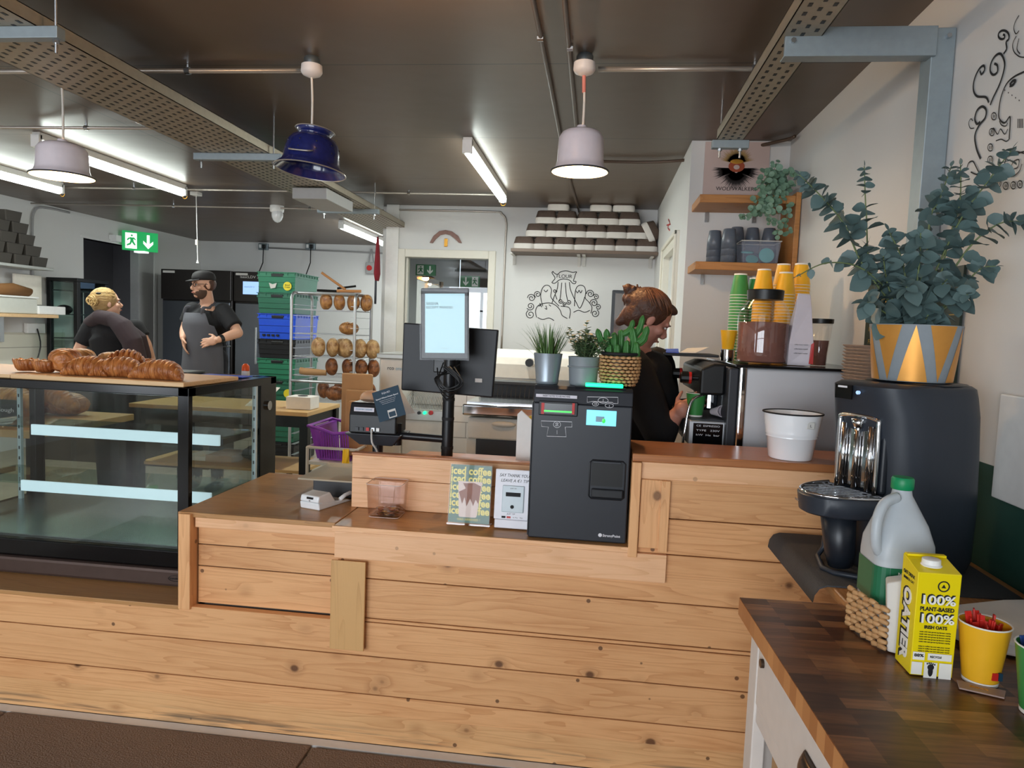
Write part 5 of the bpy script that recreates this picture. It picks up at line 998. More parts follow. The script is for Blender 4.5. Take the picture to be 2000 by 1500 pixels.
# ---- three potted plants on the cash machine
P('zinc', '98a2ab', .35, .5, var=.05); P('pot_grey', '858d92', .45); P('wicker', 'c79c6c', .6, var=.25, vs=40); P('soil', '2a211b', .95)
P('leaf_grass', '54753f', .5, var=.4, vs=20); P('leaf_bush', '5c7250', .5, var=.45, vs=18); P('cactus_green', '3f7a3a', .5, var=.35, vs=60); P('euc', '5c7271', .5, var=.3, vs=14); P('euc_stem', '6c7a50', .6)
top = kz+.057
def potted(name, label, c, rt, rb, h, mat, collar=None):
    t = thing(name, label, 'potted plant', c, group='potted plants on the cash machine')
    MB().lathe([(rb*.93, 0), (rb, .004), (rb*1.02, .012), (rb, .016), (rt*.985, h-.004), (rt, h), (rt*.95, h), (rt*.93, h-.02), (.001, h-.02)], c, 32).build('pot', mat, t, smooth=True, auto=40); return t
c = Vector((-.163, 2.43, top)); gp = potted('potted_grass', 'grass plant in zinc pot, leftmost on cash machine', c, .050, .039, .105, 'zinc')
b = MB(); rnd = random.Random(2)
def blade(b, p, d, ln, w, curl, n=5):
    d = Vector(d).normalized(); side = d.cross(Vector((0, 0, 1))); side = side.normalized() if side.length > .01 else Vector((1, 0, 0)); h = Vector((d.x, d.y, 0)); h = h.normalized() if h.length > .01 else Vector((1, 0, 0)); pts = []; q = Vector(p)
    for i in range(n+1):
        ww = w*(1-(i/n)**1.5)+.0003; pts.append((q-side*ww, q+side*ww)); q = q+d*(ln/n); d = (d+h*curl+Vector((0, 0, -curl*.6))).normalized()
    for i in range(n): b.face((pts[i][0], pts[i][1], pts[i+1][1], pts[i+1][0]))
for k in range(170):
    a = rnd.uniform(0, 2*PI); r = .038*math.sqrt(rnd.random()); t_ = rnd.uniform(.05, .55)*(r/.038+.25)
    blade(b, c+Vector((r*math.cos(a), r*math.sin(a), .09)), (math.cos(a)*t_, math.sin(a)*t_, 1), rnd.uniform(.07, .125), .0016, rnd.uniform(0, .10))
for k in range(4): blade(b, c+Vector((-.04, -.01, .09)), (-1, rnd.uniform(-.4, .2), 1.0), .10, .0015, .12)
b.build('foliage', 'leaf_grass', gp)
c = Vector((-.04, 2.44, top)); bp2 = potted('potted_bush', 'leafy green bush in grey pot between grass and cactus', c, .054, .048, .098, 'pot_grey')
MB().lathe([(.0535, .060), (.0555, .062), (.0555, .064), (.053, .066)], c, 32).build('pot_band', 'pot_grey', bp2, smooth=True)
def leafy(b, p, n_, ln, w, up=.3, droop=0, roll=None):      # one pointed oval leaf, cupped
    d = Vector(n_).normalized(); s = d.cross(Vector((0, 0, 1))); s = s.normalized() if s.length > .05 else Vector((1, 0, 0)); s = s if roll is None else (Matrix.Rotation(roll, 3, d) @ s); u = s.cross(d); P_ = [Vector(p)]
    prof = ((.0, .12), (.2, .75), (.45, 1.0), (.7, .85), (.9, .42), (1, .05)); L_, M__, R_ = [], [], []
    for t, k in prof:
        m_ = Vector(p)+d*(ln*t)-Vector((0, 0, droop*t*t*ln)); M__.append(b.v(m_)); L_.append(b.v(m_-s*(w*k)+u*(w*k*up))); R_.append(b.v(m_+s*(w*k)+u*(w*k*up)))
    for i in range(5): b.b.faces.new((L_[i], M__[i], M__[i+1], L_[i+1])); b.b.faces.new((M__[i], R_[i], R_[i+1], M__[i+1]))
b = MB(); st = MB(); rnd = random.Random(9)
for k in range(40):
    a = rnd.uniform(0, 2*PI); t_ = rnd.uniform(.0, 1.0); ln = rnd.uniform(.05, .115)*(1.0 if k % 5 else 1.15); p0 = c+Vector((.03*math.cos(a)*t_, .03*math.sin(a)*t_, .085)); d = Vector((math.cos(a)*t_*.9, math.sin(a)*t_*.9, 1)).normalized(); p1 = p0+d*ln
    st.tube([p0, p1], .0011, 4)
    for j in range(15):
        f = .2+.8*j/14; q = p0+d*(ln*f); aa = j*2.4+k; leafy(b, q, (math.cos(aa), math.sin(aa), .35), rnd.uniform(.013, .021), rnd.uniform(.006, .009), .3)
b.build('foliage', 'leaf_bush', bp2); st.build('stems', 'euc_stem', bp2)
c = Vector((.082, 2.45, top+.001)); cp = thing('potted_cactus', 'green cactus in woven basket pot, rightmost on cash machine', 'potted plant', c, group='potted plants on the cash machine')
def wicker_mat():
    m, t, b = newmat('weave'); b.inputs['Roughness'].default_value = .6; tc = N(t, 'TexCoord'); n = N(t, 'TexNoise'); n.inputs['Scale'].default_value = 35; L(t, tc.outputs['Object'], n.inputs[0])
    mx = N(t, 'MixRGB'); mx.inputs[1].default_value = lin('e0b582'); mx.inputs[2].default_value = lin('a3713f'); L(t, n.outputs[0], mx.inputs[0]); L(t, mx.outputs[0], b.inputs['Base Color'])
wicker_mat()
pr_ = lambda z: .036+.030*min(1, (z/.06))**.5 if z < .06 else .066
MB().lathe([(.034, 0), (.052, .006), (.060, .03), (.062, .105), (.055, .105), (.001, .10)], c, 28).build('inner_pot', 'black', cp, smooth=True, auto=50)
wb = MB(); nr = 9
for i in range(nr):
    z = .008+i*.0115; r0 = (.050, .057, .0605, .0625, .064, .065, .065, .0645, .064)[i]; nseg = 20
    for k in range(nseg):
        a0 = 2*PI*(k+.5*(i % 2))/nseg; a1 = a0+2*PI/nseg*.95
        wb.tube([c+Vector((r0*math.cos(a), r0*math.sin(a), z)) + Vector((math.cos(a), math.sin(a), 0))*.0035*math.sin(PI*(a-a0)/(a1-a0)) for a in (a0, (a0+a1)/2, a1)], [(.0035, .0035), (.0058, .0062), (.0035, .0035)], 6)
wb.build('basket', 'weave', cp, smooth=True)
MB().tube([c+Vector((.062*math.cos(a), .062*math.sin(a), .112)) for a in [2*PI*k/28 for k in range(28)]], .006, 6, close=True).build('rim', 'rubber', cp, smooth=True)
def cactus_arm(b, pts, r):
    pts = smooth_path(pts, 6); n = len(pts); rs = []
    pu = None; out = []
    for i, p in enumerate(pts):
        d = (pts[min(i+1, n-1)]-pts[max(i-1, 0)]).normalized(); s = d.orthogonal().normalized() if pu is None else (pu-d*pu.dot(d)).normalized(); pu = s; w = d.cross(s)
        k = i/(n-1); rr = r*(.75+.25*math.sin(PI*min(k*1.4, 1)))*(1 if k < .8 else math.cos((k-.8)/.2*PI/2*.92))*(1+.07*math.sin(i*2.2))
        out.append([p+s*(rr*(1+.2*math.cos(7*2*PI*j/28))*math.cos(2*PI*j/28))+w*(rr*(1+.2*math.cos(7*2*PI*j/28))*math.sin(2*PI*j/28)) for j in range(28)])
    b.rings(out)
b = MB(); Z = Vector((0, 0, 1))
for pts, r in ((((-.02, 0, .10), (-.022, 0, .16), (-.024, 0, .19)), .011), (((.0, .02, .10), (.0, .02, .17), (.0, .02, .20)), .012), (((.02, -.02, .10), (.02, -.02, .14), (.02, -.02, .165)), .010), (((.035, 0, .10), (.045, 0, .16), (.035, 0, .21)), .013), (((.045, 0, .15), (.075, 0, .17), (.088, 0, .215)), .013), (((.03, .01, .17), (.06, .01, .20), (.072, .01, .252)), .011),
               (((-.03, .01, .10), (-.045, .01, .15), (-.05, .0, .20)), .013), (((-.04, 0, .13), (-.065, 0, .155), (-.082, 0, .20)), .012), (((-.01, -.03, .10), (-.012, -.035, .13), (-.012, -.035, .15)), .010), (((.0, .02, .18), (.03, .02, .20), (.04, .02, .235)), .010), (((.05, -.02, .10), (.055, -.02, .13), (.05, -.02, .16)), .011), (((-.035, -.02, .10), (-.037, -.02, .13), (-.037, -.02, .148)), .010)):
    cactus_arm(b, [c+Vector(p)+Vector((0, 0, -.005)) for p in pts], r)
b.build('cactus', 'cactus_green', cp, smooth=True)
# ---- bucket on the bar
P('enamel_white', 'fbfcff', .15, coat=.6, var=.02); c = W(1555, 902, z=1.113); bk_ = thing('enamel_bucket', 'white enamel bucket with dark rim on the bar', 'bucket', (c.x, c.y+.075, 1.113)); o = bk_.location.copy()
MB().lathe([(.066, 0), (.069, .004), (.078, .07), (.081, .072), (.080, .078), (.083, .082), (.082, .088), (.092, .150), (.090, .150), (.066, .006), (.001, .006)], o, 40).build('body', 'enamel_white', bk_, smooth=True, auto=50)
MB().tube([o+Vector((.0935*math.cos(2*PI*k/40), .0935*math.sin(2*PI*k/40), .151)) for k in range(40)], .0028, 6, close=True).build('rim', 'ink', bk_, smooth=True)
tg = o+Vector((.035, -.080, .118)); MB().box(tg.x-.012, tg.x+.012, tg.y-.004, tg.y, tg.z-.01, tg.z+.012).build('label_tag', 'sticker', bk_, bevel=.003); text('tag_text', 'L', 'dark_grey', bk_, tg+Vector((0, -.005, 0)), size=.012)
# ---- back bar, espresso machine
P('bench_dark', '3b332d', .5); eb = thing('coffee_bench', 'back bar under the espresso machine, mostly hidden', 'bench', (.65, 3.1, 0))
MB().box(.42, XR-.01, 2.72, 3.75, .90, .94).build('top', 'pine_bar', eb); MB().box(.44, XR-.012, 2.75, 3.73, 0, .899).build('body', 'bench_dark', eb)
em = thing('espresso_machine', 'large steel and black espresso machine behind the bar', 'espresso machine', (.75, 3.1, .94))
sx0 = W(1446, 800, y=2.8).x; sx1 = 1.07; mz = W(1500, 716, y=2.8).z
P('steel_panel', 'd2d3d6', .45, .5, var=.1, vs=3); MB().box(sx0, sx1, 2.8, 3.5, .99, mz-.008).build('body', 'steel_panel', em, bevel=.012, bseg=3)
MB().box(sx0-.012, sx0+.02, 2.795, 3.5, .96, mz).build('corner_post', 'chrome', em, bevel=.01, bseg=3)
MB().box(sx0-.03, sx1, 2.79, 3.52, mz-.007, mz+.003).build('top_tray', 'black_gloss', em, bevel=.003)
MB().box(sx0-.05, sx0-.013, 2.80, 3.5, 1.0, mz-.012).build('side_frame', 'charcoal', em, bevel=.006)
gx0 = W(1366, 740, y=2.9).x
MB().prism([(gx0, 2.86, W(1366, 772, y=2.86).z), (gx0, 2.86, W(1366, 720, y=2.86).z), (gx0+.05, 2.86, mz-.0), (sx0-.051, 2.86, mz), (sx0-.051, 2.86, W(1400, 772, y=2.86).z)], (0, .6, 0)).build('group_housing', 'black', em, bevel=.01)
for y in (3.0, 3.25): 
    MB().tube([(gx0+.06, y, 1.27), (gx0+.06, y, 1.21)], .032, 16).build('group_head', 'chrome', em); MB().tube([(gx0+.06, y, 1.215), (gx0-.09, y-.02, 1.20)], [.016, .011], 10).build('portafilter_handle', 'black', em)
for dy, xo in ((-.02, 0), (.3, -.03)):
    kn = MB().tube([(gx0-.002+xo*0, 2.92+dy, 1.335), (gx0-.03, 2.92+dy, 1.335)], .010, 10); kn.tube([(gx0-.03, 2.92+dy, 1.335), (gx0-.075, 2.92+dy, 1.335)], [.024, .022], 12); kn.build('steam_knob', 'black', em, bevel=.003)
    MB().tube([(gx0-.033, 2.92+dy, 1.335), (gx0-.043, 2.92+dy, 1.335)], .0245, 12).build('knob_ring', 'red', em)
MB().tube(smooth_path([(gx0+.02, 2.9, 1.27), (gx0-.03, 2.88, 1.24), (gx0-.05, 2.87, 1.12), (gx0-.055, 2.87, 1.06)], 5), .006, 8).build('steam_wand', 'chrome', em, smooth=True)
tz1 = W(1380, 822, y=2.84).z; tz0 = W(1380, 872, y=2.84).z; tx0_ = W(1345, 850, y=2.84).x
MB().box(tx0_, sx0-.03, 2.84, 3.45, tz0-.0, tz1).build('drip_tray', 'steel_brushed', em, bevel=.006); MB().box(tx0_+.005, sx0-.035, 2.85, 3.44, tz1, tz1+.004).build('drip_grate', 'charcoal', em)
MB().box(tx0_+.015, sx0-.055, 2.834, 2.84, tz0+.008, tz1-.010).build('name_plate', 'black_gloss', em)
for k, s_ in enumerate(('CE  ESPRESSO', 'TYPE   230V', 'kW  Hz  bar')): text('plate_text', s_, 'line_white', em, ((tx0_+sx0-.04)/2, 2.833, tz1-.02-k*.018), width=.09, height=.007)
for y in (2.88, 3.4): MB().cyl((sx0, y, .941), (sx0, y, .99), .02, 12).build('foot', 'steel', em)
MB().cyl((tx0_+.03, 2.87, .941), (tx0_+.03, 2.87, tz0), .015, 12).build('foot', 'steel', em)
q = W(1345, 690, y=3.3); MB().box(q.x-.12, q.x+.12, 3.2, 3.45, q.z-.012, q.z).build('cup_shelf', 'dark_grey', em, bevel=.004); MB().box(q.x-.10, q.x-.09, 3.42, 3.44, .94, q.z-.012).build('shelf_post', 'steel', em)
tag(MB().prism([(q.x-.05, 3.24, q.z+.001), (q.x+.02, 3.22, q.z+.004), (q.x+.09, 3.3, q.z+.03), (q.x+.0, 3.36, q.z+.02)], (0, 0, .002)).build('paper_note', 'white_matt'), 'crumpled white paper on shelf above steam knobs', 'paper')
tag(MB().prism([(q.x-.11, 3.21, q.z+.001), (q.x-.055, 3.205, q.z+.001), (q.x-.04, 3.36, q.z+.015), (q.x-.1, 3.36, q.z+.012)], (0, 0, .003)).build('blue_folder', 'blue_plastic'), 'blue folder edge on shelf above steam knobs', 'folder')
# small things around
P('cup_green', '3b8b45', .4); P('cup_yellow', 'f0b424', .4); P('cup_white', 'f0ece4', .5)
def cup_mesh(rt, rb, h, mat, inverted, name='paper_cup', label='', group=None):
    t = thing(name, label, 'paper cup', (0, 0, 0), group=group)
    pr = [(rb*.97, .002), (rb, 0), (rb, .006)]
    MB().lathe([(rb, .007), (rt, h-.001), (rt*.97, h-.001), (rb*.96, .009)], (0, 0, 0), 24).build('sleeve', mat, t, smooth=True, auto=40, local=True)
    MB().lathe([(rb*.9, .003), (rb*.99, .0), (rb*1.0, .0065), (rb*.9, .0065)], (0, 0, 0), 24).build('base_band', 'cup_white', t, smooth=True, auto=40, local=True)
    MB().tube([(rt*math.cos(2*PI*k/24), rt*math.sin(2*PI*k/24), h+.0005) for k in range(24)], .0016, 6, close=True).build('rim', 'cup_white', t, smooth=True, local=True)
    return t
MT = mz+.004; cups = {}
def cup_stack(px, pytop, y, mat, col, where, xo=0):
    p = W(px, pytop, y=y); n = max(3, int(round((p.z-MT-.098)/.0135))+1)
    for k in range(n):
        lab = '%s paper cup, %s from top of the upside-down stack %s' % (col, nth(k), where)
        if mat not in cups: c = cups[mat] = cup_mesh(.043, .029, .098, mat, True, label=lab, group='stacked takeaway cups')
        else: c = dup(cups[mat], label=lab)
        c.location = (p.x, y, MT+(n-1-k)*.0135+.0985); c.rotation_euler = (PI, 0, 0)
cup_stack(1447, 533, 3.38, 'cup_green', 'green', 'at left edge')
cup_stack(1477, 541, 3.42, 'cup_green', 'green', 'behind the jar lid')
cup_stack(1493, 529, 3.27, 'cup_yellow', 'yellow', 'with a blue and red mark')
cup_stack(1531, 514, 3.42, 'cup_yellow', 'yellow', 'at rear middle')
cup_stack(1536, 530, 3.24, 'cup_yellow', 'yellow', 'directly right of the jar')
cup_stack(1566, 513, 3.38, 'cup_yellow', 'yellow', 'nearest the right wall')
q = W(1423, 655, y=3.1); sc_ = thing('paper_cup', 'yellow printed paper cup on steel cup beside the jar', 'paper cup', (q.x, 3.1, MT+.05))
MB().lathe([(.022, 0), (.024, .004), (.034, .08), (.032, .08)], (q.x, 3.1, MT+.052), 24).build('sleeve', 'cup_yellow', sc_, smooth=True, auto=40)
tag(MB().lathe([(.028, 0), (.03, .048), (.028, .0485), (.001, .0485)], (q.x, 3.1, MT+.001), 24).build('steel_cup', 'chrome', None, smooth=True, auto=40), 'small steel cup under the yellow printed cup', 'cup')
jx = W(1487, 700, y=2.95); jr = thing('glass_jar', 'large glass jar of brown powder with black lid', 'jar', (jx.x, 2.95, MT)); glass('jar_glass', (.96, .94, .93), .0, .3); P('cocoa', '845a50', .9, var=.2, vs=20); P('wood_lid', 'b88252', .6)
jo = (jx.x, 2.95, MT); jh = W(1487, 566, y=2.95).z-MT; MB().lathe([(.085, .0), (.098, .008), (.101, .05), (.100, jh*.64), (.090, jh*.76), (.066, jh*.86), (.064, jh*.9)], jo, 40).build('glass', 'jar_glass', jr, smooth=True)
MB().lathe([(.083, .006), (.094, .012), (.096, jh*.55), (.05, jh*.57), (.001, jh*.56)], jo, 32).build('contents', 'cocoa', jr, smooth=True, auto=50)
MB().lathe([(.069, jh*.865), (.071, jh*.99), (.066, jh), (.001, jh)], jo, 32).build('lid', 'black', jr, smooth=True, auto=40)
P('pouch_white', 'd6ccd2', .5, var=.08, vs=14); p0 = W(1535, 706, y=2.93); x0 = p0.x; h_ = W(1560, 572, y=2.93).z-MT
pb = thing('coffee_pouch', 'white printed paper pouch beside the glass jar', 'pouch', (x0+.04, 2.95, MT))
MB().rings([[(x0+.002, 2.92, MT+.001), (x0+.085, 2.90, MT+.001), (x0+.088, 2.98, MT+.001), (x0+.006, 2.99, MT+.001)], [(x0+.0, 2.90, MT+h_*.3), (x0+.09, 2.89, MT+h_*.3), (x0+.09, 2.98, MT+h_*.3), (x0+.002, 2.99, MT+h_*.3)], [(x0+.022, 2.92, MT+h_*.8), (x0+.082, 2.92, MT+h_*.8), (x0+.083, 2.955, MT+h_*.8), (x0+.024, 2.955, MT+h_*.8)], [(x0+.03, 2.935, MT+h_), (x0+.078, 2.935, MT+h_*.98), (x0+.078, 2.94, MT+h_*.98), (x0+.03, 2.94, MT+h_)]]).build('bag', 'pouch_white', pb, bevel=.003)
for k in range(9): text('print', 'coffee beans roasted', 'dark_grey', pb, (x0+.042+k*.0015, 2.888+k*.0035, MT+.05+k*.017), (1, -.1, 0), (0, .25, 1), width=.05, height=.004)
MB().prism([(x0+.075, 2.887, MT+.01), (x0+.091, 2.885, MT+.01), (x0+.0905, 2.887, MT+h_*.33), (x0+.08, 2.889, MT+h_*.3)], (0, .001, 0)).build('red_print', 'red', pb)
q = W(1592, 705, y=3.05); gj = thing('grinder_hopper', 'tapered glass hopper with black lid behind the pouch', 'hopper', (q.x+.01, 3.05, MT)); hh = W(1592, 624, y=3.05).z-MT
MB().lathe([(.03, 0), (.034, .05), (.046, hh-.015), (.044, hh-.015)], (q.x+.012, 3.05, MT), 24).build('hopper', 'jar_glass', gj, smooth=True); MB().lathe([(.028, .002), (.031, .05), (.036, hh*.55), (.001, hh*.55)], (q.x+.012, 3.05, MT), 20).build('coffee_beans', 'cocoa', gj, smooth=True, auto=50); MB().lathe([(.049, hh-.015), (.05, hh+.003), (.001, hh+.003)], (q.x+.012, 3.05, MT), 24).build('lid', 'black', gj, smooth=True, auto=40)
# pulp cup carriers piled on the bar
P('pulp', 'a28a78', .9, var=.2, vs=40, bump=.3, bs=60); q = W(1662, 700, y=2.46); zt_ = W(1662, 664, y=2.46).z; n = int((zt_-1.113-.03)/.011); first = None
for k in range(n):
    lab = 'brown pulp cup carrier, %s from the top of the pile on the bar' % nth(n-1-k)
    if first is None:
        m_ = Matrix.Rotation(R(8), 4, 'Z'); b = MB().tf(m_).rings([rsq(.070, .075, .02, 0), rsq(.098, .085, .02, .022), rsq(.102, .09, .02, .026), rsq(.100, .088, .02, .028), rsq(.09, .078, .02, .024), rsq(.064, .066, .02, .004)]); first = b.build('cup_carrier', 'pulp'); tag(first, lab, 'cup carrier', 'pulp cup carriers on the bar'); first.location = (.955, 2.50, 1.114)
    else: dup(first, (.955+.002*math.sin(k*2.1), 2.50, 1.114+k*.011), (0, 0, .02*math.sin(k*1.7)), lab)
# green takeaway cup on drip tray (held by the barista) and tipped small cup
gc = cup_mesh(.040, .029, .095, 'cup_green', False, label='green takeaway cup held by barista over the drip tray', group='takeaway cups at the espresso machine'); q = W(1357, 822, y=2.93); gc.location = (q.x, 2.93, tz1+.006)
q = W(1398, 812, y=2.95); tag(MB().tf(Matrix.Translation((q.x, 2.93, tz1+.030)) @ Matrix.Rotation(R(80), 4, 'X') @ Matrix.Rotation(R(30), 4, 'Y')).lathe([(.012, -.03), (.022, .02), (.024, .03), (.021, .03), (.010, -.025)], seg=20).build('measuring_cup', 'pouch_white', None, smooth=True, auto=40), 'small pale measuring cup lying on the drip tray', 'cup')
# ---- dispenser on mat and board
P('disp', '2d333c', .42, var=.05); P('disp_dark', '1b2028', .35); P('mat_grey', '45474a', .8, bump=.2, bs=200)
# lower cabinet carrying the board, behind the table
lc = thing('side_cabinet', 'narrow cabinet beyond the table under the water dispenser', 'cabinet', (.95, 2.0, 0)); MB().box(.80, XR-.006, 1.74, 2.29, 0, .862).build('body', 'white_paint', lc, bevel=.003)
tag(MB().prism([(.612, 2.06, .864), (.612, 1.72, .864), (.622, 1.688, .864), (.65, 1.672, .864), (.70, 1.668, .864), (XR-.008, 1.70, .864), (XR-.008, 2.20, .864), (.612, 2.20, .864)], (0, 0, .028)).build('chopping_board', 'oak_board', None, bevel=.006, bseg=3), 'thick wooden board with rounded corner sticking out under grey mat', 'board')
mt_ = MB(); prof = [(.568, .852), (.571, .872), (.582, .889), (.600, .896), (.66, .8965), (1.06, .8965)]
mt_.rings([[(x, y, z) for x, z in prof]+[(x, y, z-.004) for x, z in prof[::-1]] for y in (1.80, 2.27)]); mt_.tf(Matrix()); o = mt_.build('rubber_mat', 'mat_grey', None, smooth=True, auto=50); tag(o, 'dark grey rubber mat curling over edge under the dispenser', 'mat')
wd_ = thing('water_dispenser', 'big dark grey drinks dispenser with chrome alcove and drip tray', 'drinks machine', (.85, 2.0, .897))
DM = Matrix.Translation((.828, 2.005, .898)) @ Matrix.Rotation(math.atan2(-.46, -.89), 4, 'Z')      # local +X faces the customer
def dsec(z, fx, bx, w, p=3.2, n=40):
    out = []
    for k in range(n):
        a = 2*PI*k/n; c_, s_ = math.cos(a), math.sin(a); ex = 2/p
        x = abs(c_)**ex*(fx if c_ > 0 else bx)*(1 if c_ > 0 else -1); y = abs(s_)**ex*w*(1 if s_ > 0 else -1); out.append((x, y, z))
    return out
H2 = .50
MB().tf(DM).rings([dsec(.0, .10, .19, .125), dsec(.03, .115, .2, .135), dsec(.17, .130, .2, .14), dsec(.3, .138, .19, .14), dsec(.42, .155, .18, .138), dsec(.47, .17, .175, .13), dsec(H2-.008, .175, .17, .126), dsec(H2, .16, .16, .115)]).build('body', 'disp', wd_, smooth=True, auto=50)
MB().tf(DM).rings([dsec(H2+.0005, .05, .165, .118, 2.5), dsec(H2+.004, .045, .16, .114, 2.5)]).build('top_plate', 'disp_dark', wd_, smooth=True, auto=50)
al = MB().tf(DM).box(.120, .142, -.078, .078, .215, .425).build('alcove_frame', 'disp_dark', wd_, bevel=.02, bseg=4)
MB().tf(DM).box(.135, .148, -.062, .062, .222, .410).build('alcove_lining', 'chrome', wd_, bevel=.012, bseg=4)
for y in (-.043, .0, .043): MB().tf(DM).tube([(.153, y, .222), (.153, y, .39)], .009, 12).build('chrome_tube', 'chrome', wd_, smooth=True)
MB().tf(DM).tube([(.152, 0, .405), (.152, 0, .38)], [.02, .012], 14).build('spout', 'chrome', wd_, smooth=True)
MB().tf(DM).tube(smooth_path([(.150, -.062, .215), (.152, -.062, .38), (.152, -.05, .41), (.152, .05, .41), (.152, .062, .38), (.150, .062, .215)], 5), .006, 8).build('chrome_trim', 'chrome', wd_, smooth=True)
tr_ = []
def half(z, r, w, n=24): return [(.13+r*math.cos(-PI/2+PI*k/n)*1.0, w*math.sin(-PI/2+PI*k/n), z) for k in range(n+1)]
MB().tf(DM).rings([half(.16, .165, .105), half(.165, .175, .11), half(.208, .182, .115), half(.212, .178, .112)]).build('drip_tray', 'disp', wd_, smooth=True, auto=50)
MB().tf(DM).tube([(x, y, .215) for x, y, z in half(0, .174, .109)], .004, 8).build('tray_trim', 'chrome', wd_, smooth=True)
MB().tf(DM).rings([half(.2125, .168, .104), half(.2135, .167, .103)]).build('tray_grate', 'charcoal', wd_)
g_ = MB().tf(DM)
for k in range(-4, 5): g_.box(.14, .13+.165*math.cos(math.asin(min(.99, abs(k)*.024/.104))), k*.024-.0015, k*.024+.0015, .214, .217)
for k in range(5): g_.box(.15+k*.028, .1515+k*.028, -.09+k*.012, .09-k*.012, .214, .2165)
g_.build('grate_bars', 'chrome', wd_)
MB().tf(DM).tube([(.20, .0, .16), (.185, 0, .05), (.18, 0, .015)], [.045, .038, .03], 14).build('waste_bin', 'disp_dark', wd_, smooth=True)
MB().tf(DM).tube([(.13, -.10, .165), (.14, -.10, .03), (.16, -.10, .006), (.22, -.02, .004), (.22, .02, .004), (.16, .10, .006), (.14, .10, .03), (.13, .10, .165)], .007, 8).build('base_bracket', 'disp', wd_, smooth=True)
MB().tf(DM).prism([(.176, -.06, .455), (.176, -.005, .455), (.1765, -.005, .492), (.1765, -.06, .492)], (.004, 0, 0)).build('display', 'black_gloss', wd_)
MB().tf(DM).cyl((.176, .015, .475), (.182, .015, .475), .005, 10).build('power_light', 'screen_blue', wd_); MB().tf(DM).box(.18, .1815, -.05, -.02, .484, .489).build('display_mark', 'line_white', wd_)
m3 = DM @ Vector((.305, -.05, .188)); text('brand_text', 'zoco', 'steel', wd_, DM @ Vector((.2985, -.045, .188)), DM.to_3x3() @ Vector((.41, .91, 0)), (0, 0, 1), width=.028, height=.006)
# eucalyptus pot
P('concrete', '8c949a', .7, var=.08, vs=40, bump=.1); P('gold_paint', 'd99a4a', .38, .55, var=.08)
pc_ = Vector((.853, 2.03, .898+H2+.006)); eu = thing('eucalyptus_plant', 'eucalyptus in concrete pot with gold triangles, on the dispenser', 'potted plant', pc_)
prf = [(.092, 0), (.096, .004), (.112, .148), (.112, .150), (.104, .150), (.10, .13), (.001, .13)]
MB().lathe(prf, pc_, 48).build('pot', 'concrete', eu, smooth=True, auto=40)
rad = lambda z: .0965+.0155*z/.15
for k in range(5):
    a0 = R(-112+k*72); 
    for (pts, off) in (([(-.36, 0), (.36, 0), (0, 1)], 0), ([(-.36, 1), (.36, 1), (0, .08)], R(36))):
        g = MB(); n = 8; rows_ = []
        for i in range(n+1):
            v = i/n; wv = .36*(1-v) if off == 0 else .34*v; z = (.002+.146*v); rows_.append([pc_+Vector(((rad(z)+.0006)*math.cos(a0+off+wv*s), (rad(z)+.0006)*math.sin(a0+off+wv*s), z)) for s in (-1, -.5, 0, .5, 1)])
        for i in range(n):
            for j in range(4): g.face((rows_[i][j], rows_[i][j+1], rows_[i+1][j+1], rows_[i+1][j]))
        bmesh.ops.remove_doubles(g.b, verts=g.b.verts, dist=1e-5)
        g.build('gold_triangle', 'gold_paint', eu, smooth=True)
MB().lathe([(.103, .128), (.001, .135)], pc_, 24, False).build('soil', 'soil', eu)
lv = MB(); stm = MB(); rnd = random.Random(11)
base = pc_+Vector((0, 0, .13))
stems = [([(1745, 640), (1690, 525), (1650, 440), (1605, 385), (1562, 342)], 1.98, 1, .9), ([(1760, 640), (1705, 540), (1692, 420), (1688, 325)], 2.05, .8, .8), ([(1750, 630), (1700, 535), (1620, 513), (1556, 540)], 1.95, .35, .55),
         ([(1790, 640), (1795, 520), (1798, 455)], 1.95, 1, 1), ([(1800, 640), (1850, 480), (1874, 400), (1876, 322)], 2.02, .9, .8), ([(1810, 640), (1870, 440), (1925, 360), (1978, 290)], 1.99, .8, .9), ([(1810, 640), (1880, 500), (1945, 440), (1998, 432)], 1.93, .7, .95),
         ([(1820, 640), (1880, 560), (1915, 525), (1945, 520)], 1.98, .8, .8), ([(1775, 640), (1765, 520), (1735, 450)], 2.02, 1, 1), ([(1800, 640), (1815, 440), (1835, 390), (1858, 325)], 2.08, .8, .8), ([(1830, 640), (1865, 590), (1890, 575)], 1.93, 1, .9), ([(1750, 645), (1712, 600), (1695, 590)], 1.93, 1, 1),
         ([(1780, 645), (1775, 580), (1770, 560)], 1.90, 1, 1.1), ([(1810, 645), (1830, 570), (1850, 545)], 1.92, 1, 1.1), ([(1760, 645), (1735, 560), (1725, 500)], 1.96, 1, 1.05), ([(1800, 645), (1790, 590), (1800, 540)], 2.0, 1, 1.05), ([(1770, 645), (1740, 610), (1720, 570)], 2.05, 1, 1)]
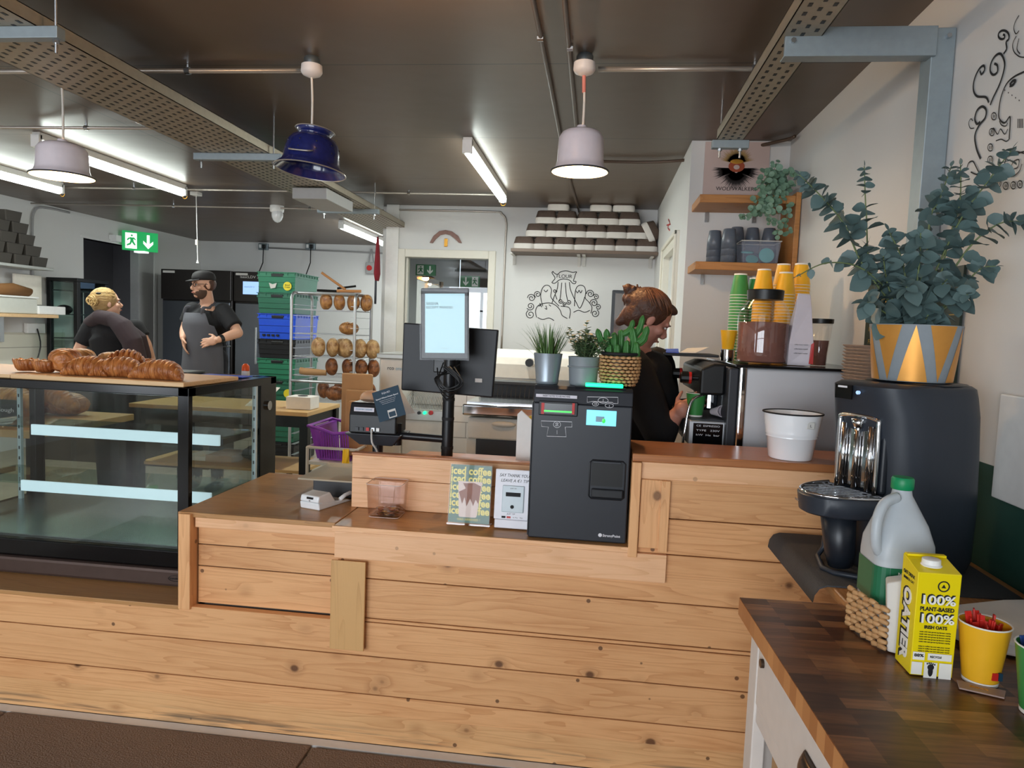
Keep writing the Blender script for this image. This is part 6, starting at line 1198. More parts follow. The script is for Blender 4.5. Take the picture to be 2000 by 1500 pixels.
for i, (pp, y, dens, sz_) in enumerate(stems):
    pts = [base+Vector((rnd.uniform(-.04, .04), rnd.uniform(-.04, .02), 0))]+[W(px, py, y=2.03+(y-2.03)*(j+1)/len(pp[1:])) for j, (px, py) in enumerate(pp[1:])]
    sp = smooth_path(pts, 8); stm.tube(sp, [.0030-.0018*k/len(sp) for k in range(len(sp))], 6)
    ln = sum((sp[k+1]-sp[k]).length for k in range(len(sp)-1)); npair = max(3, int(ln/.021*dens)); 
    for k in range(npair):
        f = .12+.88*k/(npair-1) if npair > 1 else 1; idx = min(int(f*(len(sp)-1)), len(sp)-2); p = sp[idx]; d = (sp[idx+1]-sp[idx]).normalized(); a = k*1.9+i; u = d.orthogonal().normalized(); w = d.cross(u); s_ = sz_*(1.0-.55*f**3)*rnd.uniform(.75, 1.15)
        for sg in (0, PI):
            v_ = (u*math.cos(a+sg)+w*math.sin(a+sg)+d*.25+Vector((0, -.15, rnd.uniform(-.1, .25)))).normalized(); leafy(lv, p, v_, .062*s_, .028*s_, .22, .2, rnd.uniform(-1.3, 1.3))
    leafy(lv, sp[-1], (sp[-1]-sp[-3]), .022*sz_, .008*sz_, .2)
lv.build('foliage', 'euc', eu, smooth=True); stm.build('stems', 'euc_stem', eu, smooth=True)
# dark green menu sign on the wall behind the plant
P('menu_green', '26352c', .5); P('menu_gold', 'c9a24a', .5, var=0); a = W(1697, 555, x=1.03); 
mn = thing('menu_board', 'dark green coffee menu board behind the eucalyptus leaves', 'menu board', (.97, 2.5, 1.4)); ma_ = W(1698, 560, y=2.6); mb2 = W(1872, 700, y=2.45)
mya = W(1697, 560, x=XR-.01).y; myb = W(1874, 640, x=XR-.01).y; mzt = W(1697, 552, x=XR-.01).z
MB().box(XR-.012, XR-.004, myb, mya, mzt-.5, mzt).build('board', 'menu_green', mn)
DY, UZ = (0, -1, 0), (0, 0, 1)
text('lettering', 'COFFEE', 'menu_gold', mn, (XR-.0125, mya-.04, mzt-.10), DY, UZ, width=.36, height=.06, align='LEFT', bold=.02)
for k, (w_, s_) in enumerate(((.16, 'ESPRESSO'), (.12, 'FILTER'), (.2, 'AMERICANO'), (.15, 'CORTADO'))): text('lettering', s_, 'menu_gold', mn, (XR-.0125, mya-.04, mzt-.19-k*.05), DY, UZ, width=w_, height=.018, align='LEFT')
MB().box(XR-.0128, XR-.012, myb+.03, mya-.03, mzt-.150, mzt-.147).build('rule', 'menu_gold', mn)
# white panel on the right wall
tag(MB().box(XR-.02, XR-.005, .9, 2.03, 1.10, 1.38).build('wall_panel', 'white_paint', None, bevel=.004), 'white panel fixed to the right wall at photo edge', 'panel')
# ---- table
def butcher():
    m, t, b = newmat('butcher_block'); b.inputs['Roughness'].default_value = .32
    tc = N(t, 'TexCoord'); s = N(t, 'SeparateXYZ'); L(t, tc.outputs['Object'], s.inputs[0])
    def mt(op, a, c=None, e=None):
        q = N(t, 'Math', operation=op)
        for i, v in enumerate((a, c, e)):
            if v is None: continue
            if isinstance(v, (int, float)): q.inputs[i].default_value = v
            else: L(t, v, q.inputs[i])
        return q.outputs[0]
    col = mt('FLOOR', mt('DIVIDE', mt('ADD', s.outputs[0], .02), .082)); wn = N(t, 'TexWhiteNoise', noise_dimensions='1D'); L(t, col, wn.inputs['W'])
    row = mt('FLOOR', mt('ADD', mt('DIVIDE', s.outputs[1], .034), mt('MULTIPLY', wn.outputs[0], 3.7)))
    cb = N(t, 'CombineXYZ'); L(t, col, cb.inputs[0]); L(t, row, cb.inputs[1]); w2 = N(t, 'TexWhiteNoise', noise_dimensions='2D'); L(t, cb.outputs[0], w2.inputs[0])
    cr = N(t, 'ValToRGB'); e = cr.color_ramp.elements; e[0].color = lin('4d3120'); e[1].color = lin('9c7048'); 
    for p_, c_ in ((.35, '63412a'), (.6, '785034'), (.85, '8b603e')): q = e.new(p_); q.color = lin(c_)
    L(t, w2.outputs[0], cr.inputs[0])
    mp = N(t, 'Mapping'); mp.inputs['Scale'].default_value = (4, 40, 4); L(t, tc.outputs['Object'], mp.inputs[0]); nz = N(t, 'TexNoise'); nz.inputs['Scale'].default_value = 3; nz.inputs['Detail'].default_value = 5; nz.inputs['Distortion'].default_value = .6; L(t, mp.outputs[0], nz.inputs[0])
    mx = N(t, 'MixRGB', blend_type='MULTIPLY'); mx.inputs[0].default_value = .75; g = N(t, 'ValToRGB'); g.color_ramp.elements[0].color = (.45, .42, .4, 1); g.color_ramp.elements[1].color = (1.25, 1.2, 1.15, 1); g.color_ramp.elements[0].position = .3; g.color_ramp.elements[1].position = .7; L(t, nz.outputs[0], g.inputs[0]); L(t, cr.outputs[0], mx.inputs[1]); L(t, g.outputs[0], mx.inputs[2])
    L(t, mx.outputs[0], b.inputs['Base Color'])
    m2 = newmat('block_edge'); m, t, b = m2; b.inputs['Roughness'].default_value = .4; tc = N(t, 'TexCoord'); s = N(t, 'SeparateXYZ'); L(t, tc.outputs['Object'], s.inputs[0])
    row = mt('FLOOR', mt('DIVIDE', s.outputs[1], .036)); wn = N(t, 'TexWhiteNoise', noise_dimensions='1D'); L(t, row, wn.inputs['W']); cr = N(t, 'ValToRGB'); cr.color_ramp.elements[0].color = lin('a56a3c'); cr.color_ramp.elements[1].color = lin('c98e58'); L(t, wn.outputs[0], cr.inputs[0]); L(t, cr.outputs[0], b.inputs['Base Color'])
butcher()
P('cab_cream', 'dcd3cb', .5); P('knob_dark', '4a3a2e', .3, .6); P('cardboard', 'b08a60', .8)
tb_ = thing('coffee_table', 'butcher block topped cream cabinet in the right foreground', 'cabinet', (.75, 1.2, 0)); tb_.rotation_euler = (0, 0, R(2.3)); tb_.location = (.372, 1.716, 0)
MB().box(0, .70, -2.2, 0, .836, .878).build('worktop', 'butcher_block', tb_, local=True)
MB().box(-.0012, 0, -2.2, -.001, .837, .877).build('worktop_edge', 'block_edge', tb_, local=True)
MB().box(.025, .055, -.09, -.03, 0, .835).build('corner_post', 'cab_cream', tb_, bevel=.003, local=True)
MB().box(.03, .69, -.05, -.035, 0, .835).build('end_panel', 'cab_cream', tb_, local=True)
MB().box(.03, .05, -2.15, -.091, .80, .835).build('top_rail', 'cab_cream', tb_, bevel=.002, local=True)
MB().box(.03, .05, -2.15, -.091, .62, .66).build('lower_rail', 'cab_cream', tb_, bevel=.002, local=True)
dr = MB().box(.026, .044, -.80, -.094, .664, .798).build('drawer', 'cab_cream', tb_, bevel=.004, local=True)
dh = MB().tf(Matrix.Translation((.024, -.47, .735))).rings([[(-.0-.022*math.cos(R(v))*math.cos(R(a)), .045*math.sin(R(a)), .022*math.sin(R(v))) for a in range(-90, 91, 15)] for v in (88, 60, 30, 5, -10)], cap=False).build('cup_handle', 'knob_dark', dr, smooth=True, local=True, solid=.002)
MB().cyl((.026, -.135, .78), (.019, -.135, .78), .010, 14).build('knob', 'knob_dark', dr, smooth=True, auto=40, local=True)
MB().box(.045, .69, -2.15, -.05, .0, .05).box(.4, .42, -2.15, -.05, .05, .83).build('carcass', 'cab_cream', tb_, local=True)
bx = MB().tf(Matrix.Translation(tb_.location) @ Matrix.Rotation(R(2.3), 4, 'Z')).box(.06, .38, -.62, -.13, .10, .60).build('cardboard_box', 'cardboard', None, bevel=.003); tag(bx, 'brown cardboard box inside open cabinet below the drawer', 'box')
MB().tf(Matrix.Translation(tb_.location) @ Matrix.Rotation(R(2.3), 4, 'Z')); MB().box(.058, .38, -.66, -.09, .05, .099).build('shelf', 'cab_cream', tb_, local=True)
TZ = .879
# milk jug
glass('hdpe', (.90, .93, .95), .25, .5); P('jug_plastic', 'ccd4da', .35, alpha=.72, trans=0); P('milk_white', 'f3f0e6', .4); P('cap_green', '0f8a55', .4); P('label_green', '1f6b48', .4)
jc = Vector((.668, 1.59, TZ)); jg = thing('milk_jug', 'plastic milk jug with green cap, partly full', 'milk jug', jc)
def js(z, hx, hy, r): return [Vector(p)+Vector((jc.x, jc.y, 0)) for p in rsq(hx, hy, r, TZ+z, 5)]
MB().rings([js(.0, .048, .048, .02), js(.006, .056, .056, .022), js(.02, .060, .060, .024), js(.17, .061, .061, .026), js(.20, .060, .060, .03), js(.24, .050, .05, .035), js(.275, .033, .033, .028), js(.30, .020, .02, .018), js(.315, .018, .018, .0175)]).build('bottle', 'jug_plastic', jg, smooth=True, auto=60)
MB().rings([js(.004, .050, .05, .02), js(.02, .057, .057, .022), js(.165, .058, .058, .024)]).build('milk', 'milk_white', jg, smooth=True, auto=60)
MB().lathe([(.021, .312), (.0225, .314), (.0225, .334), (.020, .338), (.001, .338)], jc, 28).build('cap', 'cap_green', jg, smooth=True, auto=40)
MB().tube(smooth_path([jc+Vector(p) for p in ((-.016, -.015, .295), (-.045, -.03, .285), (-.062, -.042, .25), (-.062, -.045, .20), (-.045, -.03, .175))], 6), [(.011, .014)]*25, 10).build('handle', 'jug_plastic', jg, smooth=True)
lb2 = MB(); r0, r1 = js(.075, .0622, .0622, .026), js(.155, .0622, .0622, .026)
for k in range(len(r0)):
    k2 = (k+1) % len(r0); mm = (r0[k]+r0[k2])/2-jc
    if mm.x < -.0 and mm.y < .03 or mm.x < -.055: lb2.face((r0[k], r0[k2], r1[k2], r1[k]))
lb2.box(jc.x-.0355, jc.x+.012, jc.y-.0626, jc.y-.0619, TZ+.075, TZ+.155); lb_ = lb2.build('label', 'label_green', jg, smooth=False)
MB().box(jc.x-.028, jc.x+.005, jc.y-.0632, jc.y-.0625, TZ+.082, TZ+.105).build('barcode_panel', 'white', lb_); bb = MB()
for k in range(10): bb.box(jc.x-.026+k*.003, jc.x-.0248+k*.003, jc.y-.0637, jc.y-.0632, TZ+.086, TZ+.104)
bb.build('barcode', 'ink', lb_); MB().box(jc.x-.03, jc.x-.014, jc.y-.0632, jc.y-.0625, TZ+.122, TZ+.132).build('label_mark', 'white', lb_); text('label_text', 'MILK', 'white', lb_, (jc.x-.006, jc.y-.063, TZ+.142), size=.014)
# oat drink carton
P('carton_yellow', 'f0d80c', .35, var=.03); P('carton_white', 'f2f0e8', .4)
cx0_, cx1_, cy0_, cy1_, ch = .617, .692, 1.372, 1.440, .212; ob = thing('oat_carton', 'yellow oat drink carton with white cap', 'carton', ((cx0_+cx1_)/2, (cy0_+cy1_)/2, TZ))
MB().hexa([(cx0_, cy0_, TZ+.001), (cx1_, cy0_, TZ+.001), (cx1_, cy1_, TZ+.001), (cx0_, cy1_, TZ+.001), (cx0_-.001, cy0_-.002, TZ+ch-.012), (cx1_+.001, cy0_-.002, TZ+ch-.012), (cx1_, cy1_, TZ+ch+.004), (cx0_, cy1_, TZ+ch+.004)]).build('carton', 'carton_yellow', ob, bevel=.0015)
MB().box(cx0_+.002, cx1_-.002, cy1_-.014, cy1_-.002, TZ+ch+.002, TZ+ch+.006).build('top_seam', 'carton_yellow', ob)
MB().lathe([(.018, .0), (.019, .002), (.018, .003), (.0165, .004), (.016, .013), (.014, .014), (.001, .014)], (cx0_+.034, cy0_+.028, TZ+ch-.007), 28).build('cap', 'white', ob, smooth=True, auto=40)
fy_ = cy0_-.0022; fx_ = (cx0_+cx1_)/2
def ft(s, z, w, h, m='ink', bold=.03, x=fx_, dy=0): return text('lettering', s, m, ob, (x, fy_-dy, TZ+z), width=w, height=h, bold=bold)
for z, s in ((.148, '100%'), (.112, '100%')):
    ft(s, z+.0014, .060, .020, 'ink', .045, fx_-.0016, .0); ft(s, z, .058, .018, 'carton_white', .02, fx_, .0006)
ft('PLANT-BASED', .131, .060, .008); ft('IRISH OATS', .096, .040, .0065)
for k in range(5): ft('made with oats grown by farmers nearby', .087-k*.0048, .055, .0028, bold=0)
for k in range(3): ft('enjoy in coffee tea and with your cereal', .059-k*.0045, .055, .0026, bold=0)
for x, z, w, h in ((.012, .040, .021, .015), (.049, .040, .042, .013), (.010, .016, .019, .024), (.0345, .014, .023, .030), (.0605, .014, .022, .030)): MB().box(cx0_+x-w/2, cx0_+x+w/2, fy_-.0006, fy_-.0001, TZ+z-h/2, TZ+z+h/2).build('info_panel', 'carton_white', ob)
ft('88%', .041, .017, .006, x=cx0_+.012, dy=.0008); ft('RECYCLE', .040, .02, .004, x=cx0_+.042, dy=.0008)
MB().ell((cx0_+.0345, fy_-.001, TZ+.012), (.0045, .0008, .010), 12, 8).ell((cx0_+.0345, fy_-.001, TZ+.020), (.006, .0008, .006), 12, 8).build('footprint_mark', 'ink', ob)
for k in range(5): MB().ell((cx0_+.028+k*.0033, fy_-.001, TZ+.0265+.0012*math.sin(k)), (.0014, .0006, .0018), 8, 5).build('footprint_mark', 'ink', ob)
q = Vector((fx_+.008, fy_-.0002, TZ+.176)); MB().tube([q+Vector((.0095*math.cos(R(a)), 0, .0095*math.sin(R(a)))) for a in range(0, 360, 20)], .0012, 5, close=True).build('round_mark', 'ink', ob); MB().prism([q+Vector((-.004, -.0004, -.003)), q+Vector((.004, -.0004, -.003)), q+Vector((0, -.0004, .004))], (0, .0003, 0)).build('round_mark', 'ink', ob)
sxp = cx0_-.0006
text('lettering', 'OATIER', 'ink', ob, (sxp, (cy0_+cy1_)/2+.004, TZ+.090), (0, 0, -1), (0, -1, 0), width=.146, height=.036, bold=.10); text('lettering', 'OATIER', 'carton_white', ob, (sxp-.0006, (cy0_+cy1_)/2, TZ+.089), (0, 0, -1), (0, -1, 0), width=.142, height=.031, bold=.04)
text('lettering', 'OAT DRINK', 'ink', ob, (sxp, (cy0_+cy1_)/2, TZ+.184), (0, -1, 0), (0, 0, 1), width=.05, height=.007, bold=.02); text('lettering', 'BARISTA OAT', 'ink', ob, (sxp, (cy0_+cy1_)/2, TZ+.173), (0, -1, 0), (0, 0, 1), width=.045, height=.005, bold=.02)
# cups with sugar sticks
P('stick_red', 'c8281e', .4, var=.2); P('stick_blue', '24407a', .4, var=.2); P('stick_pale', 'cfd8e2', .4)
yc_ = cup_mesh(.043, .030, .112, 'cup_yellow', False, label='yellow paper cup of red sugar sticks right of carton', group='sugar cups on table'); yc_.location = (.742, 1.375, TZ)
q = Vector((.755, 1.3425, TZ+.024)); MB().box(q.x-.010, q.x+.000, q.y-.0015, q.y+.003, q.z-.007, q.z+.007).build('print_mark', 'red', yc_); MB().box(q.x+.001, q.x+.008, q.y-.0008, q.y+.004, q.z-.007, q.z+.007).build('print_mark', 'leaflet_blue', yc_)
gc2 = cup_mesh(.045, .031, .118, 'cup_green', False, label='green paper cup of blue sachets at bottom right corner', group='sugar cups on table'); gc2.location = (.786, 1.268, TZ)
def sticks(c, rt, mats, n, h0, h1, kind, seed, w=.006):
    rnd = random.Random(seed); pr_s = {}
    for k in range(n):
        a = k*2.4; r = rt*math.sqrt((k+.5)/n)*.75; mt = mats[k % len(mats)]
        if mt not in pr_s:
            o = MB().box(-w, w, -.0016, .0016, 0, .098).build('sugar_stick', mt, None, bevel=.001); pr_s[mt] = o; tag(o, '', 'sugar stick', '%s sugar sticks' % kind[mt])
        else: o = dup(pr_s[mt])
        o['label'] = '%s sugar stick standing in the %s paper cup' % (kind[mt], kind['cup']); o.location = (c[0]+r*.55*math.cos(a), c[1]+r*.55*math.sin(a), c[2]+rnd.uniform(h0, h1)); o.rotation_euler = (-math.sin(a)*r*7, math.cos(a)*r*7, rnd.uniform(0, 3))
sticks((.742, 1.375, TZ), .038, ('stick_red',), 15, .014, .034, {'stick_red': 'red', 'cup': 'yellow'}, 1)
sticks((.786, 1.268, TZ), .040, ('stick_blue', 'stick_pale'), 16, .022, .052, {'stick_blue': 'blue', 'stick_pale': 'white and blue', 'cup': 'green'}, 2, .008)
P('sachet', 'a58a80', .4); q = W(1915, 1345, z=TZ); t = thing('sugar_sachet', 'flat brown sugar sachet on table before yellow cup', 'sachet', q); MB().prism([W(1868, 1330, z=TZ+.001), W(1965, 1352, z=TZ+.001), W(1962, 1366, z=TZ+.001), W(1873, 1346, z=TZ+.001)], (0, 0, .003)).build('sachet', 'sachet', t, bevel=.001)
text('lettering', 'BROWN', 'gold', t, W(1912, 1344, z=TZ+.0045), W(1965, 1352, z=TZ)-W(1868, 1330, z=TZ), (0, 1, 0), width=.028, height=.006)
# paper bag / napkins behind carton, wicker bread basket side
P('paper_white', 'dcd8d2', .8, var=.05); b = MB(); rnd = random.Random(3)
pts = [(.80, 1.50), (1.05, 1.42), (1.08, 1.66), (1.05, 1.72), (.95, 1.70), (.80, 1.64), (.74, 1.58)]
tag(MB().prism([(x, y, TZ+.001+.02*((y-1.4)/.3)) for x, y in pts], (0, 0, .03)).build('paper_bag_stack', 'paper_white', None, bevel=.006), 'pile of white paper bags behind the yellow carton', 'paper bags')
tag(MB().hexa([(.612, 1.465, TZ+.002), (.64, 1.45, TZ+.002), (.65, 1.49, TZ+.002), (.625, 1.505, TZ+.002), (.605, 1.475, TZ+.14), (.64, 1.46, TZ+.155), (.655, 1.50, TZ+.155), (.62, 1.52, TZ+.14)]).build('napkin_stack', 'paper_white', None, bevel=.004), 'white napkins standing between milk jug and carton', 'napkins')
b = MB()
for i in range(7):
    z = TZ+.008+i*.013
    for k in range(7):
        f = k/6; p = Vector((.583+.026*f, 1.585-.11*f, z)); b.tube([p+Vector((-.004, .012, 0)), p+Vector((-.008, 0, .002*(-1)**(i+k))), p+Vector((0, -.012, 0))], [(.004, .004), (.0065, .0065), (.004, .004)], 6)
tag(b.build('wicker_basket', 'weave', None, smooth=True), 'edge of a woven brown basket left of the carton', 'basket')
# ================================================================ PEOPLE
P('skin', 'c99a80', .5, var=.08, vs=12); P('skin_fair', 'd9a98f', .5, var=.07, vs=12); P('skin_arm', 'c48a78', .5, var=.15, vs=30)
P('shirt_black', '17171a', .85, var=.15, vs=8, bump=.3, bs=14); P('hoodie_brown', '3a2f33', .9, var=.2, vs=6, bump=.35, bs=12); P('apron_grey', '4c4c52', .85, var=.15, vs=5, bump=.2, bs=10)
P('hair_blond', 'a98a5c', .6, var=.35, vs=30, bump=.6, bs=60); P('hair_brown', '4d3022', .55, var=.4, vs=30, bump=.6, bs=60); P('beard', '4f3a2e', .8, var=.3, vs=90); P('cap_black', '201e1f', .75); P('lips', 'a9685c', .5); P('eye_white', 'd8d4cf', .3); P('trouser', '1d1e24', .9)
def tubeb(b, pts, rs, seg=12):
    b.tube([Vector(p) for p in pts], rs, seg)
    for p, r in ((pts[0], rs[0]), (pts[-1], rs[-1])):
        r = r if isinstance(r, tuple) else (r, r); m = min(r); b.ell(p, (m*.98, m*.98, m*.98), 10, 6)
def fuse(name, b, mat, parent, vox=.008, sm=4):
    inv = WM(parent).inverted(); b.b.transform(inv); bmesh.ops.recalc_face_normals(b.b, faces=b.b.faces)
    me = bpy.data.meshes.new('t'); b.b.to_mesh(me); b.b.free(); o = bpy.data.objects.new('t', me); COL.objects.link(o)
    m = o.modifiers.new('r', 'REMESH'); m.mode = 'VOXEL'; m.voxel_size = vox; m = o.modifiers.new('s', 'SMOOTH'); m.factor = .5; m.iterations = sm
    dg = bpy.context.evaluated_depsgraph_get(); n = bpy.data.meshes.new_from_object(o.evaluated_get(dg)); bpy.data.objects.remove(o); n.name = name
    for p in n.polygons: p.use_smooth = True
    n.materials.clear(); n.materials.append(MATS[mat]); q = bpy.data.objects.new(name, n); COL.objects.link(q); q.parent = parent; return q
def hand(b, wrist, direction, palm_n, size=1.0, curl=.5, thumb=1):
    d = Vector(direction).normalized(); n = Vector(palm_n); n = (n-d*n.dot(d)).normalized(); s = d.cross(n); w = Vector(wrist)
    pc = w+d*.045*size; M = Matrix((( d.x, s.x, n.x), (d.y, s.y, n.y), (d.z, s.z, n.z))); b.ell(pc, (.05*size, .04*size, .016*size), 12, 8, rot=M)
    for i, ln in enumerate((.066, .076, .070, .054)):
        off = (-1.5+i)*.0195*size; p = w+d*.080*size+s*off*-1; dd = (d-s*off*3).normalized(); pts = [p]; 
        for k in range(3):
            dd = (dd+n*curl*.55).normalized(); pts.append(pts[-1]+dd*ln*size/3*(1.15-.15*k))
        tubeb(b, pts, [.0088*size, .0084*size, .0078*size, .0065*size], 8)
    p = w+d*.02*size+s*.030*size*thumb; tubeb(b, [p, p+(d*.5+s*thumb*.7+n*.3)*.032*size, p+(d*.9+s*thumb*.75+n*.5)*.052*size], [.012*size, .0105*size, .008*size], 8)
def head(b, c, fwd, up=(0, 0, 1), s=1.0):
    f = Vector(fwd).normalized(); u = Vector(up); u = (u-f*u.dot(f)).normalized(); r = f.cross(u); M = Matrix(((r.x, f.x, u.x), (r.y, f.y, u.y), (r.z, f.z, u.z))); c = Vector(c); g = lambda x, y, z: c+M @ Vector((x, y, z))*s
    b.ell(g(0, -.01, .03), (.074*s, .095*s, .088*s), 18, 12, rot=M); b.ell(g(0, .022, -.035), (.058*s, .066*s, .078*s), 16, 10, rot=M); b.ell(g(0, .062, -.088), (.026*s, .024*s, .020*s), 10, 8, rot=M)
    b.tube([g(0, .083, .012), g(0, .098, -.012), g(0, .108, -.030)], [.008*s, .010*s, .014*s], 8); b.ell(g(0, .1, -.034), (.016*s, .013*s, .010*s), 8, 6, rot=M)
    b.ell(g(0, .078, .022), (.05*s, .018*s, .012*s), 10, 6, rot=M)
    for sx in (-1, 1): b.ell(g(sx*.074, -.005, -.008), (.010*s, .018*s, .030*s), 10, 8, rot=M); b.ell(g(sx*.042, .06, -.022), (.022*s, .022*s, .02*s), 8, 6, rot=M)
    b.ell(g(0, .085, -.062), (.022*s, .012*s, .009*s), 10, 6, rot=M); return g, M
def eyes(g, M, parent, s=1.0):
    for sx in (-1, 1):
        e = MB().ell(g(sx*.031, .079, .004), (.012*s, .008*s, .0075*s), 10, 6, rot=M).build('eye', 'eye_white', parent, smooth=True); MB().ell(g(sx*.031, .0865, .004), (.005*s, .002*s, .005*s), 8, 5, rot=M).build('iris', 'ink', e)
        MB().tube([g(sx*.015, .091, .021), g(sx*.032, .092, .027), g(sx*.048, .080, .022)], .0032*s, 6).build('eyebrow', 'hair_brown', parent)
    MB().ell(g(0, .0965, -.061), (.021*s, .005*s, .006*s), 12, 6, rot=M).build('lips', 'lips', parent, smooth=True)
def legs(b, hip, y, zg=0.0, w=.09, lr=.075):
    for sx in (-1, 1): tubeb(b, [(hip.x+sx*w, hip.y, hip.z), (hip.x+sx*w*1.05, hip.y-.01, hip.z*.52), (hip.x+sx*w*1.1, hip.y+.01, zg+.08)], [lr+.012, lr-.015, .05])
def shoes(hip, parent, w=.1, rot=0, d=(0, -1, 0)):
    d = Vector(d)
    for sx in (-1, 1): p = Vector((hip.x+sx*w*1.1, hip.y, .045)); b = MB(); b.ell(p+d*.06, (.05 if abs(d.y) > .5 else .14, .14 if abs(d.y) > .5 else .05, .043), 14, 8); b.build('shoe', 'black', parent, smooth=True)
def strands(name, mat, parent, g, M, c0, n, r, tgt, seed, rad=(.084, .102, .095), cz=.03, x_lo=-.4, w=.0028, fz=.35):
    rnd = random.Random(seed); b = MB()
    for k in range(n):
        a = rnd.uniform(-PI, PI); e = rnd.uniform(-.15, fz); p0 = Vector((math.cos(a)*math.cos(e), math.sin(a)*math.cos(e), math.sin(e)))
        if p0.y > .55 and e < .2: e = .45; p0 = Vector((math.cos(a)*math.cos(e), math.sin(a)*math.cos(e), math.sin(e)))
        t_ = Vector(tgt).normalized(); pts = []
        for j in range(7):
            v = p0.slerp(t_, j/6*.92) if p0.angle(t_) < 3.0 else p0.lerp(t_, j/6); v = v.normalized()*(1+.012*math.sin(j+k)); pts.append(g(v.x*rad[0], v.y*rad[1]-.022, v.z*rad[2]+cz))
        b.tube(pts, [w*.6]+[w]*5+[w*.7], 5)
    return b.build(name, mat, parent, smooth=True)
P('strand_blond', 'c8a970', .5, var=.5, vs=70); P('strand_brown', '6e4630', .5, var=.5, vs=70)
# ---- man with cap and apron
Y = 5.75
man = thing('person', 'person in black cap, glasses, black t-shirt and grey apron, hands at waist', 'person', (W(405, 700, y=Y).x, Y, 0))
hc = W(397, 557, y=Y-.03); hf = Vector((-.50, -.86, -.05))
nk = W(404, 588, y=Y+.02); sl = W(437, 603, y=Y+.04); sr = W(377, 601, y=Y-.02); ch = (sl+sr)/2+Vector((0, 0, -.12)); wa = W(403, 668, y=Y); hp = W(404, 700, y=Y)
el = W(465, 650, y=Y-.02); wl = W(425, 664, y=Y-.19); er = W(362, 642, y=Y-.02); wr_ = W(358, 660, y=Y-.14)
b = MB(); g, M = head(b, hc, hf, s=1.0); tubeb(b, [hc+Vector((.01, .02, -.04)), nk+Vector((0, .01, -.03))], [.052, .06])
tubeb(b, [ch+Vector((0, 0, .07)), ch, wa, hp], [(.15, .09), (.16, .105), (.14, .10), (.15, .105)], 16)
for s_, e_, w_ in ((sl, el, wl), (sr, er, wr_)): tubeb(b, [s_+Vector((0, 0, -.02)), (s_+e_)/2, e_], [.055, .05, .042]); tubeb(b, [e_, (e_+w_)/2, w_], [.044, .040, .027])
hand(b, wl, Vector((-1, -.25, -.25)), (.2, 1, -.1), 1.0, .35, -1); hand(b, wr_, Vector((.25, -.2, -1)), (.9, .4, .1), 1.0, .45, 1)
legs(b, Vector((hp.x, Y, hp.z)), Y); body = fuse('body', b, 'skin', man, .0065, 3)
b = MB(); tubeb(b, [nk+Vector((0, .01, -.075)), ch+Vector((0, 0, .05)), ch, wa, hp+Vector((0, 0, -.02))], [(.075, .07), (.17, .105), (.185, .125), (.163, .12), (.17, .125)], 18)
for s_, e_, k in ((sl, el, .78), (sr, er, .72)): b.ell(s_+Vector((0, 0, -.025)), (.075, .075, .075)); b.tube([s_+Vector((0, 0, -.03)), s_+(e_-s_)*k], [.078, .072], 14)
fuse('shirt', b, 'shirt_black', man, .009, 4)
b = MB(); legs(b, Vector((hp.x, Y, hp.z)), Y, lr=.088); tubeb(b, [hp+Vector((0, 0, .02)), hp+Vector((0, 0, -.08))], [(.165, .12), (.165, .12)]); fuse('trousers', b, 'trouser', man, .012, 3); shoes(Vector((hp.x, Y, 0)), man)
# apron: front panel wrapped on the torso
def wrapsheet(name, mat, parent, rows, cx_, cy_, n=16, th=.006):
    rg = []
    for z, rx, ry, a0, a1 in rows: rg.append([Vector((cx_(z)+rx*math.cos(R(a0+(a1-a0)*k/n)), cy_+ry*math.sin(R(a0+(a1-a0)*k/n)), z)) for k in range(n+1)])
    b = MB()
    for i in range(len(rg)-1):
        for k in range(n): b.face((rg[i][k], rg[i][k+1], rg[i+1][k+1], rg[i+1][k]))
    bmesh.ops.remove_doubles(b.b, verts=b.b.verts, dist=1e-5); return b.build(name, mat, parent, smooth=True, solid=th)
cxf = lambda z: hp.x+(ch.x-hp.x)*max(0, min(1, (z-hp.z)/(ch.z-hp.z)))
ap = wrapsheet('apron', 'apron_grey', man, [(.55, .24, .20, -170, -25), (.9, .222, .19, -170, -25), (hp.z, .200, .165, -172, -22), (wa.z-.01, .196, .163, -172, -25), (wa.z+.02, .196, .162, -168, -32), (wa.z+.14, .208, .168, -150, -50), (ch.z-.02, .212, .168, -142, -62), (ch.z+.075, .205, .155, -136, -72)], cxf, Y)
for ang, sd in ((-134, -1), (-80, 1)):
    p = Vector((cxf(ch.z+.07)+.205*math.cos(R(ang)), Y+.155*math.sin(R(ang)), ch.z+.07)); MB().tube(smooth_path([p, p+Vector((.01, .01, .05)), nk+Vector((sd*.062, -.06, -.055)), nk+Vector((sd*.058, .03, -.005))], 4), [(.014, .005)]*13, 8).build('apron_strap', 'apron_grey', man)
MB().tube([(cxf(wa.z)+.190*math.cos(R(a)), Y+.153*math.sin(R(a)), wa.z-.03) for a in range(-175, 180, 14)], .007, 6, close=True).build('waist_tie', 'charcoal', man)
eyes(g, M, man)
b = MB(); b.ell(g(0, .028, -.045), (.0595, .0665, .075), 16, 10, rot=M); bb_ = fuse('beard', b, 'beard', man, .006, 2)
for v in bb_.data.vertices: pass
bm = bmesh.new(); bm.from_mesh(bb_.data); iM = M.inverted(); inv = WM(man)
kill = [v for v in bm.verts if (lambda q: q.z > -.040 or (abs(q.x) < .021 and -.068 < q.z < -.052) or (q.z > -.052 and abs(q.x) < .045))(iM @ ((inv @ v.co)-hc))]; bmesh.ops.delete(bm, geom=kill, context='VERTS'); bm.to_mesh(bb_.data); bm.free()
hr = MB(); hr.ell(g(0, -.022, .012), (.078, .090, .075), 16, 10, rot=M); hb_ = fuse('hair', hr, 'hair_brown', man, .006, 2)
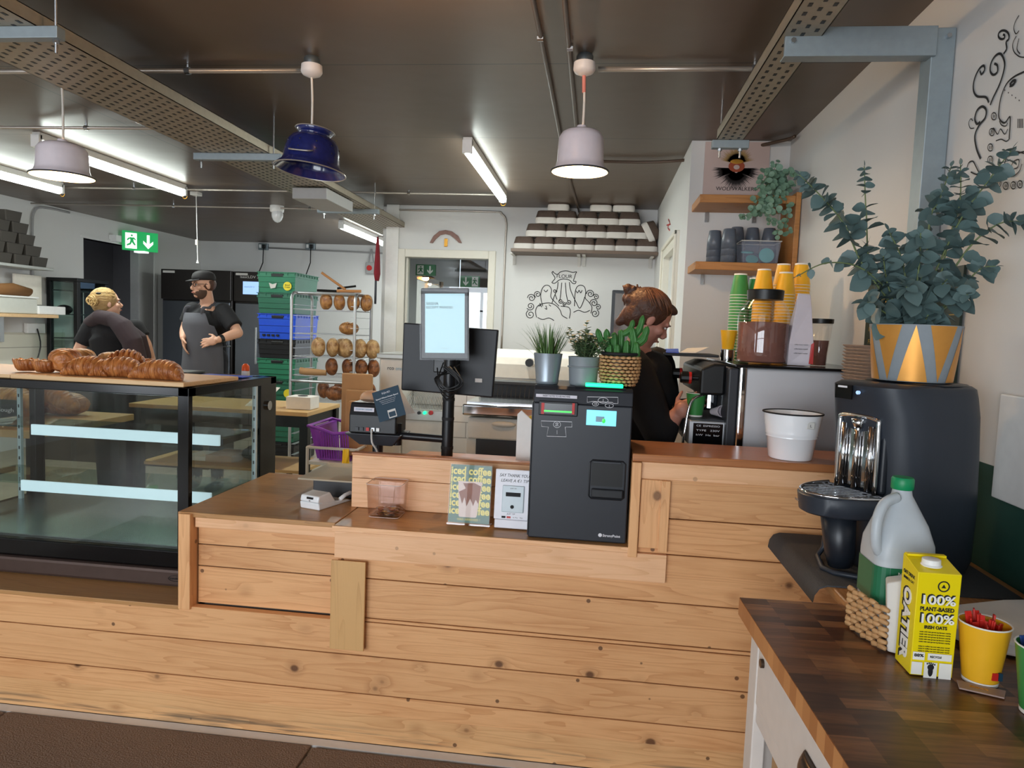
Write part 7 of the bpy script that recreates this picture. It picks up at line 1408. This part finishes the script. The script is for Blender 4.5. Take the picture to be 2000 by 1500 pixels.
cp_ = MB(); cp_.rings([[g(.082*k*math.cos(2*PI*j/24), -.008+.101*k*math.sin(2*PI*j/24), z) for j in range(24)] for z, k in ((.042, 1), (.07, 1.0), (.095, .9), (.112, .7), (.122, .4), (.125, .1))]); cp_b = cp_.build('cap', 'cap_black', man, smooth=True)
MB().rings([[g(.07*math.cos(R(a)), .072+.075*math.sin(R(a))*k, .045-.012*math.sin(R(a))*k+dz) for a in range(0, 181, 15)] for k, dz in ((.0, 0.004), (1, 0.0), (1, -.004), (0, 0))]).build('cap_peak', 'cap_black', cp_b, smooth=True)
gl_ = MB()
for sx in (-1, 1): gl_.tube([g(sx*.031+.022*math.cos(R(a)), .094, .003+.016*math.sin(R(a))) for a in range(0, 360, 24)], .0022, 6, close=True); gl_.tube([g(sx*.053, .092, .006), g(sx*.078, .05, .008), g(sx*.078, .0, .006)], .002, 6)
gl_.tube([g(-.009, .096, .006), g(.009, .096, .006)], .002, 6); gl_.build('glasses', 'ink', man)
dw = (el-wl).normalized(); wc = wl+dw*.035; MB().tube([wc-dw*.016, wc+dw*.016], .033, 16).build('watch', 'black', man, bevel=.002)
# ---- blond woman seen from behind
Y = 5.15
wo = thing('person', 'person with blond bun seen from behind, black t-shirt and dark jumper on shoulder', 'person', (W(225, 680, y=Y).x, Y, 0))
hc = W(209, 592, y=Y); hf = Vector((.62, .78, .10)); nk = W(213, 620, y=Y); sl = W(178, 640, y=Y-.02); sr = W(264, 640, y=Y+.03); ch = (sl+sr)/2+Vector((0, 0, -.10)); wa = W(222, 700, y=Y); hp = W(225, 735, y=Y); el = W(150, 690, y=Y-.05); wl = W(185, 725, y=Y+.15); er = W(286, 672, y=Y+.05); wr_ = W(296, 695, y=Y+.16)
b = MB(); g, M = head(b, hc, hf, s=.97); tubeb(b, [hc+Vector((0, 0, -.04)), nk+Vector((0, 0, -.03))], [.048, .055]); tubeb(b, [ch+Vector((0, 0, .05)), ch, wa, hp], [(.14, .09), (.15, .10), (.13, .09), (.15, .11)], 16)
for s_, e_, w_ in ((sl, el, wl), (sr, er, wr_)): tubeb(b, [s_, (s_+e_)/2, e_], [.052, .047, .038]); tubeb(b, [e_, w_], [.038, .025])
hand(b, wl, (.8, .5, -.2), (0, -.3, -1), .92, .4, 1); hand(b, wr_, (-.1, .5, -.8), (-1, 0, 0), .92, .4, -1)
legs(b, Vector((hp.x, Y, hp.z)), Y, lr=.07); fuse('body', b, 'skin_fair', wo, .0065, 3)
b = MB(); b.ell(ch+Vector((0, -.03, .06)), (.15, .10, .10), 16, 10); tubeb(b, [nk+Vector((0, 0, -.05)), ch+Vector((0, 0, .04)), ch, wa, hp], [(.075, .065), (.165, .115), (.17, .115), (.15, .105), (.165, .12)], 18)
for s_, e_ in ((sl, el), (sr, er)): b.ell(s_, (.07, .07, .07)); b.tube([s_, s_+(e_-s_)*.62], [.07, .066], 14)
fuse('shirt', b, 'shirt_black', wo, .009, 4)
b = MB(); legs(b, Vector((hp.x, Y, hp.z)), Y, lr=.082); fuse('trousers', b, 'trouser', wo, .012, 3); shoes(Vector((hp.x, Y, 0)), wo, d=(0, 1, 0))
b = MB(); P0 = lambda px, py, dy=0: W(px, py+7, y=Y-.085+dy)
tubeb(b, [P0(174, 624, .06), P0(195, 612, -.02), P0(222, 618, -.05), P0(240, 632, -.06), P0(258, 660, -.06), P0(268, 700, -.04), P0(262, 735, -.03)], [(.05, .045), (.055, .06), (.055, .07), (.075, .08), (.075, .09), (.075, .085), (.07, .08)], 14)
tubeb(b, [P0(245, 632, 0), P0(270, 655, .05), P0(283, 690, .08)], [.05, .065, .05], 12); tubeb(b, [P0(174, 622, .06), P0(185, 612, .17), P0(215, 612, .22), P0(240, 625, .16)], [.03, .035, .035, .04], 10)
fuse('jumper', b, 'hoodie_brown', wo, .009, 3)
b = MB(); b.ell(g(0, -.022, .028), (.083, .100, .094), 18, 12, rot=M); b.ell(g(0, -.04, -.02), (.066, .07, .06), 14, 10, rot=M); bc = W(184, 588, y=Y-.10)
for k in range(9): a = k*2.4; b.ell(bc+Vector((.026*math.cos(a), .02+.012*math.sin(a*1.3), .036*math.sin(a))), (.030, .03, .026), 10, 6)
fuse('hair', b, 'hair_blond', wo, .006, 2); strands('hair_strands', 'strand_blond', wo, g, M, hc, 130, .09, (-.25, -.95, .15), 3, fz=.9); bn = MB(); rnd = random.Random(2)
for k in range(16): a = rnd.uniform(0, 6.28); cc_ = bc+Vector((rnd.uniform(-.022, .022), -.012, rnd.uniform(-.022, .022))); rr_ = rnd.uniform(.014, .032); bn.tube([cc_+Vector((rr_*math.cos(a+t*.6), -.02-.01*math.sin(t), rr_*math.sin(a+t*.6))) for t in range(7)], .0045, 5)
bn.build('bun_strands', 'strand_blond', wo, smooth=True); MB().ell(W(192, 573, y=Y-.13), (.02, .015, .009)).build('hair_clip', 'black', wo, smooth=True); eyes(g, M, wo)
# ---- barista bending over the espresso machine
Y = 3.14
ba = thing('person', 'person in black top bending over espresso machine, brown hair tied up', 'person', (W(1270, 800, y=Y).x, Y, 0))
hc = W(1268, 622, y=Y); hf = Vector((.86, .18, -.58)); up = Vector((.5, 0, .86)); nk = W(1246, 676, y=Y+.02); sl = W(1232, 715, y=Y-.12); sr = W(1282, 712, y=Y+.16); ch = W(1248, 765, y=Y+.02); wa = W(1235, 850, y=Y+.02); hp = W(1232, 900, y=Y+.03)
el = W(1290, 850, y=Y-.20); wl = W(1322, 808, y=2.95); er = W(1300, 815, y=Y+.22); wr_ = W(1345, 790, y=Y+.08)
b = MB(); g, M = head(b, hc, hf, up, s=.97); tubeb(b, [hc+Vector((-.03, 0, -.04)), nk], [.048, .055]); tubeb(b, [nk+Vector((-.0, 0, -.06)), ch, wa, hp], [(.12, .08), (.14, .11), (.13, .1), (.15, .11)], 16)
for s_, e_, w_ in ((sl, el, wl), (sr, er, wr_)): tubeb(b, [s_, (s_+e_)/2, e_], [.05, .047, .04]); tubeb(b, [e_, (e_+w_)/2, w_], [.045, .042, .030])
hand(b, wl, (.35, -.05, .25), (0.2, 1, 0), .95, .9, 1); hand(b, wr_, (.5, -.3, -.4), (0, 0, -1), .95, .7, 1)
b.ell(W(1333, 800, y=2.93), (.032, .03, .036)); legs(b, Vector((hp.x-.0, Y, hp.z)), Y, lr=.07); fuse('body', b, 'skin_arm', ba, .0055, 3)
b = MB(); tubeb(b, [nk+Vector((-.005, 0, -.03)), nk+Vector((-.005, .01, -.10)), ch, wa, hp], [(.062, .06), (.13, .15), (.165, .185), (.17, .17), (.18, .17)], 20)
for s_, e_, k in ((sl, el, 1.0), (sr, er, 1.0)): b.ell(s_+Vector((0, 0, -.02)), (.085, .085, .085)); tubeb(b, [s_, (s_+e_)/2, e_], [.085, .082, .068], 14)
tubeb(b, [el, el+(wl-el)*.35], [.066, .056]); tubeb(b, [er, er+(wr_-er)*.4], [.062, .052]); b.ell((sr+sl)/2+Vector((.02, .02, -.03)), (.11, .17, .10), 14, 8)
fuse('top', b, 'shirt_black', ba, .009, 4)
b = MB(); legs(b, Vector((hp.x, Y, hp.z)), Y, lr=.085); tubeb(b, [hp+Vector((0, 0, .03)), hp+Vector((0, 0, -.1))], [(.175, .15), (.17, .14)]); fuse('trousers', b, 'trouser', ba, .012, 3); shoes(Vector((hp.x, Y, 0)), ba, d=(1, 0, 0))
b = MB(); b.ell(g(0, -.028, .035), (.084, .102, .090), 18, 12, rot=M); b.ell(g(0, -.062, -.01), (.068, .06, .075), 14, 10, rot=M); b.ell(g(0, .05, .088), (.045, .04, .022), 10, 6, rot=M); rnd = random.Random(8); bc = W(1236, 580, y=Y)
for k in range(14): b.ell(bc+Vector((rnd.uniform(-.03, .03), rnd.uniform(-.03, .03), rnd.uniform(-.03, .034))), (.022, .022, .024), 8, 6)
for k in range(10): p = bc+Vector((rnd.uniform(-.03, .03), rnd.uniform(-.03, .02), .0)); b.tube([p, p+Vector((rnd.uniform(-.03, .03), 0, rnd.uniform(.04, .06)))], [.007, .005], 6)
tubeb(b, [g(0, -.08, -.02), g(0, -.10, -.09)], [.045, .02]); fuse('hair', b, 'hair_brown', ba, .0055, 1); strands('hair_strands', 'strand_brown', ba, g, M, hc, 150, .09, (-.1, -.75, .65), 5, (.086, .104, .092), .035, fz=.9); eyes(g, M, ba, .72)
# ================================================================ END WALL SHELVES, POSTER, MURALS
pa = W(1378, 277, y=4.495); pb_ = W(1497, 395, y=4.495)
P('poster_paper', 'c9b3ac', .6, var=.06, vs=8); P('poster_dark', '2c2422', .7, var=.3); P('poster_rust', 'a24a2c', .6); P('poster_ochre', 'a98a58', .6, var=.3, vs=60)
po = thing('film_poster', 'pinkish film poster with dark fringed shape above the shelf', 'poster', ((pa.x+pb_.x)/2, 4.49, (pa.z+pb_.z)/2)); cxp = (pa.x+pb_.x)/2; czp = W(1437, 325, y=4.49).z; ys = 4.488
MB().box(pa.x, pb_.x, 4.490, 4.497, pb_.z, min(pa.z, ZC-.004)).build('paper', 'poster_paper', po)
rnd = random.Random(6); b = MB()
def fringe(b, c, r0, r1, a0, a1, n, mat_y, w=.006):
    for k in range(n):
        a = R(a0+(a1-a0)*k/(n-1)); l = r1*rnd.uniform(.85, 1.1); d = Vector((math.cos(a), 0, math.sin(a))); s = Vector((-d.z, 0, d.x)); p = c+d*r0; b.prism([p-s*w, p+s*w, c+d*l], (0, .0012, 0))
c0_ = Vector((cxp, ys, czp)); fringe(b, c0_+Vector((0, 0, .02)), .02, .10, 10, 170, 40, 0); b.build('abstract_shape', 'poster_ochre', po)
b = MB(); fringe(b, c0_+Vector((0, -.001, -.02)), .01, .135, 175, 205, 14, 0, .008); fringe(b, c0_+Vector((0, -.001, -.02)), .01, .135, -25, 5, 14, 0, .008); fringe(b, c0_+Vector((0, -.001, -.03)), .01, .11, 205, 335, 26, 0, .008); b.build('abstract_shape', 'poster_dark', po)
MB().ell(c0_+Vector((0, -.002, .0)), (.048, .001, .035), 20, 8).build('abstract_shape', 'poster_rust', po); MB().ell(c0_+Vector((0, -.0035, .028)), (.038, .001, .014), 16, 6).build('abstract_shape', 'gold', po); MB().ell(c0_+Vector((0, -.005, -.006)), (.018, .001, .014), 16, 6).build('abstract_shape', 'poster_paper', po)
text('title', 'WOLFWALKERS', 'poster_dark', po, W(1438, 369, y=4.488), width=.24, height=.022)
def wshelf(label, py0, py1, pxl, y0=4.16):
    zt_ = W(1430, py1, y=y0).z; zb = zt_-.045; xl = W(pxl, py1, y=y0).x
    t = thing('wall_shelf', label, 'shelf', ((xl+XR)/2, 4.33, zt_)); MB().prism([(xl, y0, zb), (XR-.035, y0, zb), (XR-.035, 4.498, zb), (xl, 4.498, zb)], (0, 0, zt_-zb)).build('board', 'shelf_wood', t, bevel=.004)
    for x in (xl+.08, XR-.2): MB().box(x, x+.02, 4.48, 4.498, zb-.06, zb-.001).build('bracket', 'steel', t)
    return zt_, xl
z1_, xl1 = wshelf('upper wooden shelf on end wall, below the poster', 395, 380, 1367); z2_, xl2 = wshelf('lower wooden shelf on end wall holding grey beakers', 520, 512, 1358)
ss = tag(MB().box(XR-.034, XR-.006, 4.16, 4.49, z2_-.05, z1_+.02).build('shelf_side_board', 'shelf_wood', None, bevel=.003), 'vertical wooden board joining the two end wall shelves at right', 'board')
P('beaker', '5c6470', .35, var=.08); bkp = None
def beaker(label, px, y, z):
    global bkp
    if bkp is None:
        prof = [(.031, 0), (.033, .003), (.041, .06), (.0425, .115), (.0405, .115), (.031, .006), (.001, .006)]; b = MB(); seg = 48
        b.rings([[Vector((r*(1+(.018 if j % 2 else 0))*math.cos(2*PI*j/seg), r*(1+(.018 if j % 2 else 0))*math.sin(2*PI*j/seg), z)) for j in range(seg)] for r, z in prof]); bkp = b.build('beaker', 'beaker', None, smooth=True); o = bkp
    else: o = dup(bkp)
    o.location = (W(px, 500, y=y).x, y, z); o.rotation_euler = (PI, 0, 0); return tag(o, label, 'beaker', 'stacked ribbed grey beakers')
for px, y, n, lab in ((1394, 4.30, 3, 'leftmost stack'), (1422, 4.22, 3, 'front stack beside the tub'), (1437, 4.40, 4, 'stack behind the front one'), (1467, 4.42, 4, 'tall stack behind the tub'), (1500, 4.42, 4, 'rightmost stack behind the tub')):
    for k in range(n): beaker('ribbed grey beaker, %s from top of the %s' % (ORD[n-1-k], lab), px, y, z2_+.117+k*.038)
tx0, tx1 = W(1446, 500, y=4.2).x, W(1524, 500, y=4.2).x; t = thing('plastic_tub', 'clear plastic tub with turquoise lids on the lower shelf', 'tub', ((tx0+tx1)/2, 4.28, z2_)); P('turquoise', '62b5b8', .4); P('tub_plastic', 'aeb7cc', .2, alpha=.28)
MB().hexa([(tx0+.012, 4.20, z2_+.001), (tx1-.012, 4.20, z2_+.001), (tx1-.012, 4.345, z2_+.001), (tx0+.012, 4.345, z2_+.001), (tx0, 4.185, z2_+.125), (tx1, 4.185, z2_+.125), (tx1, 4.355, z2_+.125), (tx0, 4.355, z2_+.125)]).build('tub', 'tub_plastic', t, bevel=.01)
MB().tube([(tx0, 4.185, z2_+.126), (tx1, 4.185, z2_+.126), (tx1, 4.355, z2_+.126), (tx0, 4.355, z2_+.126)], .003, 6, close=True).build('rim', 'sticker', t)
for k, (dx, dz, r, tl_a) in enumerate(((.15, .05, .042, 0), (.08, .03, .035, .6), (.06, .075, .036, 1.2))): 
    c = Vector((tx0+dx, 4.23+k*.04, z2_+dz)); tag(MB().tf(Matrix.Translation(c) @ Matrix.Rotation(R(80)-tl_a, 4, 'X')).lathe([(.001, -.004), (r, -.004), (r, .004), (r*.8, .006), (.001, .006)], seg=28).build('turquoise_lid', 'turquoise', None, smooth=True, auto=40), ['turquoise lid facing front in the clear tub', 'turquoise lid lying low in the clear tub', 'tilted turquoise lid at back left of the clear tub'][k], 'lid', 'lids in the tub')
# trailing plant
P('leaf_trail', '6f8f78', .5, var=.35, vs=25); P('leaf_trail_dark', '496b52', .5, var=.3, vs=25)
tp = thing('trailing_plant', 'trailing round leafed plant hanging from the upper shelf', 'potted plant', (W(1515, 370, y=4.3).x, 4.3, z1_))
c = Vector((W(1520, 350, y=4.32).x, 4.32, z1_+.001)); MB().lathe([(.04, 0), (.055, .07), (.05, .07), (.001, .06)], c, 24).build('pot', 'beaker', tp, smooth=True, auto=40)
b = MB(); stb = MB(); rnd = random.Random(14)
def disc(b, c, n, r):
    n = Vector(n).normalized(); u = n.orthogonal().normalized(); w = n.cross(u); vs = [b.v(c+u*(r*math.cos(2*PI*k/10))+w*(r*math.sin(2*PI*k/10))) for k in range(10)]; cc = b.v(c-n*r*.15)
    for k in range(10): b.b.faces.new((vs[k], vs[(k+1) % 10], cc))
tr_paths = [[(1518, 345), (1490, 370), (1470, 410), (1448, 425)], [(1520, 345), (1495, 380), (1485, 420)], [(1520, 345), (1508, 390), (1502, 440)], [(1525, 345), (1520, 400), (1520, 465)], [(1530, 345), (1536, 400), (1536, 460)], [(1520, 345), (1500, 345), (1478, 372)], [(1525, 345), (1545, 335), (1555, 360)], [(1518, 345), (1512, 330), (1516, 318)], [(1522, 345), (1510, 360), (1480, 390)], [(1528, 350), (1512, 400), (1490, 405), (1462, 428)], [(1520, 345), (1530, 370), (1512, 420)], [(1520, 350), (1500, 335), (1492, 345)]]
for i, pp in enumerate(tr_paths):
    sp = smooth_path([W(px, py, y=4.30 if j == 0 else 4.12+.03*math.sin(i*2)) for j, (px, py) in enumerate(pp)], 6); stb.tube(sp, .0016, 4); n_ = len(sp)
    L_ = sum((sp[k+1]-sp[k]).length for k in range(n_-1)); m_ = max(5, int(L_/.017))
    for k in range(m_):
        f = k/(m_-1)*(n_-1); q_ = sp[min(int(f), n_-2)].lerp(sp[min(int(f)+1, n_-1)], f-int(f)); disc(b, q_+Vector((rnd.uniform(-.025, .025), rnd.uniform(-.03, .02), rnd.uniform(-.012, .012))), (rnd.uniform(-.5, .5), -1, rnd.uniform(-.2, .8)), rnd.uniform(.015, .024)*(1-.35*k/m_))
b.build('foliage', 'leaf_trail', tp); stb.build('stems', 'euc_stem', tp)
# strokes painted on the walls
def strokes(name, label, paths, plane, r, mat='ink', k=6):
    b = MB()
    for pp in paths:
        rr = r
        if isinstance(pp[0], (int, float)): rr = r*pp[0]; pp = pp[1:]
        pts = smooth_path([W(px, py, **plane) for px, py in pp], k); b.tube(pts, rr, 5)
    o = b.build(name, mat); ax = 'y' if 'y' in plane else 'x'; val = plane[ax]
    for v in o.data.vertices:
        c = getattr(v.co, ax); setattr(v.co, ax, val+(c-val)*.15)
    return tag(o, label, 'mural')
def spiral(cx_, cy_, r, a0, turns, sgn=1, n=14): return [(cx_+r*(1-.82*k/n)*math.cos(R(a0+sgn*360*turns*k/n)), cy_+r*(1-.82*k/n)*math.sin(R(a0+sgn*360*turns*k/n))) for k in range(n+1)]
fl_ = [[(1080, 531), (1088, 536), (1095, 531), (1106, 529), (1118, 532), (1126, 531), (1124, 535), (1122, 542), (1120, 549), (1125, 550), (1123, 554), (1118, 553), (1112, 547), (1101, 545), (1092, 547), (1084, 553), (1078, 552), (1081, 548), (1084, 543), (1080, 536), (1078, 532), (1081, 530)],
       [(1090, 551), (1088, 565), (1082, 580), (1078, 592)], [(1112, 551), (1114, 565), (1120, 580), (1126, 592)], [(1097, 552), (1095, 575), (1093, 588)], [(1104, 552), (1106, 575), (1109, 588)], [(1060, 598), (1056, 580), (1058, 566), (1064, 558), (1072, 558), (1077, 566), (1076, 580), (1084, 590), (1092, 598)],
       [(1122, 598), (1123, 575), (1126, 562), (1133, 557), (1141, 560), (1144, 570), (1143, 582), (1150, 590), (1156, 600), (1154, 612)], [(1125, 568), (1128, 572), (1131, 567), (1134, 572), (1137, 567)], [(1062, 566), (1066, 570), (1070, 566)], [(1048, 620), (1046, 608), (1050, 598), (1060, 593), (1075, 592), (1086, 597), (1094, 606), (1098, 616), (1108, 622)],
       [(1066, 597), (1068, 604), (1064, 602)], [(1052, 598), (1057, 596)], [(1072, 595), (1076, 598)], [(1050, 620), (1060, 624), (1072, 621), (1082, 626)], [(1095, 598), (1110, 600), (1114, 608), (1112, 622)], [(1126, 592), (1132, 602), (1138, 592), (1142, 580)], [(1120, 610), (1130, 606), (1142, 610), (1152, 606)], [(1054, 592), (1058, 600)], [(1084, 575), (1088, 585)]]
for cx_, cy_, r, a0, tn, sg in ((1050, 575, 7, 120, 1.6, 1), (1038, 582, 8, 180, 1.6, 1), (1036, 598, 8, 150, 1.6, -1), (1036, 614, 9, 240, 1.5, -1), (1153, 574, 8, 180, 1.7, 1), (1164, 580, 6, 200, 1.5, 1), (1160, 592, 8, 180, 1.6, 1), (1168, 600, 6, 220, 1.4, 1), (1162, 612, 8, 300, 1.5, 1), (1095, 588, 5, 0, 1.5, 1), (1103, 594, 4, 90, 1.4, 1), (1111, 590, 5, 180, 1.5, -1), (1084, 568, 4, 0, 1.3, 1)): fl_.append(spiral(cx_, cy_, r, a0, tn, sg))
mu = strokes('wall_mural', 'black line drawing of flour sack and scrolls on back wall', fl_, dict(y=YB-.003), .0038)
text('lettering', 'FLOUR', 'ink', mu, W(1102, 540, y=YB-.004), width=.15, height=.035)
cm = [(2.2, 1962, 188), (1,)]; rw_ = []
rw_ += [[2.0]+spiral(1958, 70, 14, 60, 1.35, -1, 18)[::-1]+[(1966, 95), (1960, 105)], [2.2, (1934, 205), (1940, 190), (1952, 165), (1960, 140), (1962, 122), (1955, 106), (1945, 108), (1936, 122), (1934, 138), (1940, 146), (1948, 140), (1948, 128), (1942, 124)], [2.2, (1931, 200), (1925, 190), (1908, 188), (1901, 175), (1903, 155), (1912, 135), (1921, 128), (1923, 136), (1917, 145), (1914, 138)],
        [2.4, (1915, 310), (1907, 290), (1904, 265), (1912, 245), (1924, 230), (1926, 215), (1918, 208), (1908, 216), (1904, 232), (1908, 242), (1914, 238)], [(1902, 250), (1895, 250), (1892, 240), (1896, 232), (1900, 236)], [1.6, (2000, 140), (1980, 150), (1965, 165), (1955, 190), (1951, 215), (1952, 232), (1962, 240), (1972, 228), (1973, 240), (1971, 270)], [2.5, (1972, 165), (1978, 158), (1983, 158), (1978, 166), (1972, 168)],
        [(1952, 236), (1956, 244), (1964, 246), (1968, 240)], [(1935, 262), (1940, 250), (1948, 262), (1954, 252), (1962, 262), (1968, 252)], [(1945, 275), (1955, 272), (1965, 276), (1972, 270)], [1.4, (1888, 330), (1892, 318), (1900, 315), (1906, 325), (1912, 336), (1920, 338), (1908, 341), (1896, 336)], [(1990, 30), (1983, 42), (1980, 55), (1984, 66), (1990, 60)], [(1985, 70), (1978, 85), (1980, 100), (1990, 110), (2000, 112)], [(1990, 75), (1986, 95), (1992, 105)],
        [(1970, 300), (1985, 296), (2000, 300)], [1.4, (1962, 320), (1968, 305), (1985, 300), (2000, 296)], [(1962, 320), (1964, 335), (1975, 345), (1990, 335), (1996, 320)], [(1975, 325), (1980, 315), (1990, 312), (1988, 326), (1980, 330)]]
for cx_, cy_ in ((1941, 227), (1937, 258), (1934, 288), (1934, 312), (1950, 358), (1964, 363), (1979, 362), (1992, 360)): rw_.append([(cx_+5*math.cos(R(a)), cy_+7*math.sin(R(a))) for a in range(0, 361, 45)]); rw_.append([(cx_-1, cy_-3), (cx_-1, cy_+3)]); rw_.append([(cx_+2, cy_-3), (cx_+2, cy_+3)])
for k in range(5): rw_.append([(1962+k*7, 175+k*5), (1963+k*7, 177+k*5)])
for k in range(4): rw_.append([(1988+k*3, 232), (1988+k*3, 250)])
strokes('wall_mural', 'black line drawing of a scrolled creature on right wall', rw_, dict(x=XR-.003), .0016)
# red graffiti mark on the side partition
strokes('wall_scribble', 'small red scribble on the partition above the doorway', [[(1305, 428), (1308, 436), (1304, 444), (1308, 450)], [(1302, 440), (1309, 438)]], dict(x=SX-.003), .006, 'red')
# breads on a table left of the case, seen through its side glass
bt_ = thing('bread_table', 'wooden table of loaves left of the display case', 'table', (-3.6, 3.0, 0)); MB().box(-4.6, -2.86, 3.3, 4.1, .84, .88).build('table_top', 'table_top', bt_, bevel=.004)
for x, y in ((-4.55, 3.35), (-2.95, 3.35), (-4.55, 4.0), (-2.95, 4.0)): MB().box(x, x+.06, y, y+.06, 0, .839).build('leg', 'black', bt_)
def lf2(label, px, py, y, r, asp, rz, mat, seed, tilt=0, lift=0):
    c = W(px, py, y=y); rg = []
    for i in range(15):
        t = PI*(.02+.96*i/14); rg.append([Vector((-r*asp[0]*math.cos(t), r*asp[1]*math.sin(t)**.8*math.cos(2*PI*k/18), r*asp[2]*math.sin(t)**.8*math.sin(2*PI*k/18)))*(1+.08*noise.noise(Vector((k*.5, i*.4, seed)))) for k in range(18)])
    o = MB().rings(rg).build('bread_loaf', mat, None, smooth=True); o.location = (c.x, y, .881+r*asp[2]*.95+lift); o.rotation_euler = (0, tilt, rz); tag(o, label, 'bread', 'loaves on the bread table')
lf2('long baguette leaning right across the bread table', 88, 800, 3.62, .062, (4.0, 1, 1), R(-6), 'bread_crust', 3, R(26), .13)
lf2('round floury loaf on bread table at left edge', 15, 850, 3.5, .14, (1.3, .8, .75), 0, 'bread_flour', 5); lf2('dark round loaf behind the baguette on bread table', 62, 830, 3.85, .14, (1.2, 1, .8), 0, 'dark_crust', 7); lf2('smaller loaf behind the baguette tip', 128, 850, 3.9, .10, (1.4, 1, .7), 0, 'bread_crust', 8)
c = W(5, 806, y=3.35); t = thing('bread_sign', 'small dark green price sign reading sourdough on bread table', 'sign', (c.x, 3.35, .88)); MB().box(c.x-.12, c.x+.085, 3.35, 3.354, c.z-.07, c.z+.07).build('card', 'menu_green', t); MB().box(c.x-.01, c.x, 3.355, 3.359, .881, c.z).build('stick', 'board_wood', t); text('lettering', 'Sourdough', 'line_white', t, (c.x-.02, 3.349, c.z+.015), width=.17, height=.028)
# bottle and tray on the case top
q = W(486, 733, z=Z1+.001); t = thing('squeeze_bottle', 'small bottle with orange top on rear of the case', 'bottle', (q.x, q.y, Z1+.001)); P('orange_plastic', 'e2581e', .4)
MB().lathe([(.017, 0), (.019, .003), (.018, .022)], (q.x, 3.17, Z1+.002), 20).build('body', 'white', t, smooth=True, auto=40); MB().lathe([(.0185, .0225), (.017, .045), (.008, .056), (.001, .057)], (q.x, 3.17, Z1+.002), 20).build('cap', 'orange_plastic', t, smooth=True, auto=40)
tag(MB().prism([(X1-.30, 3.02, Z1+.001), (X1-.06, 3.02, Z1+.001), (X1-.06, 3.12, Z1+.001), (X1-.28, 3.13, Z1+.001)], (0, 0, .005)).build('blue_cloth', 'blue_plastic', None, bevel=.002), 'blue cloth lying on the rear of the case top', 'cloth')
tag(MB().box(X1-.60, X1-.34, 3.04, 3.2, Z1+.001, Z1+.014).build('black_tray', 'black', None, bevel=.004), 'black tray on rear of case in front of the capped man', 'tray')
# dark low cupboards seen behind the case
t = thing('kitchen_cupboard', 'dark low kitchen cupboards behind the display case', 'cupboard', (-4.6, 6.4, 0)); MB().box(-5.6, -3.75, 6.5, 7.0, .0, .88).build('body', 'bench_dark', t, bevel=.004)
